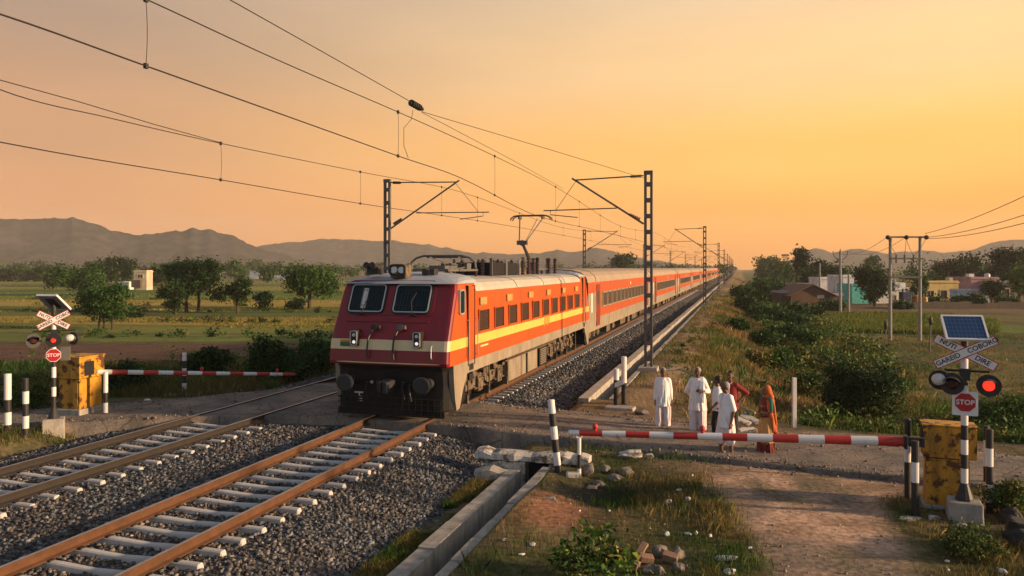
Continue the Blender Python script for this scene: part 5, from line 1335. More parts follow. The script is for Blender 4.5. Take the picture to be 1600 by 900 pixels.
for i, (u, vb, vt, w, pal, lb) in enumerate([
    (1182, 474, 428, 56, MD, 'tallest bush on the embankment beside the end of the train'), (1168, 492, 462, 44, DK, 'dark bush below the tallest embankment bush'),
    (1196, 508, 474, 62, MD, 'broad bush half way down the embankment'), (1222, 540, 500, 62, MD+DK, 'wide green bush low on the embankment above the woman'),
    (1250, 500, 476, 64, DK, 'dark hedge like bush in front of the brick hut'), (1188, 546, 512, 40, DK+MD, 'small dark bush in the dry grass of the embankment'),
    (1205, 470, 436, 46, MD, 'leafy bush behind the tallest embankment bush'), (1160, 470, 446, 30, MD, 'bush closest to the last visible coaches'), (1215, 580, 540, 60, LT+MD, 'light green bush on the embankment above the black haired men'),
    (1180, 575, 545, 44, YG+DRY[:1], 'yellowing bush on the dry slope above the men'), (1232, 520, 482, 56, MD+DK, 'large bush at the foot of the embankment left of the brick hut'), (1262, 548, 515, 50, MD, 'spreading bush in the field edge below the brick hut'), (1285, 585, 560, 40, YG+MD, 'small weedy bush left above the dark roadside shrub'), (1150, 520, 496, 34, MD, 'bush growing at the drain edge half way to the train end'),
    (1240, 575, 535, 54, MD+YG, 'yellow green bush behind the white marker post'), (1262, 620, 575, 60, MD+YG, 'weedy bush left of the dark roadside shrub')]):
    ptree(lb, u, vb, vt, w, 'bush', pal, 70+i, leaf=None, nleaf=3600, name='bush', cat='bush', group=gb)
for u, vb, vt, w, Y, lb in ((1500, 480, 463, 22, 128, 'scrubby bush before the left half of the pale blue wall'), (1524, 482, 458, 26, 127, 'scrubby bush before the right half of the pale blue wall'), (1457, 482, 466, 34, 127, 'low bush beneath the yellow house window'), (1300, 488, 470, 60, 112, 'low green hedge before the brick hut'), (1575, 486, 466, 34, 124, 'bush at the right end of the compound wall'), (1408, 486, 474, 26, 116, 'low bush under the dark blue tank')):
    ptree(lb, u, vb, vt, w, 'bush', MD+DK, int(u), nleaf=1500, name='bush', cat='bush', group='bushes along the village edge', Y=Y, z0=-2)
ptree('dark rounded roadside shrub between the woman and the right cabinet', 1335, 664, 548, 122, 'bush', DK, 80, leaf=.055, nleaf=15000, name='bush', cat='bush')
ptree('yellow green shrub against the right of the dark roadside shrub', 1385, 668, 612, 84, 'bush', YG+MD, 81, leaf=.045, nleaf=5200, name='bush', cat='bush')
ptree('bright green leafy shrub behind the right crossing signal at the photo edge', 1575, 694, 612, 110, 'bush', MD+LT, 82, leaf=.05, nleaf=9000, name='bush', cat='bush')
ptree('low grey green bush across the road behind the right cabinet', 1510, 676, 640, 70, 'bush', MD, 83, leaf=.045, nleaf=3200, name='bush', cat='bush')
ptree('weedy green bush at the foot of the right crossing signal', 1572, 800, 742, 80, 'bush', MD+YG, 84, leaf=.026, nleaf=4200, name='bush', cat='bush', Y=13.3)
ptree('low weed clump in front of the right signal base', 1518, 866, 832, 120, 'bush', MD+YG, 85, leaf=.022, nleaf=4600, name='bush', cat='bush')
# broad-leaved plant at the bottom of the picture
p = G(925, 905); V, Fa, C = leaves([(0, 0, .2, .62, .4, .2), (-.35, .1, .28, .28, .25, .24), (.38, 0, .26, .25, .25, .22), (.05, .1, .48, .34, .2, .24), (-.15, 0, .6, .12, .12, .14), (.28, .05, .56, .1, .1, .16)], 120, 7, .06, 91, [(.03, .075, .012), (.055, .12, .016), (.12, .19, .024), (.015, .038, .008), (.2, .19, .04)], sig=.07, aspect=.42)
t = thing('broad_leaved_plant', 'bright broad leaved plant at the bottom edge beside the brick pile', 'plant', p); link('foliage', nmesh('foliage', V, Fa, M['leaf'], C), t)
mb = MB(); r = random.Random(3)
for i in range(14):
    a = r.uniform(0, 6.28); q = r.uniform(.1, .38); mb.tube([(0, 0, -.05), (q*.5*math.cos(a), q*.4*math.sin(a), .2), (q*math.cos(a), q*.8*math.sin(a), r.uniform(.3, .52))], [.012, .009, .004], 5)
mb.build('stem', mat('green_stem', (.05, .09, .02), .6), t)
# ------------------------------------------------------------------ grass and weeds
def blades(name, x, y, h, w, cols, seed, lean=.35):
    r = np.random.default_rng(seed); n = len(x); s, L = SL(x, y); z = ground_h(s, L)-.01
    a = r.uniform(0, 2*PI, n); dx, dy = np.cos(a), np.sin(a); b = r.uniform(0, 2*PI, n); l = h*r.uniform(.05, lean*2, n)
    B = np.stack([x, y, z], -1); wv = np.stack([dx*w/2, dy*w/2, 0*w], -1); mid = B + np.stack([np.cos(b)*l*.35, np.sin(b)*l*.35, h*.6], -1); tip = B+np.stack([np.cos(b)*l, np.sin(b)*l, h], -1)
    V = np.stack([B-wv, B+wv, mid+wv*.7, tip, mid-wv*.7], 1).reshape(-1, 3)
    Fa = np.arange(n*5).reshape(n, 5); C = np.repeat(cols, 5, 0)
    return tag(link(name, nmesh(name, V, Fa, M['blade'], C)), kind='stuff')
def pick(pal, n, r, sd=.25): return np.clip(np.array(pal)[r.integers(0, len(pal), n)]*np.exp(r.normal(0, sd, (n, 1))), .005, .5)
GRN = [(.036, .078, .013), (.055, .10, .017), (.03, .062, .011)]; GYL = [(.15, .125, .035), (.11, .10, .028), (.20, .145, .05)]; GDR = [(.24, .155, .06), (.17, .105, .04), (.28, .20, .09)]
def scatter(n, box, dens, seed):
    r = np.random.default_rng(seed); x = r.uniform(box[0], box[1], n); y = r.uniform(box[2], box[3], n)
    # tufts: every fifth blade starts a tuft, the others gather round it
    k = n//7; tx, ty = x[:k], y[:k]; i = r.integers(0, k, n); x = tx[i]+r.normal(0, .05, n); y = ty[i]+r.normal(0, .05, n)
    keep = r.random(n) < dens(x, y); return x[keep], y[keep], r
def d_near(x, y):
    s, L = SL(x, y); q = road_q(x, y); pd = path_d(x, y)+.5*(fbm(x*.5, y*.5, 21)-.5); n1 = fbm(x*.8, y*.8, 55)
    d = (L > -3.85)*(q < .2)*ss(pd, .85, 1.3)*(.25+.9*ss(n1, .38, .6))
    d = d*(1-.9*np.exp(-((x-.75)**2/.4+(y-13.8)**2/1.2)))
    return np.clip(d*(.35+.9*np.exp(-((x-3.0)**2/1.5+(y-13.6)**2/6))+.8*ss(x, 6.2, 7)), 0, 1)
x, y, r = scatter(150000, (-1.5, 13, 8.2, 20), d_near, 101)
mixg = ss(fbm(x*.7, y*.7, 66), .42, .6)[:, None]
c = pick(GRN, len(x), r)*(1-mixg)+pick(GYL, len(x), r)*mixg
blades('grass', x, y, r.uniform(.03, .13, len(x))*(1+.9*(fbm(x, y, 67) > .55)), r.uniform(.006, .013, len(x)), c, 102)
def d_strip(x, y):
    s, L = SL(x, y); return ((L > -5.5)*(L < -4.93)*(s < 15.6)*(fbm(x*1.1, y*1.1, 56) > .45) + (L > -5.6)*(L < -4.9)*(s > 25)*(fbm(x*.6, y*.6, 57) > .42))*1.0
s_ = RNG.uniform(4, 80, 60000)**1; s_ = np.where(RNG.random(60000) < .5, RNG.uniform(6, 15.6, 60000), s_); L_ = RNG.uniform(-5.6, -4.93, 60000); x = ST*s_+CT*L_; y = CT*s_-ST*L_
k = d_strip(x, y) > .5; x, y = x[k], y[k]; r = np.random.default_rng(5); mixg = ss(fbm(x*.9, y*.9, 68), .4, .6)[:, None]
blades('verge_grass', x, y, r.uniform(.05, .19, len(x)), r.uniform(.008, .016, len(x)), pick(GRN+LT[:2], len(x), r)*(1-mixg)+pick(GYL, len(x), r)*mixg, 103)
# slope of the embankment and the verge beyond the road
def d_slope(x, y):
    s, L = SL(x, y); q = road_q(x, y); n1 = fbm(x*.45, y*.45, 58)
    return np.clip((L > -3.85)*(L < 9+.12*s)*(q > 4.4)*(.15+.95*ss(n1, .42, .6))*ss(q, 4.2, 6.5)*(.3+.7*ss(L, -2.6, -1.4)), 0, 1)
r0 = np.random.default_rng(8); n = 170000; s_ = 14+110*r0.random(n)**1.8; L_ = r0.uniform(-3.85, 9, n); x = ST*s_+CT*L_; y = CT*s_-ST*L_
k = r0.random(n) < d_slope(x, y); x, y, s_, L_ = x[k], y[k], s_[k], L_[k]
zone = fbm(x*.35, y*.25, 69); dry = ss(zone, .455, .55)[:, None]*ss(L_, -3.6, -2)[:, None]*(1-ss(L_, 3.5, 6))[:, None]; gy = ss(fbm(x*.5, y*.5, 70), .4, .6)[:, None]
c = (pick(GRN+LT[:2], len(x), r0)*(1-gy)+pick(GYL, len(x), r0)*gy)*(1-dry)+pick(GDR, len(x), r0)*dry
blades('embankment_grass', x, y, r0.uniform(.06, .26, len(x))*(1+.9*ss(L_, -3, 0))*(1+s_*.004), r0.uniform(.012, .024, len(x))*(1+s_*.018), c, 104)
# right field: weeds, stubble and the green crop strip
def field(name, n, ub, vb, z, pals, hh, seed, dens=lambda x, y: 1.0+0*x):
    r = np.random.default_rng(seed); u = r.uniform(ub[0], ub[1], n); v = r.uniform(vb[0], vb[1], n); Y = F*(CZ-z)/(v-HV); x = (u-800)/F*Y
    k = r.random(n) < dens(x, Y); x, Y = x[k], Y[k]; g = ss(fbm(x*.12, Y*.12, seed), .4, .6)[:, None]
    c = pick(pals[0], len(x), r)*(1-g)+pick(pals[1], len(x), r)*g
    blades(name, x, Y, r.uniform(*hh, len(x)), .0011*Y*r.uniform(.6, 1.3, len(x)), c, seed+1)
field('field_grass', 60000, (1180, 1640), (522, 690), -2, (GYL, GRN), (.04, .16), 110, lambda x, y: .25+.8*ss(fbm(x*.25, y*.25, 9), .4, .6)*(road_q(x, y) > 5))
field('green_crop', 42000, (1230, 1560), (489, 522), -2, ([(.10, .14, .02), (.075, .115, .018), (.13, .16, .03)], [(.15, .16, .03), (.09, .12, .02)]), (.25, .7), 112, lambda x, y: 1.0*((y+.06*(x-30)) > 72)*((y+.06*(x-30)) < 103)*(x < 56))
field('left_crop', 60000, (-40, 560), (440, 532), -.9, ([(.2, .17, .035), (.12, .13, .025)], [(.075, .10, .02), (.26, .19, .045)]), (.05, .2), 114, lambda x, y: .8*(fbm(x*.03, y*.12, 5) > .5))
field('left_weeds', 40000, (-40, 560), (560, 650), -.6, (GRN+MD, GYL), (.12, .42), 116, lambda x, y: (y > road_far(x)+.2)*(.3+.9*ss(fbm(x*.4, y*.4, 6), .4, .58))*((SL(x, y)[1]) < -16.9))
s_ = RNG.uniform(9, 22, 26000); L_ = RNG.uniform(-22, -16.7, 26000); x = ST*s_+CT*L_; y = CT*s_-ST*L_; k = (y < road_near(x)-.1)*(fbm(x*.7, y*.7, 4) > .42); x, y = x[k], y[k]; r = np.random.default_rng(6)
blades('verge_grass', x, y, r.uniform(.05, .22, len(x)), r.uniform(.01, .02, len(x)), pick(GRN+GYL, len(x), r), 118)
# ------------------------------------------------------------------ undergrowth too dense to count
def undergrowth(name, pts, rad, leaf, per, pals, seed):
    r = np.random.default_rng(seed); Vs, Fs, Cs = [], [], []; off = 0
    for (x, y), q in zip(pts, rad):
        z = ground_xy(x, y); pal = pals[int(r.integers(len(pals)))]
        V, Fa, C = leaves([(x, y, z+q*.35, q, q, q*.6)], max(3, per//16), 16, leaf*r.uniform(.8, 1.3), int(r.integers(1e6)), pal, sig=q*.3)
        Vs.append(V); Fs.append(Fa+off); Cs.append(C); off += len(V)
    return tag(link(name, nmesh(name, np.concatenate(Vs), np.concatenate(Fs), M['leaf'], np.concatenate(Cs))), kind='stuff')
r1 = np.random.default_rng(77)
def pts_sl(n, s0, s1, l0, l1, pw=1.0):
    s = s0+(s1-s0)*r1.random(n)**pw; L = r1.uniform(l0, l1, n); return [(ST*a+CT*b, CT*a-ST*b) for a, b in zip(s, L)]
P_ = [q for q in pts_sl(85, 21, 48, 1.8, 7.5) if road_q(*q) > 5.2]
undergrowth('undergrowth', P_, r1.uniform(.25, .8, len(P_)), .055, 260, [MD, LT, YG, LT], 1)
P_ = pts_sl(120, 46, 150, 2.2, 9.5, 1.3)
undergrowth('undergrowth', P_, r1.uniform(.5, 1.5, len(P_)), .14, 220, [MD, LT, LT, YG], 2)
P_ = [(x, y) for x, y in zip(r1.uniform(7.5, 20, 110), r1.uniform(12, 27, 110)) if 4.9 < road_q(x, y) < 9.5]
undergrowth('roadside_weeds', P_, r1.uniform(.2, .55, len(P_)), .045, 260, [MD, LT, YG, MD], 3)
P_ = [(x, y) for x, y in zip(r1.uniform(-22, -7.5, 150), r1.uniform(22.5, 35, 150)) if y > float(road_far(x))+.5 and SL(x, y)[1] < -16.4]
undergrowth('roadside_weeds', P_, r1.uniform(.2, .6, len(P_)), .05, 220, [MD, DK, LT, YG], 4)
P_ = []; 
for yb in (41, 56, 71, 87, 101, 121):
    for k in range(26):
        xx = r1.uniform(-.66, -.16)*yb; P_.append((xx, yb-.05*xx+r1.normal(0, .5)))
P_ = [q for q in P_ if SL(*q)[1] < -21]
undergrowth('field_edge_weeds', P_, r1.uniform(.2, .75, len(P_)), .10, 110, [MD, DK, LT, YG], 6)
P_ = pts_sl(60, 26, 70, -3.3, 1.5)
undergrowth('bank_weeds', P_, r1.uniform(.15, .4, len(P_)), .045, 180, [YG, MD, DRY, LT], 5)
# ------------------------------------------------------------------ village
def wallcol(name, col, **k): return mat(name, col, .9, var=.2, scale=.8, grime=(col[0]*.45, col[1]*.42, col[2]*.4), gscale=(.7, .7, .25), gth=(.45, .8), **k)
W_ = dict(yellow=wallcol('yellow_wall', (.56, .42, .16)), pink=wallcol('pink_wall', (.36, .21, .23)), turq=wallcol('turquoise_wall', (.11, .46, .40)), white=wallcol('white_wall', (.66, .65, .63)), blue=wallcol('pale_blue_wall', (.42, .48, .52)), mud=wallcol('brown_brick_wall', (.11, .06, .04)), cream=wallcol('cream_wall', (.5, .42, .3)), comp=wallcol('compound_wall_brown', (.10, .075, .055)))
M['tin'] = mat('tin_roof', (.27, .27, .28), .6, metal=.2, var=.25, scale=1.5); M['tile'] = mat('old_tile_roof', (.17, .085, .05), .9, var=.3, scale=2)
def house(name, label, u0, u1, vb, vt, wall, depth=7, Y=None, openings=(), roof='flat', rz=0, cat='house', extra=None, z0=-2.0):
    Yb = F*(CZ-z0)/(vb-HV) if Y is None else Y
    a = at(u0, vb, Yb); b = at(u1, vb, Yb); w = b.x-a.x; h = CZ-(vt-HV)/F*Yb - z0
    t = thing(name, label, cat, ((a.x+b.x)/2, Yb, z0), rz); mb = MB()
    px = lambda u: (u-(u0+u1)/2)/F*Yb; pz = lambda v: CZ-(v-HV)/F*Yb-z0
    if roof == 'gable':
        e = h*.55; ov = .5
        mb.add([(-w/2, 0, -.5), (w/2, 0, -.5), (w/2, 0, e), (0, 0, h), (-w/2, 0, e), (-w/2, depth, -.5), (w/2, depth, -.5), (w/2, depth, e), (0, depth, h), (-w/2, depth, e)],
               [(0, 1, 2, 3, 4), (9, 8, 7, 6, 5), (0, 5, 6, 1), (1, 6, 7, 2), (4, 9, 5, 0), (2, 7, 8, 3), (3, 8, 9, 4)]); mb.build('wall', wall, t)
        mb = MB(); sl = (h-e)/(w/2)
        for sg in (-1, 1): 
            q = [(0, -ov, h+.1), (sg*(w/2+ov), -ov, e-sl*ov+.1), (sg*(w/2+ov), depth+ov, e-sl*ov+.1), (0, depth+ov, h+.1)]
            mb.add(q+[(x, y, z+.12) for x, y, z in q], [(0, 1, 2, 3), (7, 6, 5, 4), (0, 4, 5, 1), (1, 5, 6, 2), (2, 6, 7, 3), (3, 7, 4, 0)])
        mb.build('roof', M['tile'], t)
    else:
        mb.box(-w/2, w/2, 0, depth, -.5, h); mb.build('wall', wall, t)
        mb = MB(); mb.box(-w/2-.15, w/2+.15, -.15, depth+.15, h+.002, h+.16)
        for x0, x1, y0, y1 in ((-w/2, w/2, 0, .12), (-w/2, -w/2+.12, .121, depth), (w/2-.12, w/2, .121, depth)): mb.box(x0, x1, y0, y1, h+.161, h+.42)
        mb.build('roof_parapet', wall if roof == 'flat' else M['tin'], t)
    for k, (ua, ub_, va, vb_, kind) in enumerate(openings):
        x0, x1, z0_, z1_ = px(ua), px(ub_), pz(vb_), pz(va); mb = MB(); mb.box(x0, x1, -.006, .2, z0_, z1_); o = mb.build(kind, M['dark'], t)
        mb = MB()
        for q in ((x0-.1, x0, z0_, z1_+.1), (x1, x1+.1, z0_, z1_+.1), (x0-.1, x1+.1, z1_+.1, z1_+.22)): mb.box(q[0], q[1], -.09, .0, q[2], q[3])
        if kind == 'window': mb.box(x0-.1, x1+.1, -.12, 0, z0_-.12, z0_); mb.box((x0+x1)/2-.03, (x0+x1)/2+.03, -.05, -.007, z0_, z1_)
        mb.build('frame', W_['cream'], o)
    if extra: extra(t, px, pz, depth)
    return t
def ex_yellow(t, px, pz, d):
    mb = MB(); mb.box(px(1488), px(1494), 1, 2.2, pz(442)+.1, pz(434)); mb.build('chimney', W_['cream'], t)
    mb = MB(); mb.tube([(px(1490), 1.6, pz(434)), (px(1490), 1.6, pz(425))], .05, 6); mb.build('roof_pipe', M['steel'], t)
house('house', 'flat roofed yellow house with one dark window and a dark door', 1446, 1498, 468, 442, W_['yellow'], 7, 142, ((1448.5, 1459, 455, 463, 'window'), (1469.5, 1479.5, 454.5, 467, 'door')), extra=ex_yellow)
def ex_brick(t, px, pz, d):
    mb = MB(); mb.box(px(1277), px(1288), -.02, .05, pz(466), pz(461)); mb.build('window', W_['cream'], t)
    mb = MB(); mb.box(px(1278), px(1312), -3.2, -3.0, -.5, pz(473)); mb.build('yard_wall', W_['mud'], t)
house('hut', 'low brown brick hut with tiled gable roof', 1236, 1302, 481, 446, W_['mud'], 8, 119, (), 'gable', cat='hut', extra=ex_brick)
house('shed', 'grey lean-to beside the right slope of the brick hut', 1297, 1318, 481, 462, W_['comp'], 4, 120, roof='tin', cat='shed')
house('shed', 'small grey shed with pale flat roof left of the brick hut', 1219, 1233, 480, 458, W_['comp'], 4, 121, roof='tin', cat='shed')
house('house', 'grey blue roofed house directly behind the brick hut', 1240, 1266, 472, 446, W_['blue'], 6, 134, roof='tin')
house('house', 'small white roofed house seen above the brick hut', 1281, 1298, 470, 436, W_['white'], 6, 160)
house('house', 'two storey white house behind the turquoise one', 1317, 1345, 476, 433, W_['white'], 7, 142, ((1320, 1326, 455, 464, 'window'),))
house('house', 'turquoise walled house half hidden by a round tree', 1331, 1358, 477, 447, W_['turq'], 6, 132)
house('house', 'white flat roofed house behind the H pole with a stair tower', 1368, 1424, 478, 453, W_['white'], 7, 133, ((1396, 1400, 462, 470, 'window'),), extra=lambda t, px, pz, d: (MB().box(px(1399), px(1409), 2, 4.5, pz(453)+.45, pz(437)).box(px(1402), px(1406), 2.5, 3.6, pz(437)+.01, pz(431)).build('stair_tower', W_['white'], t), MB().box(px(1413), px(1422), 1.5, 5, pz(453)+.45, pz(442)).build('roof_room', W_['white'], t)))
house('wall', 'long pale blue boundary wall right of the yellow house', 1486, 1546, 478, 455, W_['blue'], .4, 134, cat='wall')
house('house', 'pink house with water tanks on its roof', 1517, 1561, 472, 436, W_['pink'], 8, 150, ((1545, 1551, 446, 454, 'window'),))
house('house', 'grey roofed house with porch right of the pink house', 1556, 1584, 474, 442, W_['comp'], 7, 146, ((1565, 1577, 452, 470, 'door'),), roof='tin')
for (u0, u1, vb, vt, Y, lb, m_, rd) in ((1517.5, 1525.5, 435.5, 428, 151, 'square white water tank on the pink house roof', 'litter', False), (1544, 1552.5, 435.5, 427, 152, 'round grey water tank on the pink house roof', 'alu', True)):
    p = at((u0+u1)/2, vb, Y); w = (u1-u0)/F*Y; h = (vb-vt)/F*Y; p.z = max(p.z, 0); t = thing('water_tank', lb, 'water tank', at((u0+u1)/2, vb, Y)+Vector((0, 1.2, 0))); mb = MB()
    if rd: mb.tube([(0, 0, -.3), (0, 0, h*.75), (0, 0, h*.95), (0, 0, h)], [w/2, w/2, w*.35, w*.12], 18)
    else: mb.box(-w/2, w/2, -w/2, w/2, -.3, h)
    mb.build('tank', M[m_], t, bevel=.05 if not rd else 0); mb = MB(); mb.tube([(0, 0, h), (0, 0, h+.1)], .22, 12); mb.build('lid', M['steel'], t)
M['bluetank'] = mat('dark_blue_plastic', (.02, .03, .06), .5, var=.15); M['orangetank'] = mat('rusted_orange_drum', (.34, .14, .035), .7, var=.3, patch=(.16, .07, .03), pscale=1.5)
def drum(label, u0, u1, vb, vt, m_, sq):
    z0 = ground_xy(*at((u0+u1)/2, vb, 118).xy); Y = 118; p = at((u0+u1)/2, vb, Y); w = (u1-u0)/F*Y; h = (vb-vt)/F*Y
    t = thing('storage_drum', label, 'drum', p); mb = MB()
    if sq: mb.box(-w/2, w/2, -w/2, w/2, -1.2, h)
    else:
        mb.tube([(0, 0, -1.0), (0, 0, h*.9), (0, 0, h)], [w/2, w/2, w*.4], 20)
    d_ = mb.build('body', m_, t, bevel=.06 if sq else 0); mb = MB()
    for z in (.25, .6): mb.tube([(0, 0, h*z-.04), (0, 0, h*z+.04)], w*.52 if not sq else w*.1, 20)
    mb.build('rim', m_, d_); mb = MB()
    for x in (-.25, .25): mb.tube([(x*w, 0, h), (x*w, 0, h+.5)], .14, 8)
    mb.build('spout', M['black'], d_)
drum('dark blue square tank under the H pole', 1407.5, 1421, 478, 456, M['bluetank'], True)
drum('rusted orange drum right of the dark blue tank', 1422, 1437, 478, 461, M['orangetank'], False)
drum('small yellow orange drum beside the rusted drum', 1440, 1449, 478, 464, mat('yellow_drum', (.45, .25, .05), .7, var=.25), False)
p0 = at(1395, 488, 116); t = thing('wall', 'low brown compound wall along the village edge', 'wall', (p0.x, p0.y, -2)); mb = MB(); r = random.Random(5); x = 0
while x < 24:
    mb.box(x, x+1.98, -.15, .15, -.5, 1.0+r.uniform(-.25, .15)); x += 2
mb.build('courses', W_['comp'], t)
house('house', 'cream two storey building among the trees of the left fields', 209, 229, 453.4, 425, W_['cream'], 3, 175, ((215, 223, 429.5, 434, 'window'),), z0=-.9, extra=lambda t, px, pz, d: MB().box(px(208), px(222), -.9, -.02, pz(449), pz(437)).build('porch', W_['comp'], t))
house('shed', 'small white shed left of the cream two storey building', 186, 197, 452.5, 443, W_['white'], 4, 178, z0=-.9, cat='shed')
house('shed', 'pale far shed behind the small dark tree', 390, 409, 436, 424, W_['white'], 8, 360, z0=-.9, cat='shed', roof='tin')
house('shed', 'long low pale shed right of the far shed', 420, 445, 437, 431, W_['blue'], 8, 340, z0=-.9, cat='shed')
# ------------------------------------------------------------------ poles
def pole(name, label, u, vb, vt, r, fn=None, z0=-2.0, Y=None):
    Y = F*(CZ-z0)/(vb-HV) if Y is None else Y; p = at(u, vb, Y); p.z = z0; h = CZ-(vt-HV)/F*Y-z0
    t = thing(name, label, 'pole', p); mb = MB(); mb.tube([(0, 0, -.3), (0, 0, h)], [r*1.15, r*.85], 10); mb.build('shaft', M['wood'], t)
    if fn: fn(t, h)
    return t, p, h
def yfork(t, h):
    mb = MB(); mb.tube([(-1.0, 0, h-.3), (-.75, 0, h-.9), (0, 0, h-1.4), (.75, 0, h-.9), (1.0, 0, h-.3)], .06, 6); mb.build('crossarm', M['steel'], t)
    for x, z in ((-1.0, h-.3), (1.0, h-.3), (0, h)):
        mb = MB(); insulator(mb, x, 0, z, z+.25, .08); mb.build('insulator', M['porcelain'], t)
pole('utility_pole', 'grey utility pole with forked crossarm in front of the village', 1313, 490, 392, .19, yfork)
pole('utility_pole', 'shorter grey pole beside the forked utility pole', 1326, 488, 428, .16)
pole('utility_pole', 'thin pale pole rising behind the brick hut', 1281, 462, 411, .14, Y=140)
YH = 66.0
pc = at(1415, 530, YH); pc.z = ground_xy(pc.x, pc.y)
t = thing('transformer_frame', 'double pole H frame with crossbeams and insulators in the right field', 'utility pole', pc)
for u in (1391, 1437.5):
    q = at(u, 530, YH); h = CZ-(369-HV)/F*YH-pc.z; mb = MB(); mb.tube([(q.x-pc.x, 0, -.3), (q.x-pc.x, 0, h)], [.15, .12], 10); mb.build('post', M['wood'], t)
X = lambda u: (u-800)/F*YH-pc.x; Zv = lambda v: CZ-(v-HV)/F*YH-pc.z
for v, ua, ub_ in ((370.5, 1384, 1446), (404, 1388, 1441), (433, 1389, 1440)):
    mb = MB(); mb.box(X(ua), X(ub_), -.2, -.1, Zv(v)-.07, Zv(v)+.07); mb.build('crossbeam', M['steel'], t)
for u, v in ((1385, 371), (1414, 371), (1445, 371)):
    mb = MB(); mb.ball((X(u), -.25, Zv(v)), .2, 10, 8); mb.build('insulator', M['porcelain'], t)
for u in (1399, 1412, 1426):
    mb = MB(); insulator(mb, X(u), -.15, Zv(411), Zv(398), .1); mb.build('insulator', M['porcelain'], t)
for pq in (((1385, 372), (1399, 398)), ((1414, 373), (1412, 398)), ((1445, 373), (1426, 400)), ((1414, 373), (1426, 400))):
    mb = MB(); mb.tube([(X(pq[0][0]), -.2, Zv(pq[0][1])), ((X(pq[0][0])+X(pq[1][0]))/2, -.2, (Zv(pq[0][1])+Zv(pq[1][1]))/2-.15), (X(pq[1][0]), -.15, Zv(pq[1][1]))], .018, 5); mb.build('lead', M['wire'], t)
def power(label, a, b, sag, r=.02):
    a = Vector(a); b = Vector(b); t = thing('power_line', label, 'wire', a); n = 16
    mb = MB(); mb.tube([a.lerp(b, i/n)-a-Vector((0, 0, sag*4*(i/n)*(1-i/n))) for i in range(n+1)], r, 5); mb.build('strand', M['wire'], t)
for (u, v), (ue, ve), lb in (((1445, 365), (1604, 306), 'uppermost power line from the H frame to the right photo edge'), ((1446, 371), (1604, 336), 'middle power line from the H frame to the right photo edge'), ((1446, 373), (1604, 349), 'lowest power line from the H frame to the right photo edge')):
    a = at(u, v, YH-.3); b = at(ue, ve, 44); d = b-a; power(lb, a, a+d*1.6+Vector((0, 0, .9)), .55, .022)
for dx, lb in ((-1.0, 'left faint power line between the H frame and the forked pole'), (1.0, 'right faint power line between the H frame and the forked pole')):
    q = at(1313, 395, 104.1); power(lb, at(1385 if dx < 0 else 1414, 371, YH), q+Vector((dx, 0, .2)), .9, .018)
for u, vb, vt, lb in ((1383, 545, 503, 'thin dark post with black top left of the H frame'), (1453, 545, 496, 'thin dark post with black top right of the H frame')):
    p = at(u, vb, 58); p.z = ground_xy(p.x, p.y); h = CZ-(vt-HV)/F*58-p.z; t = thing('field_post', lb, 'post', p); mb = MB(); mb.tube([(0, 0, -.2), (.05, 0, h-.5)], .05, 7); mb.build('post', M['steel'], t); mb = MB(); mb.ball((.05, 0, h-.25), (.14, .14, .35), 10, 8); mb.build('black_top', M['black'], t)
p = at(1227, 432, 380); p.z = -2; t = thing('lattice_tower', 'far lattice mast on the skyline beside the feathery topped tree', 'tower', p); h = CZ-(400-HV)/F*380+2; mb = MB()
for a, b in ((-1, -1), (1, -1), (1, 1), (-1, 1)): mb.tube([(a*1.1, b*1.1, 0), (a*.7, b*.7, h)], .12, 5)
for k in range(6): mb.tube([(-1.05+.05*k, -1, h*k/6), (1.05-.05*k, -1, h*(k+1)/6)], .07, 4)
mb.box(-1.5, 1.5, -1.2, 1.2, h, h+.9); mb.build('frame', M['steel'], t)
# ------------------------------------------------------------------ people
M['skin'] = mat('dark_brown_skin', (.13, .062, .036), .55, var=.12, scale=9)
M['hairb'] = mat('black_hair', (.01, .009, .009), .6, var=.3, scale=30); M['hairw'] = mat('grey_white_hair', (.27, .26, .25), .8, var=.2, scale=30)
def cloth(name, c, **k): return mat(name, c, .85, var=.1, scale=5, bump=.25, bscale=22, **k)
M['kurta'] = cloth('white_cotton', (.78, .74, .73)); M['dhoti'] = cloth('pale_pinkish_cotton', (.66, .58, .6)); M['shirtw'] = cloth('white_shirt_cotton', (.76, .75, .78)); M['trouser'] = cloth('black_trouser_cloth', (.016, .016, .018)); M['redshirt'] = cloth('red_shirt_cotton', (.2, .016, .014))
M['sari'] = cloth('golden_tan_sari', (.38, .2, .07), patch=(.5, .33, .14), pscale=26, pth=(.55, .6)); M['sarired'] = cloth('deep_red_sari_border', (.12, .013, .011), patch=(.28, .13, .04), pscale=30, pth=(.6, .64)); M['dupatta'] = cloth('orange_veil', (.42, .095, .02)); M['blouse'] = cloth('teal_blouse', (.012, .10, .085)); M['leather'] = mat('dark_sandal_leather', (.02, .014, .01), .6, var=.2); M['eyewhite'] = mat('eye', (.25, .22, .2), .3, var=0); M['lip'] = mat('lip', (.07, .02, .016), .5, var=0)
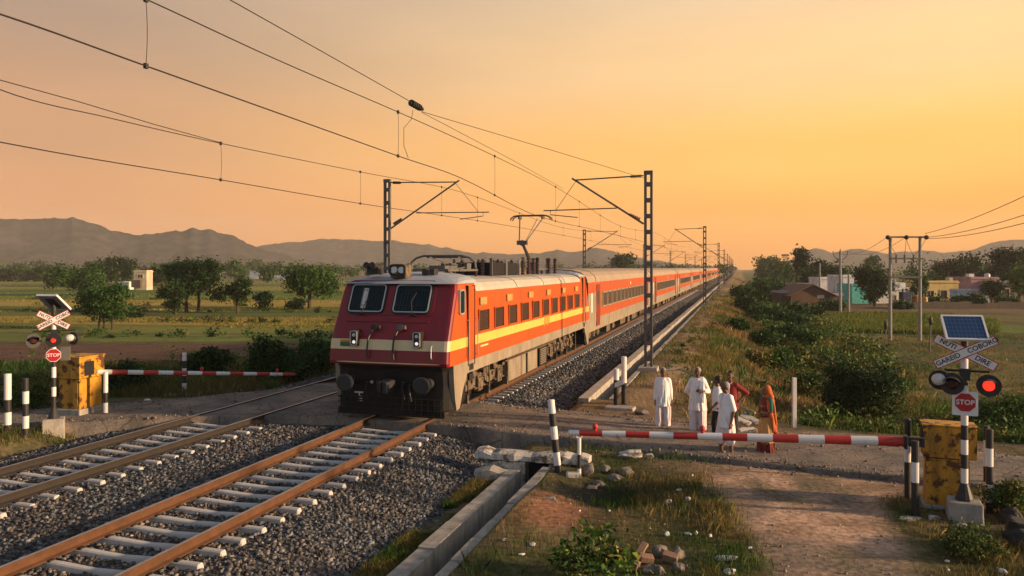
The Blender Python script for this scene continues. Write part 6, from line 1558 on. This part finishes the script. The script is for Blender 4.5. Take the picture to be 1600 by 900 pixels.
def hand(mb, W, d, n, curl=.5):
    """palm and five fingers from wrist W along d; n points out of the back of the hand"""
    d = Vector(d).normalized(); n = Vector(n); n = (n-d*n.dot(d)).normalized(); s = d.cross(n)
    for k in (-.022, 0, .022): mb.cap(W+s*k*.7, W+d*.085+s*k*1.25, .016, .0155, 8)
    for k, l in ((-.031, .062), (-.0105, .078), (.0105, .074), (.031, .058)):
        a = W+d*.088+s*k; f = (d-n*curl*.6).normalized(); b = a+f*l*.55; g = (d-n*curl*1.7).normalized(); mb.cap(a, b, .0105, .0098, 8); mb.cap(b, b+g*l*.5, .0098, .0085, 8)
    a = W+d*.02-s*.028; b = a+(d*.55-s*.75-n*.2).normalized()*.045; mb.cap(a, b, .013, .011, 8); mb.cap(b, b+(d*.95-s*.1-n*.3).normalized()*.036, .011, .009, 8)
def figure(name_lbl, p, rz, H, arms, legs, hair, dress, turn=0.0, chin=0.0, woman=False):
    """arms: two lists (elbow, wrist, hand dir, back-of-hand); legs: two lists (hip, knee, ankle)"""
    t = thing('person', name_lbl, 'person', p, rz); sc_ = H/1.72; t.scale = (sc_, sc_, sc_)
    shx = .158 if woman else .17; mb = MB()
    mb.ball((0, .0, .93), (.15, .105, .13)); mb.cap((0, 0, .95), (0, -.005, 1.2), .118, .125, 14); mb.cap((-.07, 0, 1.22), (-.085, .0, 1.33), .105, .085, 12); mb.cap((.07, 0, 1.22), (.085, 0, 1.33), .105, .085, 12)
    mb.cap((-shx+.03, .01, 1.375), (shx-.03, .01, 1.375), .055, .055, 12); mb.cap((0, .015, 1.38), (0, -.005, 1.5), .058, .05, 12)
    HM = Matrix.Translation((0, 0, 1.5)) @ Matrix.Rotation(turn, 4, 'Z') @ Matrix.Rotation(chin, 4, 'X') @ Matrix.Translation((0, 0, -1.5)); mb.M = HM
    mb.ball((0, -.005, 1.62), (.076, .093, .1), 16, 12); mb.ball((0, -.04, 1.555), (.056, .058, .062), 14, 10); mb.cap((0, -.093, 1.615), (0, -.113, 1.58), .009, .015, 8); mb.cap((-.03, -.084, 1.632), (.03, -.084, 1.632), .014, .014, 8)
    for s in (-1, 1): mb.ball((s*.077, .0, 1.6), (.011, .022, .032), 8, 6); mb.ball((s*.04, -.07, 1.585), (.022, .02, .02), 8, 6)
    mb.cap((-.02, -.094, 1.54), (.02, -.094, 1.54), .009, .009, 8); mb.M = None
    for s, (el, wr, hd_, nb) in zip((-1, 1), arms):
        S0 = Vector((s*shx, .01, 1.37)); el = Vector(el); wr = Vector(wr); mb.cap(S0, el, .052, .04, 12); mb.cap(el, wr, .04, .027, 12); hand(mb, wr+(wr-el).normalized()*.01, hd_, nb, .55)
    for s, (hp_, kn, an) in zip((-1, 1), legs):
        hp_, kn, an = Vector(hp_), Vector(kn), Vector(an); mb.cap(hp_, kn, .085, .056, 12); mb.cap(kn, kn.lerp(an, .35), .055, .058, 12); mb.cap(kn.lerp(an, .35), an, .056, .036, 12)
        mb.cap(an+Vector((0, .03, -.04)), an+Vector((0, .04, -.045)), .036, .034, 10); mb.cap(an+Vector((0, .02, -.035)), an+Vector((s*.02, -.13, -.058)), .036, .024, 10); mb.cap(an+Vector((s*.02, -.1, -.06)), an+Vector((s*.035, -.16, -.062)), .026, .018, 10)
    bo = link('body', solid(mb, .0078, 2, 'person_body', [M['skin']]), t)
    mb = MB(); mb.M = HM
    for s in (-1, 1): mb.ball((s*.03, -.0885, 1.608), (.014, .008, .0075), 8, 6)
    mb.build('eyes', M['eyewhite'], bo); mb = MB(); mb.M = HM
    for s in (-1, 1): mb.ball((s*.03, -.0955, 1.608), (.006, .004, .007), 8, 6); mb.cap((s*.015, -.0975, 1.634), (s*.05, -.086, 1.632), .005, .004, 6)
    mb.build('pupils_and_brows', M['hairb'], bo); mb = MB(); mb.M = HM; mb.cap((-.021, -.1, 1.541), (.021, -.1, 1.541), .0055, .0055, 6); mb.build('lips', M['lip'], bo)
    if hair:
        mb = MB(); mb.M = HM; k = hair[1]
        mb.ball((0, .018, 1.645), (.0825*k, .09*k, .088*k), 16, 12); mb.ball((0, .035, 1.6), (.079, .068, .075), 14, 10)
        if hair[2]: mb.cap((-.022, -.103, 1.556), (.022, -.103, 1.556), .0085, .0085, 8)
        hm_ = solid(mb, .009, 1, 'hair', [M[hair[0]]]); link('hair', hm_, bo)
    dress(t); return t
def folds(me, amp, k, seed, cz=.9):
    n = len(me.vertices); co = np.empty(n*3, np.float32); me.vertices.foreach_get('co', co); co = co.reshape(-1, 3)
    a = np.arctan2(co[:, 1], co[:, 0]); low = np.clip((1.3-co[:, 2])/.7, .15, 1)
    d = amp*low*(np.sin(a*k+3*np.sin(co[:, 2]*3+seed))+.6*np.sin(a*round(k*1.7)+co[:, 2]*5+seed)) + .006*(fbm(co[:, 0]*14+seed, co[:, 2]*9+co[:, 1]*14, 5)-.5)
    r = np.hypot(co[:, 0], co[:, 1])+1e-6; co[:, 0] += co[:, 0]/r*d; co[:, 1] += co[:, 1]/r*d
    me.vertices.foreach_set('co', co.ravel()); me.update()
def ring(z, rx, ry, cx=0, cy=0, n=36): return [(cx+rx*math.cos(2*PI*i/n), cy+ry*math.sin(2*PI*i/n), z) for i in range(n)]
def top_garment(t, name, m, hem, arms, sl, loose=1.0, amp=.006, shx=.17, seed=1, k=8):
    mb = MB(); L_ = loose
    rs = [(hem, .205*L_, .15*L_), (.75, .195*L_, .145*L_), (.98, .178*L_, .138*L_), (1.12, .175*L_, .137*L_), (1.26, .178, .132), (1.34, .178, .11), (1.395, .14, .09), (1.435, .085, .075), (1.45, .07, .066)]
    rs = [q for q in rs if q[0] >= hem]; mb.loft([ring(*q) for q in rs])
    mb.cap((-shx+.03, .012, 1.372), (shx-.03, .012, 1.372), .082, .082, 12)
    for s, (el, wr, _, _) in zip((-1, 1), arms):
        S0 = Vector((s*(shx-.02), .01, 1.36)); el = Vector(el); wr = Vector(wr); e = S0.lerp(el, min(1, sl*2)); mb.cap(S0, e, .077, .064, 12)
        if sl > .5: mb.cap(el, el.lerp(wr, (sl-.5)*2), .061, .05, 12)
    me = solid(mb, .0125, 3, name, [m]); folds(me, amp, k, seed); o = link(name, me, t)
    mb = MB(); mb.tube([(0, -.085, 1.43), (0, -.126, 1.34), (0, -.15, 1.24), (0, -.152, 1.12)], .008, 6); mb.tube([(-.05, -.075, 1.455), (0, -.1, 1.405), (.05, -.075, 1.455)], .01, 6); mb.build('placket', M['dhoti'], o)
    return o
def leg_garment(t, name, m, legs, end, r0, r1, amp=.006, seed=2, k=7):
    mb = MB(); mb.ball((0, 0, .93), (.17, .13, .13), 16, 10)
    for s, (hp_, kn, an) in zip((-1, 1), legs):
        hp_, kn, an = Vector(hp_), Vector(kn), Vector(an); e = kn.lerp(an, end); mb.cap(hp_, kn, r0, (r0+r1)/2, 14); mb.cap(kn, e, (r0+r1)/2, r1, 14)
    me = solid(mb, .0125, 2, name, [m]); folds(me, amp, k, seed); return link(name, me, t)
def sandals(t, legs):
    for s, (_, _, an) in zip((-1, 1), legs):
        an = Vector(an); mb = MB(); mb.loft([[(an.x+s*.018+x*w, an.y+y, z) for x, w in ((-1, .04), (1, .04))] + [(an.x+s*.018+.04, an.y+y, z+.012), (an.x+s*.018-.04, an.y+y, z+.012)] for y, z in ((.09, an.z-.085), (-.05, an.z-.088), (-.19, an.z-.085))])
        mb.tube([(an.x+s*.018-.045, an.y-.09, an.z-.06), (an.x+s*.02, an.y-.1, an.z-.018), (an.x+s*.018+.05, an.y-.09, an.z-.06)], .014, 6); mb.build('sandal', M['leather'], t)
def shawl(t):
    mb = MB(); P = [(.1, .12, 1.2), (.12, .1, 1.36), (.11, .02, 1.46), (.105, -.1, 1.38), (.1, -.15, 1.2), (.105, -.165, 1.0), (.11, -.175, .86)]
    for a, b in zip(P[:-1], P[1:]):
        for dx in (-.035, 0, .035): mb.cap((a[0]+dx, a[1], a[2]), (b[0]+dx, b[1], b[2]), .024, .024, 8)
    me = solid(mb, .011, 2, 'shoulder_cloth', [M['shirtw']]); folds(me, .004, 14, 3); link('shoulder_cloth', me, t)
down = lambda s, o=.0: ((s*(.205+o), .02, 1.08), (s*(.222+o), -.03, .82), (s*.02, -.06, -1), (s, .1, 0))
stand = [((-.095, 0, .9), (-.105, -.01, .49), (-.115, .02, .088)), ((.095, 0, .9), (.105, -.01, .49), (.115, .02, .088))]
A1 = [down(-1), down(1)]
figure('elderly man in long white kurta, arms hanging, leftmost of the waiting people', G(1036, 671), R(-8), 1.66, A1, stand, ('hairw', 1.0, True), lambda t: (top_garment(t, 'kurta', M['kurta'], .66, A1, .92, 1.05, amp=.011, seed=1), leg_garment(t, 'pyjama', M['dhoti'], stand, .92, .118, .088, amp=.012, seed=3, k=9), sandals(t, stand)), turn=R(6))
A2 = [((-.27, .07, 1.1), (-.14, .17, .93), (.9, .1, -.2), (0, 1, 0)), ((.27, .03, 1.1), (.12, -.2, 1.14), (-.9, -.25, .1), (0, -1, .2))]
figure('grey haired man in white kurta with one hand raised to his chest', G(1090, 678), R(-12), 1.74, A2, stand, ('hairw', 1.02, False), lambda t: (top_garment(t, 'kurta', M['kurta'], .62, A2, .8, 1.1, amp=.011, seed=5), shawl(t), leg_garment(t, 'pyjama', M['dhoti'], stand, .93, .122, .092, amp=.012, seed=6, k=9), sandals(t, stand)), turn=R(-6))
def step(f): return [((-.09, 0, .9), (-.095, -.02-f, .49), (-.1, .02-f, .088)), ((.09, 0, .9), (.095, -.01+f, .49), (.1, .03+f, .088))]
L3 = step(.05); A3 = [down(-1), ((.22, .0, 1.1), (.2, -.16, .92), (0, -.5, -.8), (1, 0, 0))]
figure('black haired man in white shirt and black trousers standing behind the front man', G(1121, 692), R(-100), 1.66, A3, L3, ('hairb', 1.06, False), lambda t: (top_garment(t, 'shirt', M['shirtw'], .84, A3, .45, .95, amp=.003, seed=8), leg_garment(t, 'trousers', M['trouser'], L3, .97, .098, .07, amp=.003, seed=9), sandals(t, L3)), turn=R(-15))
A4 = [((-.4, .05, 1.19), (-.2, -.06, 1.02), (.8, -.3, -.3), (-.3, -.8, 0)), ((.38, .1, 1.2), (.2, -.02, 1.0), (-.8, -.3, -.3), (.3, -.8, 0))]
figure('man in red shirt with hands on hips, mostly hidden behind the white clad men', G(1141, 689), R(-28), 1.74, A4, stand, ('hairb', 1.05, True), lambda t: (top_garment(t, 'shirt', M['redshirt'], .8, A4, .62, 1.0, amp=.004, seed=11), leg_garment(t, 'trousers', M['trouser'], stand, .97, .1, .072, amp=.003, seed=12), sandals(t, stand)), turn=R(-12))
L5 = step(.06); A5 = [((-.22, .03, 1.09), (-.2, -.06, .84), (0, -.15, -1), (-1, 0, 0)), ((.22, .06, 1.09), (.22, -.02, .82), (0, -.12, -1), (1, 0, 0))]
figure('bald grey fringed man in white short sleeved kurta and dhoti, nearest the boom', G(1134, 713), R(-68), 1.72, A5, L5, ('hairw', .97, False), lambda t: (top_garment(t, 'kurta', M['shirtw'], .68, A5, .46, 1.05, seed=14), leg_garment(t, 'dhoti', M['dhoti'], L5, .3, .125, .11, amp=.011, seed=15), sandals(t, L5)), turn=R(-20), chin=R(4))
# woman in sari
L6 = [((-.085, 0, .9), (-.085, -.01, .49), (-.08, .02, .088)), ((.085, 0, .9), (.085, -.01, .49), (.08, .02, .088))]
A6 = [((-.2, -.02, 1.12), (-.06, -.2, 1.05), (.7, -.3, .1), (-.2, -1, 0)), ((.2, .0, 1.11), (.08, -.2, 1.0), (-.8, -.2, .1), (.2, -1, 0))]
def sari(t):
    mb = MB(); mb.loft([ring(.06, .2, .165), ring(.09, .232, .195), ring(.16, .218, .187), ring(.34, .205, .187)]); me = solid(mb, .0125, 1, 'border', [M['sarired']]); folds(me, .02, 9, 4); link('border', me, t)
    mb = MB(); mb.loft([ring(.3, .2, .182), ring(.5, .195, .178), ring(.8, .19, .165), ring(.98, .168, .14), ring(1.12, .15, .13), ring(1.25, .165, .135)]); me = solid(mb, .0125, 2, 'skirt', [M['sari']]); folds(me, .009, 9, 4); link('skirt', me, t)
    mb = MB(); mb.loft([ring(1.1, .16, .136), ring(1.22, .17, .134), ring(1.33, .18, .112), ring(1.39, .14, .09), ring(1.43, .075, .07)]); me = solid(mb, .0125, 2, 'wrap', [M['sarired']]); folds(me, .005, 10, 5); link('wrap', me, t); mb = MB()
    for s, (el, wr, _, _) in zip((-1, 1), A6): mb.cap((s*.15, .01, 1.35), Vector((s*.165, .01, 1.37)).lerp(Vector(el), .8), .064, .056, 12)
    mb.cap((-.14, .012, 1.365), (.14, .012, 1.365), .078, .078, 12); link('blouse', solid(mb, .0125, 2, 'blouse', [M['blouse']]), t)
    # sash across the waist and veil over head and back
    mb = MB(); 
    for i in range(9):
        a0 = R(150+30*i) ; a1 = R(150+30*(i+1)); f = lambda a, k: Vector((.185*math.cos(a), .158*math.sin(a), .93+.13*k))
        mb.cap(f(a0, i/9), f(a1, (i+1)/9), .042, .042, 8)
    me = solid(mb, .0125, 2, 'sash', [M['sarired']]); folds(me, .004, 12, 2); link('sash', me, t)
    mb = MB(); mb.ball((0, .03, 1.64), (.105, .105, .108), 16, 12); mb.cap((0, .045, 1.62), (0, .07, 1.46), .1, .12, 14); mb.cap((-.07, .07, 1.46), (.07, .07, 1.46), .095, .095, 12); mb.cap((-.1, .08, 1.36), (.1, .08, 1.36), .085, .085, 12)
    mb.loft([ring(1.42, .17, .085, 0, .085), ring(1.2, .19, .07, 0, .12), ring(.9, .2, .06, 0, .15), ring(.6, .2, .055, .02, .165), ring(.34, .17, .045, .04, .17)])
    mb.loft([ring(1.4, .06, .06, .13, -.01), ring(1.2, .045, .06, .17, -.03), ring(.95, .05, .06, .18, .03), ring(.6, .06, .055, .17, .1)])
    me = solid(mb, .0125, 2, 'veil', [M['dupatta']]); folds(me, .008, 11, 7); link('veil', me, t); sandals(t, L6)
figure('woman in golden and red sari with an orange veil over her head', G(1197, 711), R(-72), 1.60, A6, L6, ('hairb', 1.02, False), sari, woman=True)
# ------------------------------------------------------------------ rubble, rocks, litter
def rockm(mb, rx, ry, rz_, seed, n=40, flat=.0):
    r = np.random.default_rng(seed); bm = bmesh.new(); bmesh.ops.create_icosphere(bm, subdivisions=3, radius=1)
    for v in bm.verts:
        d = v.co.normalized(); k = 1+.42*(float(fbm(d.x*1.7+seed, d.y*1.7+d.z*1.3, seed, 3))-.5)*2
        for q in range(5):
            nrm = Vector(np.random.default_rng(seed*7+q).normal(size=3)).normalized(); dd = d.dot(nrm)
            if dd > .55: k = min(k, .62/dd)
        v.co = Vector((d.x*rx*k, d.y*ry*k, d.z*rz_*k))
    bm.verts.index_update(); mb.add([tuple(v.co) for v in bm.verts], [[v.index for v in f.verts] for f in bm.faces]); bm.free()
def rock(label, u, v, size, m, seed, name='stone', cat='stone', rot=0, up=.3, group=None, part='surface'):
    p = G(u, v); p.z += size[2]*up; o = MB(); rockm(o, *[s/2 for s in size], seed); q = o.build(name, M[m], None, False); q.location = p; q.rotation_euler = (R(random.Random(seed).uniform(-8, 8)), R(random.Random(seed+1).uniform(-8, 8)), rot)
    return tag(q, label, cat, group)
rock('jagged whitewashed slab at the edge of the road above the dark hollow', 985, 716, (.7, .34, .22), 'whitewash', 3, 'broken_slab', 'slab')
rock('small pale broken stone right of the jagged slab', 1013, 716, (.26, .2, .15), 'whitewash', 4)
rock('dark stone beside the foot of the boom rest', 919, 742, (.34, .3, .36), 'rock', 5)
rock('flat pale stone in the grass right of the drain', 862, 781, (.26, .16, .06), 'whitewash', 6)
rock('long flat white stone low in the grass at the bottom', 1132, 874, (.42, .18, .07), 'litter', 7)
rock('white block at the bottom photo edge', 1139, 896, (.17, .14, .12), 'litter', 8)
rock('white stone at the foot of the right crossing signal', 1501, 826, (.2, .16, .14), 'whitewash', 9)
rock('pale stone below the right barrier cabinet', 1458, 812, (.22, .16, .12), 'whitewash', 10)
rock('flat pale stone left of the right barrier plinth', 1424, 813, (.42, .2, .08), 'whitewash', 11)
rock('low stone slab on the verge left of the front pair of men', 990, 661, (.95, .4, .18), 'rock', 12)
rock('brown stone at the far road edge left of the tall kurta man', 1003, 648, (.45, .35, .22), 'rock', 13)
rock('pale flat slab on the ground before the left yellow cabinet', 170, 664, (1.2, .6, .16), 'whitewash', 14, 'broken_slab', 'slab')
rock('white stone lying under the left boom at the field edge', 231, 628, (.28, .22, .16), 'litter', 15)
rock('white stone near the tip of the left boom', 434, 601, (.22, .2, .14), 'litter', 16)
rock('long white kerb stone in the weeds left of the left crossing signal', 62, 632, (1.1, .35, .14), 'whitewash', 17)
for i, (u, v, s, sd) in enumerate(((1592, 838, (.55, .5, .45), 21), (1604, 858, (.6, .5, .38), 22), (1584, 815, (.4, .4, .3), 23))):
    rock(('large black rock at the right photo edge, middle of three', 'lowest black rock at the right photo edge', 'smallest black rock of the heap at the right photo edge')[i], u, v, s, 'darkrock', sd, 'rock', 'rock', group='black rocks at the right edge')
for i, (u, v, sz, lb) in enumerate([(945, 738, (.3, .24, .2), 'dark clod left in the hollow below the jagged slab'), (962, 752, (.36, .26, .18), 'dark clod in the middle of the hollow'), (938, 760, (.26, .22, .16), 'dark clod at the drain side of the hollow'), (978, 740, (.34, .3, .2), 'dark clod right in the hollow under the jagged slab'), (925, 765, (.24, .2, .14), 'lowest dark clod of the hollow, nearest the drain')]):
    rock(lb, u, v, sz, 'rock', 31+i, 'clod', 'clod', group='clods in the hollow by the road')
def crumple(label, u, v, w, h, m, seed, group='litter on the grass'):
    w *= .8; h *= .7
    r = random.Random(seed); p = G(u, v); mb = MB(); n = 7; rings = []
    for i in range(n):
        a = i/(n-1)-.5; k = math.sqrt(max(.05, 1-(2*a)**2)); rings.append([(a*w+r.uniform(-.1, .1)*w*.5, math.cos(q)*w*.3*k+r.uniform(-.12, .12)*w*.4, h*.4+math.sin(q)*h*.5*k+r.uniform(-.2, .2)*h*.4) for q in [2*PI*j/9 for j in range(9)]])
    mb.loft(rings); o = mb.build('litter_scrap', M[m], None); o.location = p+Vector((0, 0, .01)); o.rotation_euler = (0, 0, r.uniform(0, 3)); return tag(o, label, 'litter', group)
for i, (u, v, w, h, m, lb) in enumerate([(1075, 783, .13, .12, 'litter', 'round white plastic bag in the dark grass'), (1045, 787, .15, .12, 'litter', 'crumpled cream paper left of the round white bag'), (1076, 752, .12, .09, 'litter', 'white scrap above the round white bag'), (1082, 745, .08, .07, 'litter', 'small white scrap farthest up the grass slope'), (1042, 838, .16, .1, 'bluelitter', 'pale blue plastic wrapper in the grass'), (1075, 836, .17, .05, 'litter', 'thin white strip right of the blue wrapper'), (1087, 836, .1, .09, 'litter', 'small white ball beside the thin white strip'), (1110, 840, .12, .08, 'litter', 'white scrap right of the small white ball'), (1116, 803, .1, .06, 'litter', 'white scrap on the edge of the dirt path'), (1061, 767, .18, .05, 'litter', 'flat pale paper between the white bags'),
    (952, 800, .06, .05, 'litter', 'tiny white scrap on the slope beside the hollow'), (906, 800, .06, .05, 'litter', 'tiny white scrap above the broad leaved plant'), (815, 868, .14, .04, 'litter', 'pale flat scrap on the bank right of the drain'), (832, 852, .2, .03, 'litter', 'long pale strip on the bank right of the drain'), (788, 845, .12, .05, 'litter', 'white scrap close to the drain wall'), (1480, 880, .08, .07, 'litter', 'white scrap among the weeds under the right signal'), (1482, 893, .07, .05, 'litter', 'lower white scrap among the weeds under the right signal'), (1567, 897, .18, .1, 'litter', 'white bag at the bottom right corner'), (1140, 806, .08, .05, 'litter', 'small pale scrap beside the path'), (1172, 858, .1, .05, 'litter', 'pale scrap on the lower path edge')]):
    crumple(lb, u, v, w, h, m, 50+i)
for i, (u, v, w, h, rz_, lb) in enumerate([(1158, 668, .5, .13, -.6, 'long white board leaning in the debris between the men and the woman'), (1174, 666, .6, .1, -.9, 'bluish white board right in the debris behind the boom'), (1168, 676, .5, .09, .2, 'flat white board lying at the front of the debris')]):
    p = G(u, v); mb = MB(); mb.box(-w/2, w/2, -.12, .12, 0, .03); o = mb.build('broken_board', M['whitewash'], None, bevel=.006); o.location = p+Vector((0, 0, .06+.12*(i != 2))); o.rotation_euler = (.3, .32 if i != 2 else .04, rz_); tag(o, lb, 'board', 'white boards in the debris')
p = G(1150, 655); a = at(1045, 577, 24.5)
for i, (q, lb) in enumerate(((((1040, 578, 24), (1062, 577, 24), (1112, 597, 22.6)), 'bare pole lying on the grassy bank behind the men'), (((1148, 632, 21), (1180, 645, 20.4)), 'short bare stick on the bank left of the woman'))):
    pts = [at(*k) for k in q]
    for k in pts: k.z = max(k.z, ground_xy(k.x, k.y)+.05)
    mb = MB(); mb.tube([k-pts[0] for k in pts], .035, 7); o = mb.build('fallen_pole', M['wood'], None); o.location = pts[0]; tag(o, lb, 'pole')
bp_ = [(1003, 868, 'b', .24, .11, .09, .9, 'tilted long brick on the left of the brick pile'), (1010, 882, 'b', .2, .12, .1, .1, 'light pink brick at the front of the brick pile'), (1030, 868, 'r', .24, .2, .24, 0, 'tallest reddish stone in the brick pile'), (1047, 880, 'b', .22, .13, .11, -.4, 'split brick with pale face right of the tall reddish stone'), (1060, 872, 'r', .22, .2, .2, 0, 'grey stone at the back right of the brick pile'), (1012, 896, 'r', .22, .18, .17, 0, 'grey stone at the front left of the brick pile'), (1030, 897, 'r', .2, .18, .18, 0, 'grey stone at the front middle of the brick pile'), (1060, 893, 'r', .2, .18, .16, 0, 'grey stone at the front right of the brick pile'), (992, 893, 'b', .22, .11, .1, 1.2, 'dark brick lowest on the left of the brick pile')]
for i, (u, v, k, a, b, c, rz_, lb) in enumerate(bp_):
    if k == 'b':
        p = G(u, v); mb = MB(); mb.box(-a/2, a/2, -b/2, b/2, -c/2, c/2); o = mb.build('brick', M['brick'], None, bevel=.01); o.location = p+Vector((0, 0, .09)); o.rotation_euler = (.25, -.5 if i == 0 else .15, rz_); tag(o, lb, 'brick', 'bricks of the rubble pile')
    else: rock(lb, u, v, (a, b, c), 'rock', 70+i, group='stones of the rubble pile')
# scattered pebbles and bits on the path and verges (uncountable)
n = 900; u = RNG.uniform(820, 1600, n); v = RNG.uniform(690, 905, n); Y = F*CZ/(v-HV); x = (u-800)/F*Y; s, L = SL(x, Y); k = L > -3.8; s, L = s[k], L[k]
tag(stones('path_pebbles', s, L, ground_h(s, L)+.004, RNG.gamma(2, .0055, len(s)).clip(.004, .03), 9, (.24, .17, .12)), kind='stuff')
# ------------------------------------------------------------------ haze, sky, sun, camera
hz = MB(); hz.box(-1900, 2200, -60, 2000, -4.2, 125); hm = bpy.data.materials.new('evening_haze'); hm.use_nodes = True; t = NT(hm); t.n.clear()
o = t.new('ShaderNodeOutputMaterial'); v = t.new('ShaderNodeVolumePrincipled'); v.inputs['Color'].default_value = (.93, .87, .80, 1); v.inputs['Density'].default_value = HAZE; v.inputs['Anisotropy'].default_value = .0
t.link(v.outputs[0], o.inputs['Volume']); tag(hz.build('haze', hm), kind='stuff')
SUN_EL, SUN_AZ = R(12.5), R(102)                 # azimuth measured from the view direction (+Y) towards the right (+X)
w = bpy.data.worlds.new('World'); sc.world = w; w.use_nodes = True; t = NT(w); t.n.clear()
out = t.new('ShaderNodeOutputWorld'); bg = t.new('ShaderNodeBackground'); bg.inputs['Strength'].default_value = .1
sky = t.new('ShaderNodeTexSky'); sky.sky_type = 'NISHITA'; sky.sun_disc = False; sky.sun_elevation = SUN_EL; sky.sun_rotation = SUN_AZ; sky.dust_density = 4; sky.air_density = 1.2; sky.ozone_density = 1
tc = t.new('ShaderNodeTexCoord'); sp = t.new('ShaderNodeSeparateXYZ'); t.link(tc.outputs['Generated'], sp.inputs[0])
def ramp(stops):
    r = t.new('ShaderNodeValToRGB'); e = r.color_ramp.elements; r.color_ramp.interpolation = 'EASE'
    while len(e) < len(stops): e.new(.5)
    for k, (p, c) in enumerate(stops): e[k].position = p; e[k].color = (*c, 1)
    t.link(sp.outputs[2], r.inputs[0]); return r.outputs[0]
left = ramp(SKY_L); right = ramp(SKY_R)
nv = t.new('ShaderNodeVectorMath'); nv.operation = 'DOT_PRODUCT'; t.link(tc.outputs['Generated'], nv.inputs[0]); nv.inputs[1].default_value = (math.sin(R(50)), math.cos(R(50)), 0)
mr = t.new('ShaderNodeMapRange'); mr.interpolation_type = 'SMOOTHSTEP'; t.link(nv.outputs['Value'], mr.inputs[0])
for k, q in enumerate((.1, 1.0, 0, 1)): mr.inputs[k+1].default_value = q
mx = t.new('ShaderNodeMix'); mx.data_type = 'RGBA'; t.link(mr.outputs[0], mx.inputs[0]); t.link(left, mx.inputs[6]); t.link(right, mx.inputs[7])
bk = ramp(SKY_B); mb_ = t.new('ShaderNodeMapRange'); mb_.interpolation_type = 'SMOOTHSTEP'; t.link(sp.outputs[1], mb_.inputs[0])
for k, q in enumerate((.45, -.35, 0, 1)): mb_.inputs[k+1].default_value = q
mx2 = t.new('ShaderNodeMix'); mx2.data_type = 'RGBA'; t.link(mb_.outputs[0], mx2.inputs[0]); t.link(mx.outputs[2], mx2.inputs[6]); t.link(bk, mx2.inputs[7])
sc10 = t.new('ShaderNodeMix'); sc10.data_type = 'RGBA'; sc10.blend_type = 'MULTIPLY'; sc10.inputs[0].default_value = 1; t.link(mx2.outputs[2], sc10.inputs[6]); sc10.inputs[7].default_value = (10*SKYK, 10*SKYK, 10*SKYK, 1)
# above the dusty evening band the clear Nishita sky takes over
up = t.new('ShaderNodeMapRange'); up.interpolation_type = 'SMOOTHSTEP'; t.link(sp.outputs[2], up.inputs[0])
for k, q in enumerate((.36, .62, 0, 1)): up.inputs[k+1].default_value = q
ns = t.new('ShaderNodeMix'); ns.data_type = 'RGBA'; ns.blend_type = 'MULTIPLY'; ns.inputs[0].default_value = 1; t.link(sky.outputs[0], ns.inputs[6]); ns.inputs[7].default_value = (*NISH, 1)
m2 = t.new('ShaderNodeMix'); m2.data_type = 'RGBA'; t.link(up.outputs[0], m2.inputs[0]); t.link(sc10.outputs[2], m2.inputs[6]); t.link(ns.outputs[2], m2.inputs[7])
# faint streaks of dust in the evening air
mpv = t.new('ShaderNodeMapping'); mpv.inputs['Scale'].default_value = (2.2, 2.2, 11); mpv.inputs['Rotation'].default_value = (.06, .1, 0); t.link(tc.outputs['Generated'], mpv.inputs[0])
nz = t.new('ShaderNodeTexNoise'); nz.inputs['Scale'].default_value = 1.6; nz.inputs['Detail'].default_value = 5; t.link(mpv.outputs[0], nz.inputs['Vector'])
nr = t.new('ShaderNodeMapRange'); t.link(nz.outputs[0], nr.inputs[0])
for k, q in enumerate((.3, .7, .955, 1.045)): nr.inputs[k+1].default_value = q
ncb = t.new('ShaderNodeCombineColor')
for k in range(3): t.link(nr.outputs[0], ncb.inputs[k])
m3 = t.new('ShaderNodeMix'); m3.data_type = 'RGBA'; m3.blend_type = 'MULTIPLY'; m3.inputs[0].default_value = 1; t.link(m2.outputs[2], m3.inputs[6]); t.link(ncb.outputs[0], m3.inputs[7])
t.link(m3.outputs[2], bg.inputs[0]); t.link(bg.outputs[0], out.inputs[0])
sl = bpy.data.lights.new('sun', 'SUN'); sl.energy = SUNE; sl.color = (1.0, .66, .37); sl.angle = R(2.5); so = bpy.data.objects.new('sun', sl); COL.objects.link(so)
sd = Vector((math.sin(SUN_AZ)*math.cos(SUN_EL), math.cos(SUN_AZ)*math.cos(SUN_EL), math.sin(SUN_EL))); so.rotation_euler = sd.to_track_quat('Z', 'Y').to_euler(); so.location = (40, 10, 30)
cd = bpy.data.cameras.new('camera'); cd.sensor_width = 36; cd.lens = 36*F/1600; cd.shift_y = -32/1600; cd.clip_end = 9000; cd.clip_start = .1
co = bpy.data.objects.new('camera', cd); COL.objects.link(co); co.location = (0, 0, CZ); co.rotation_euler = (R(90), 0, 0); sc.camera = co
vs = sc.view_settings; vs.view_transform = 'Standard'; vs.look = 'None'; vs.gamma = 1; vs.exposure = EXPO; vs.use_curve_mapping = False
sc.cycles.use_denoising = True; sc.cycles.max_bounces = 6; sc.cycles.diffuse_bounces = 3; sc.cycles.glossy_bounces = 3; sc.cycles.transmission_bounces = 3; sc.cycles.volume_bounces = 0; sc.cycles.sample_clamp_indirect = 6
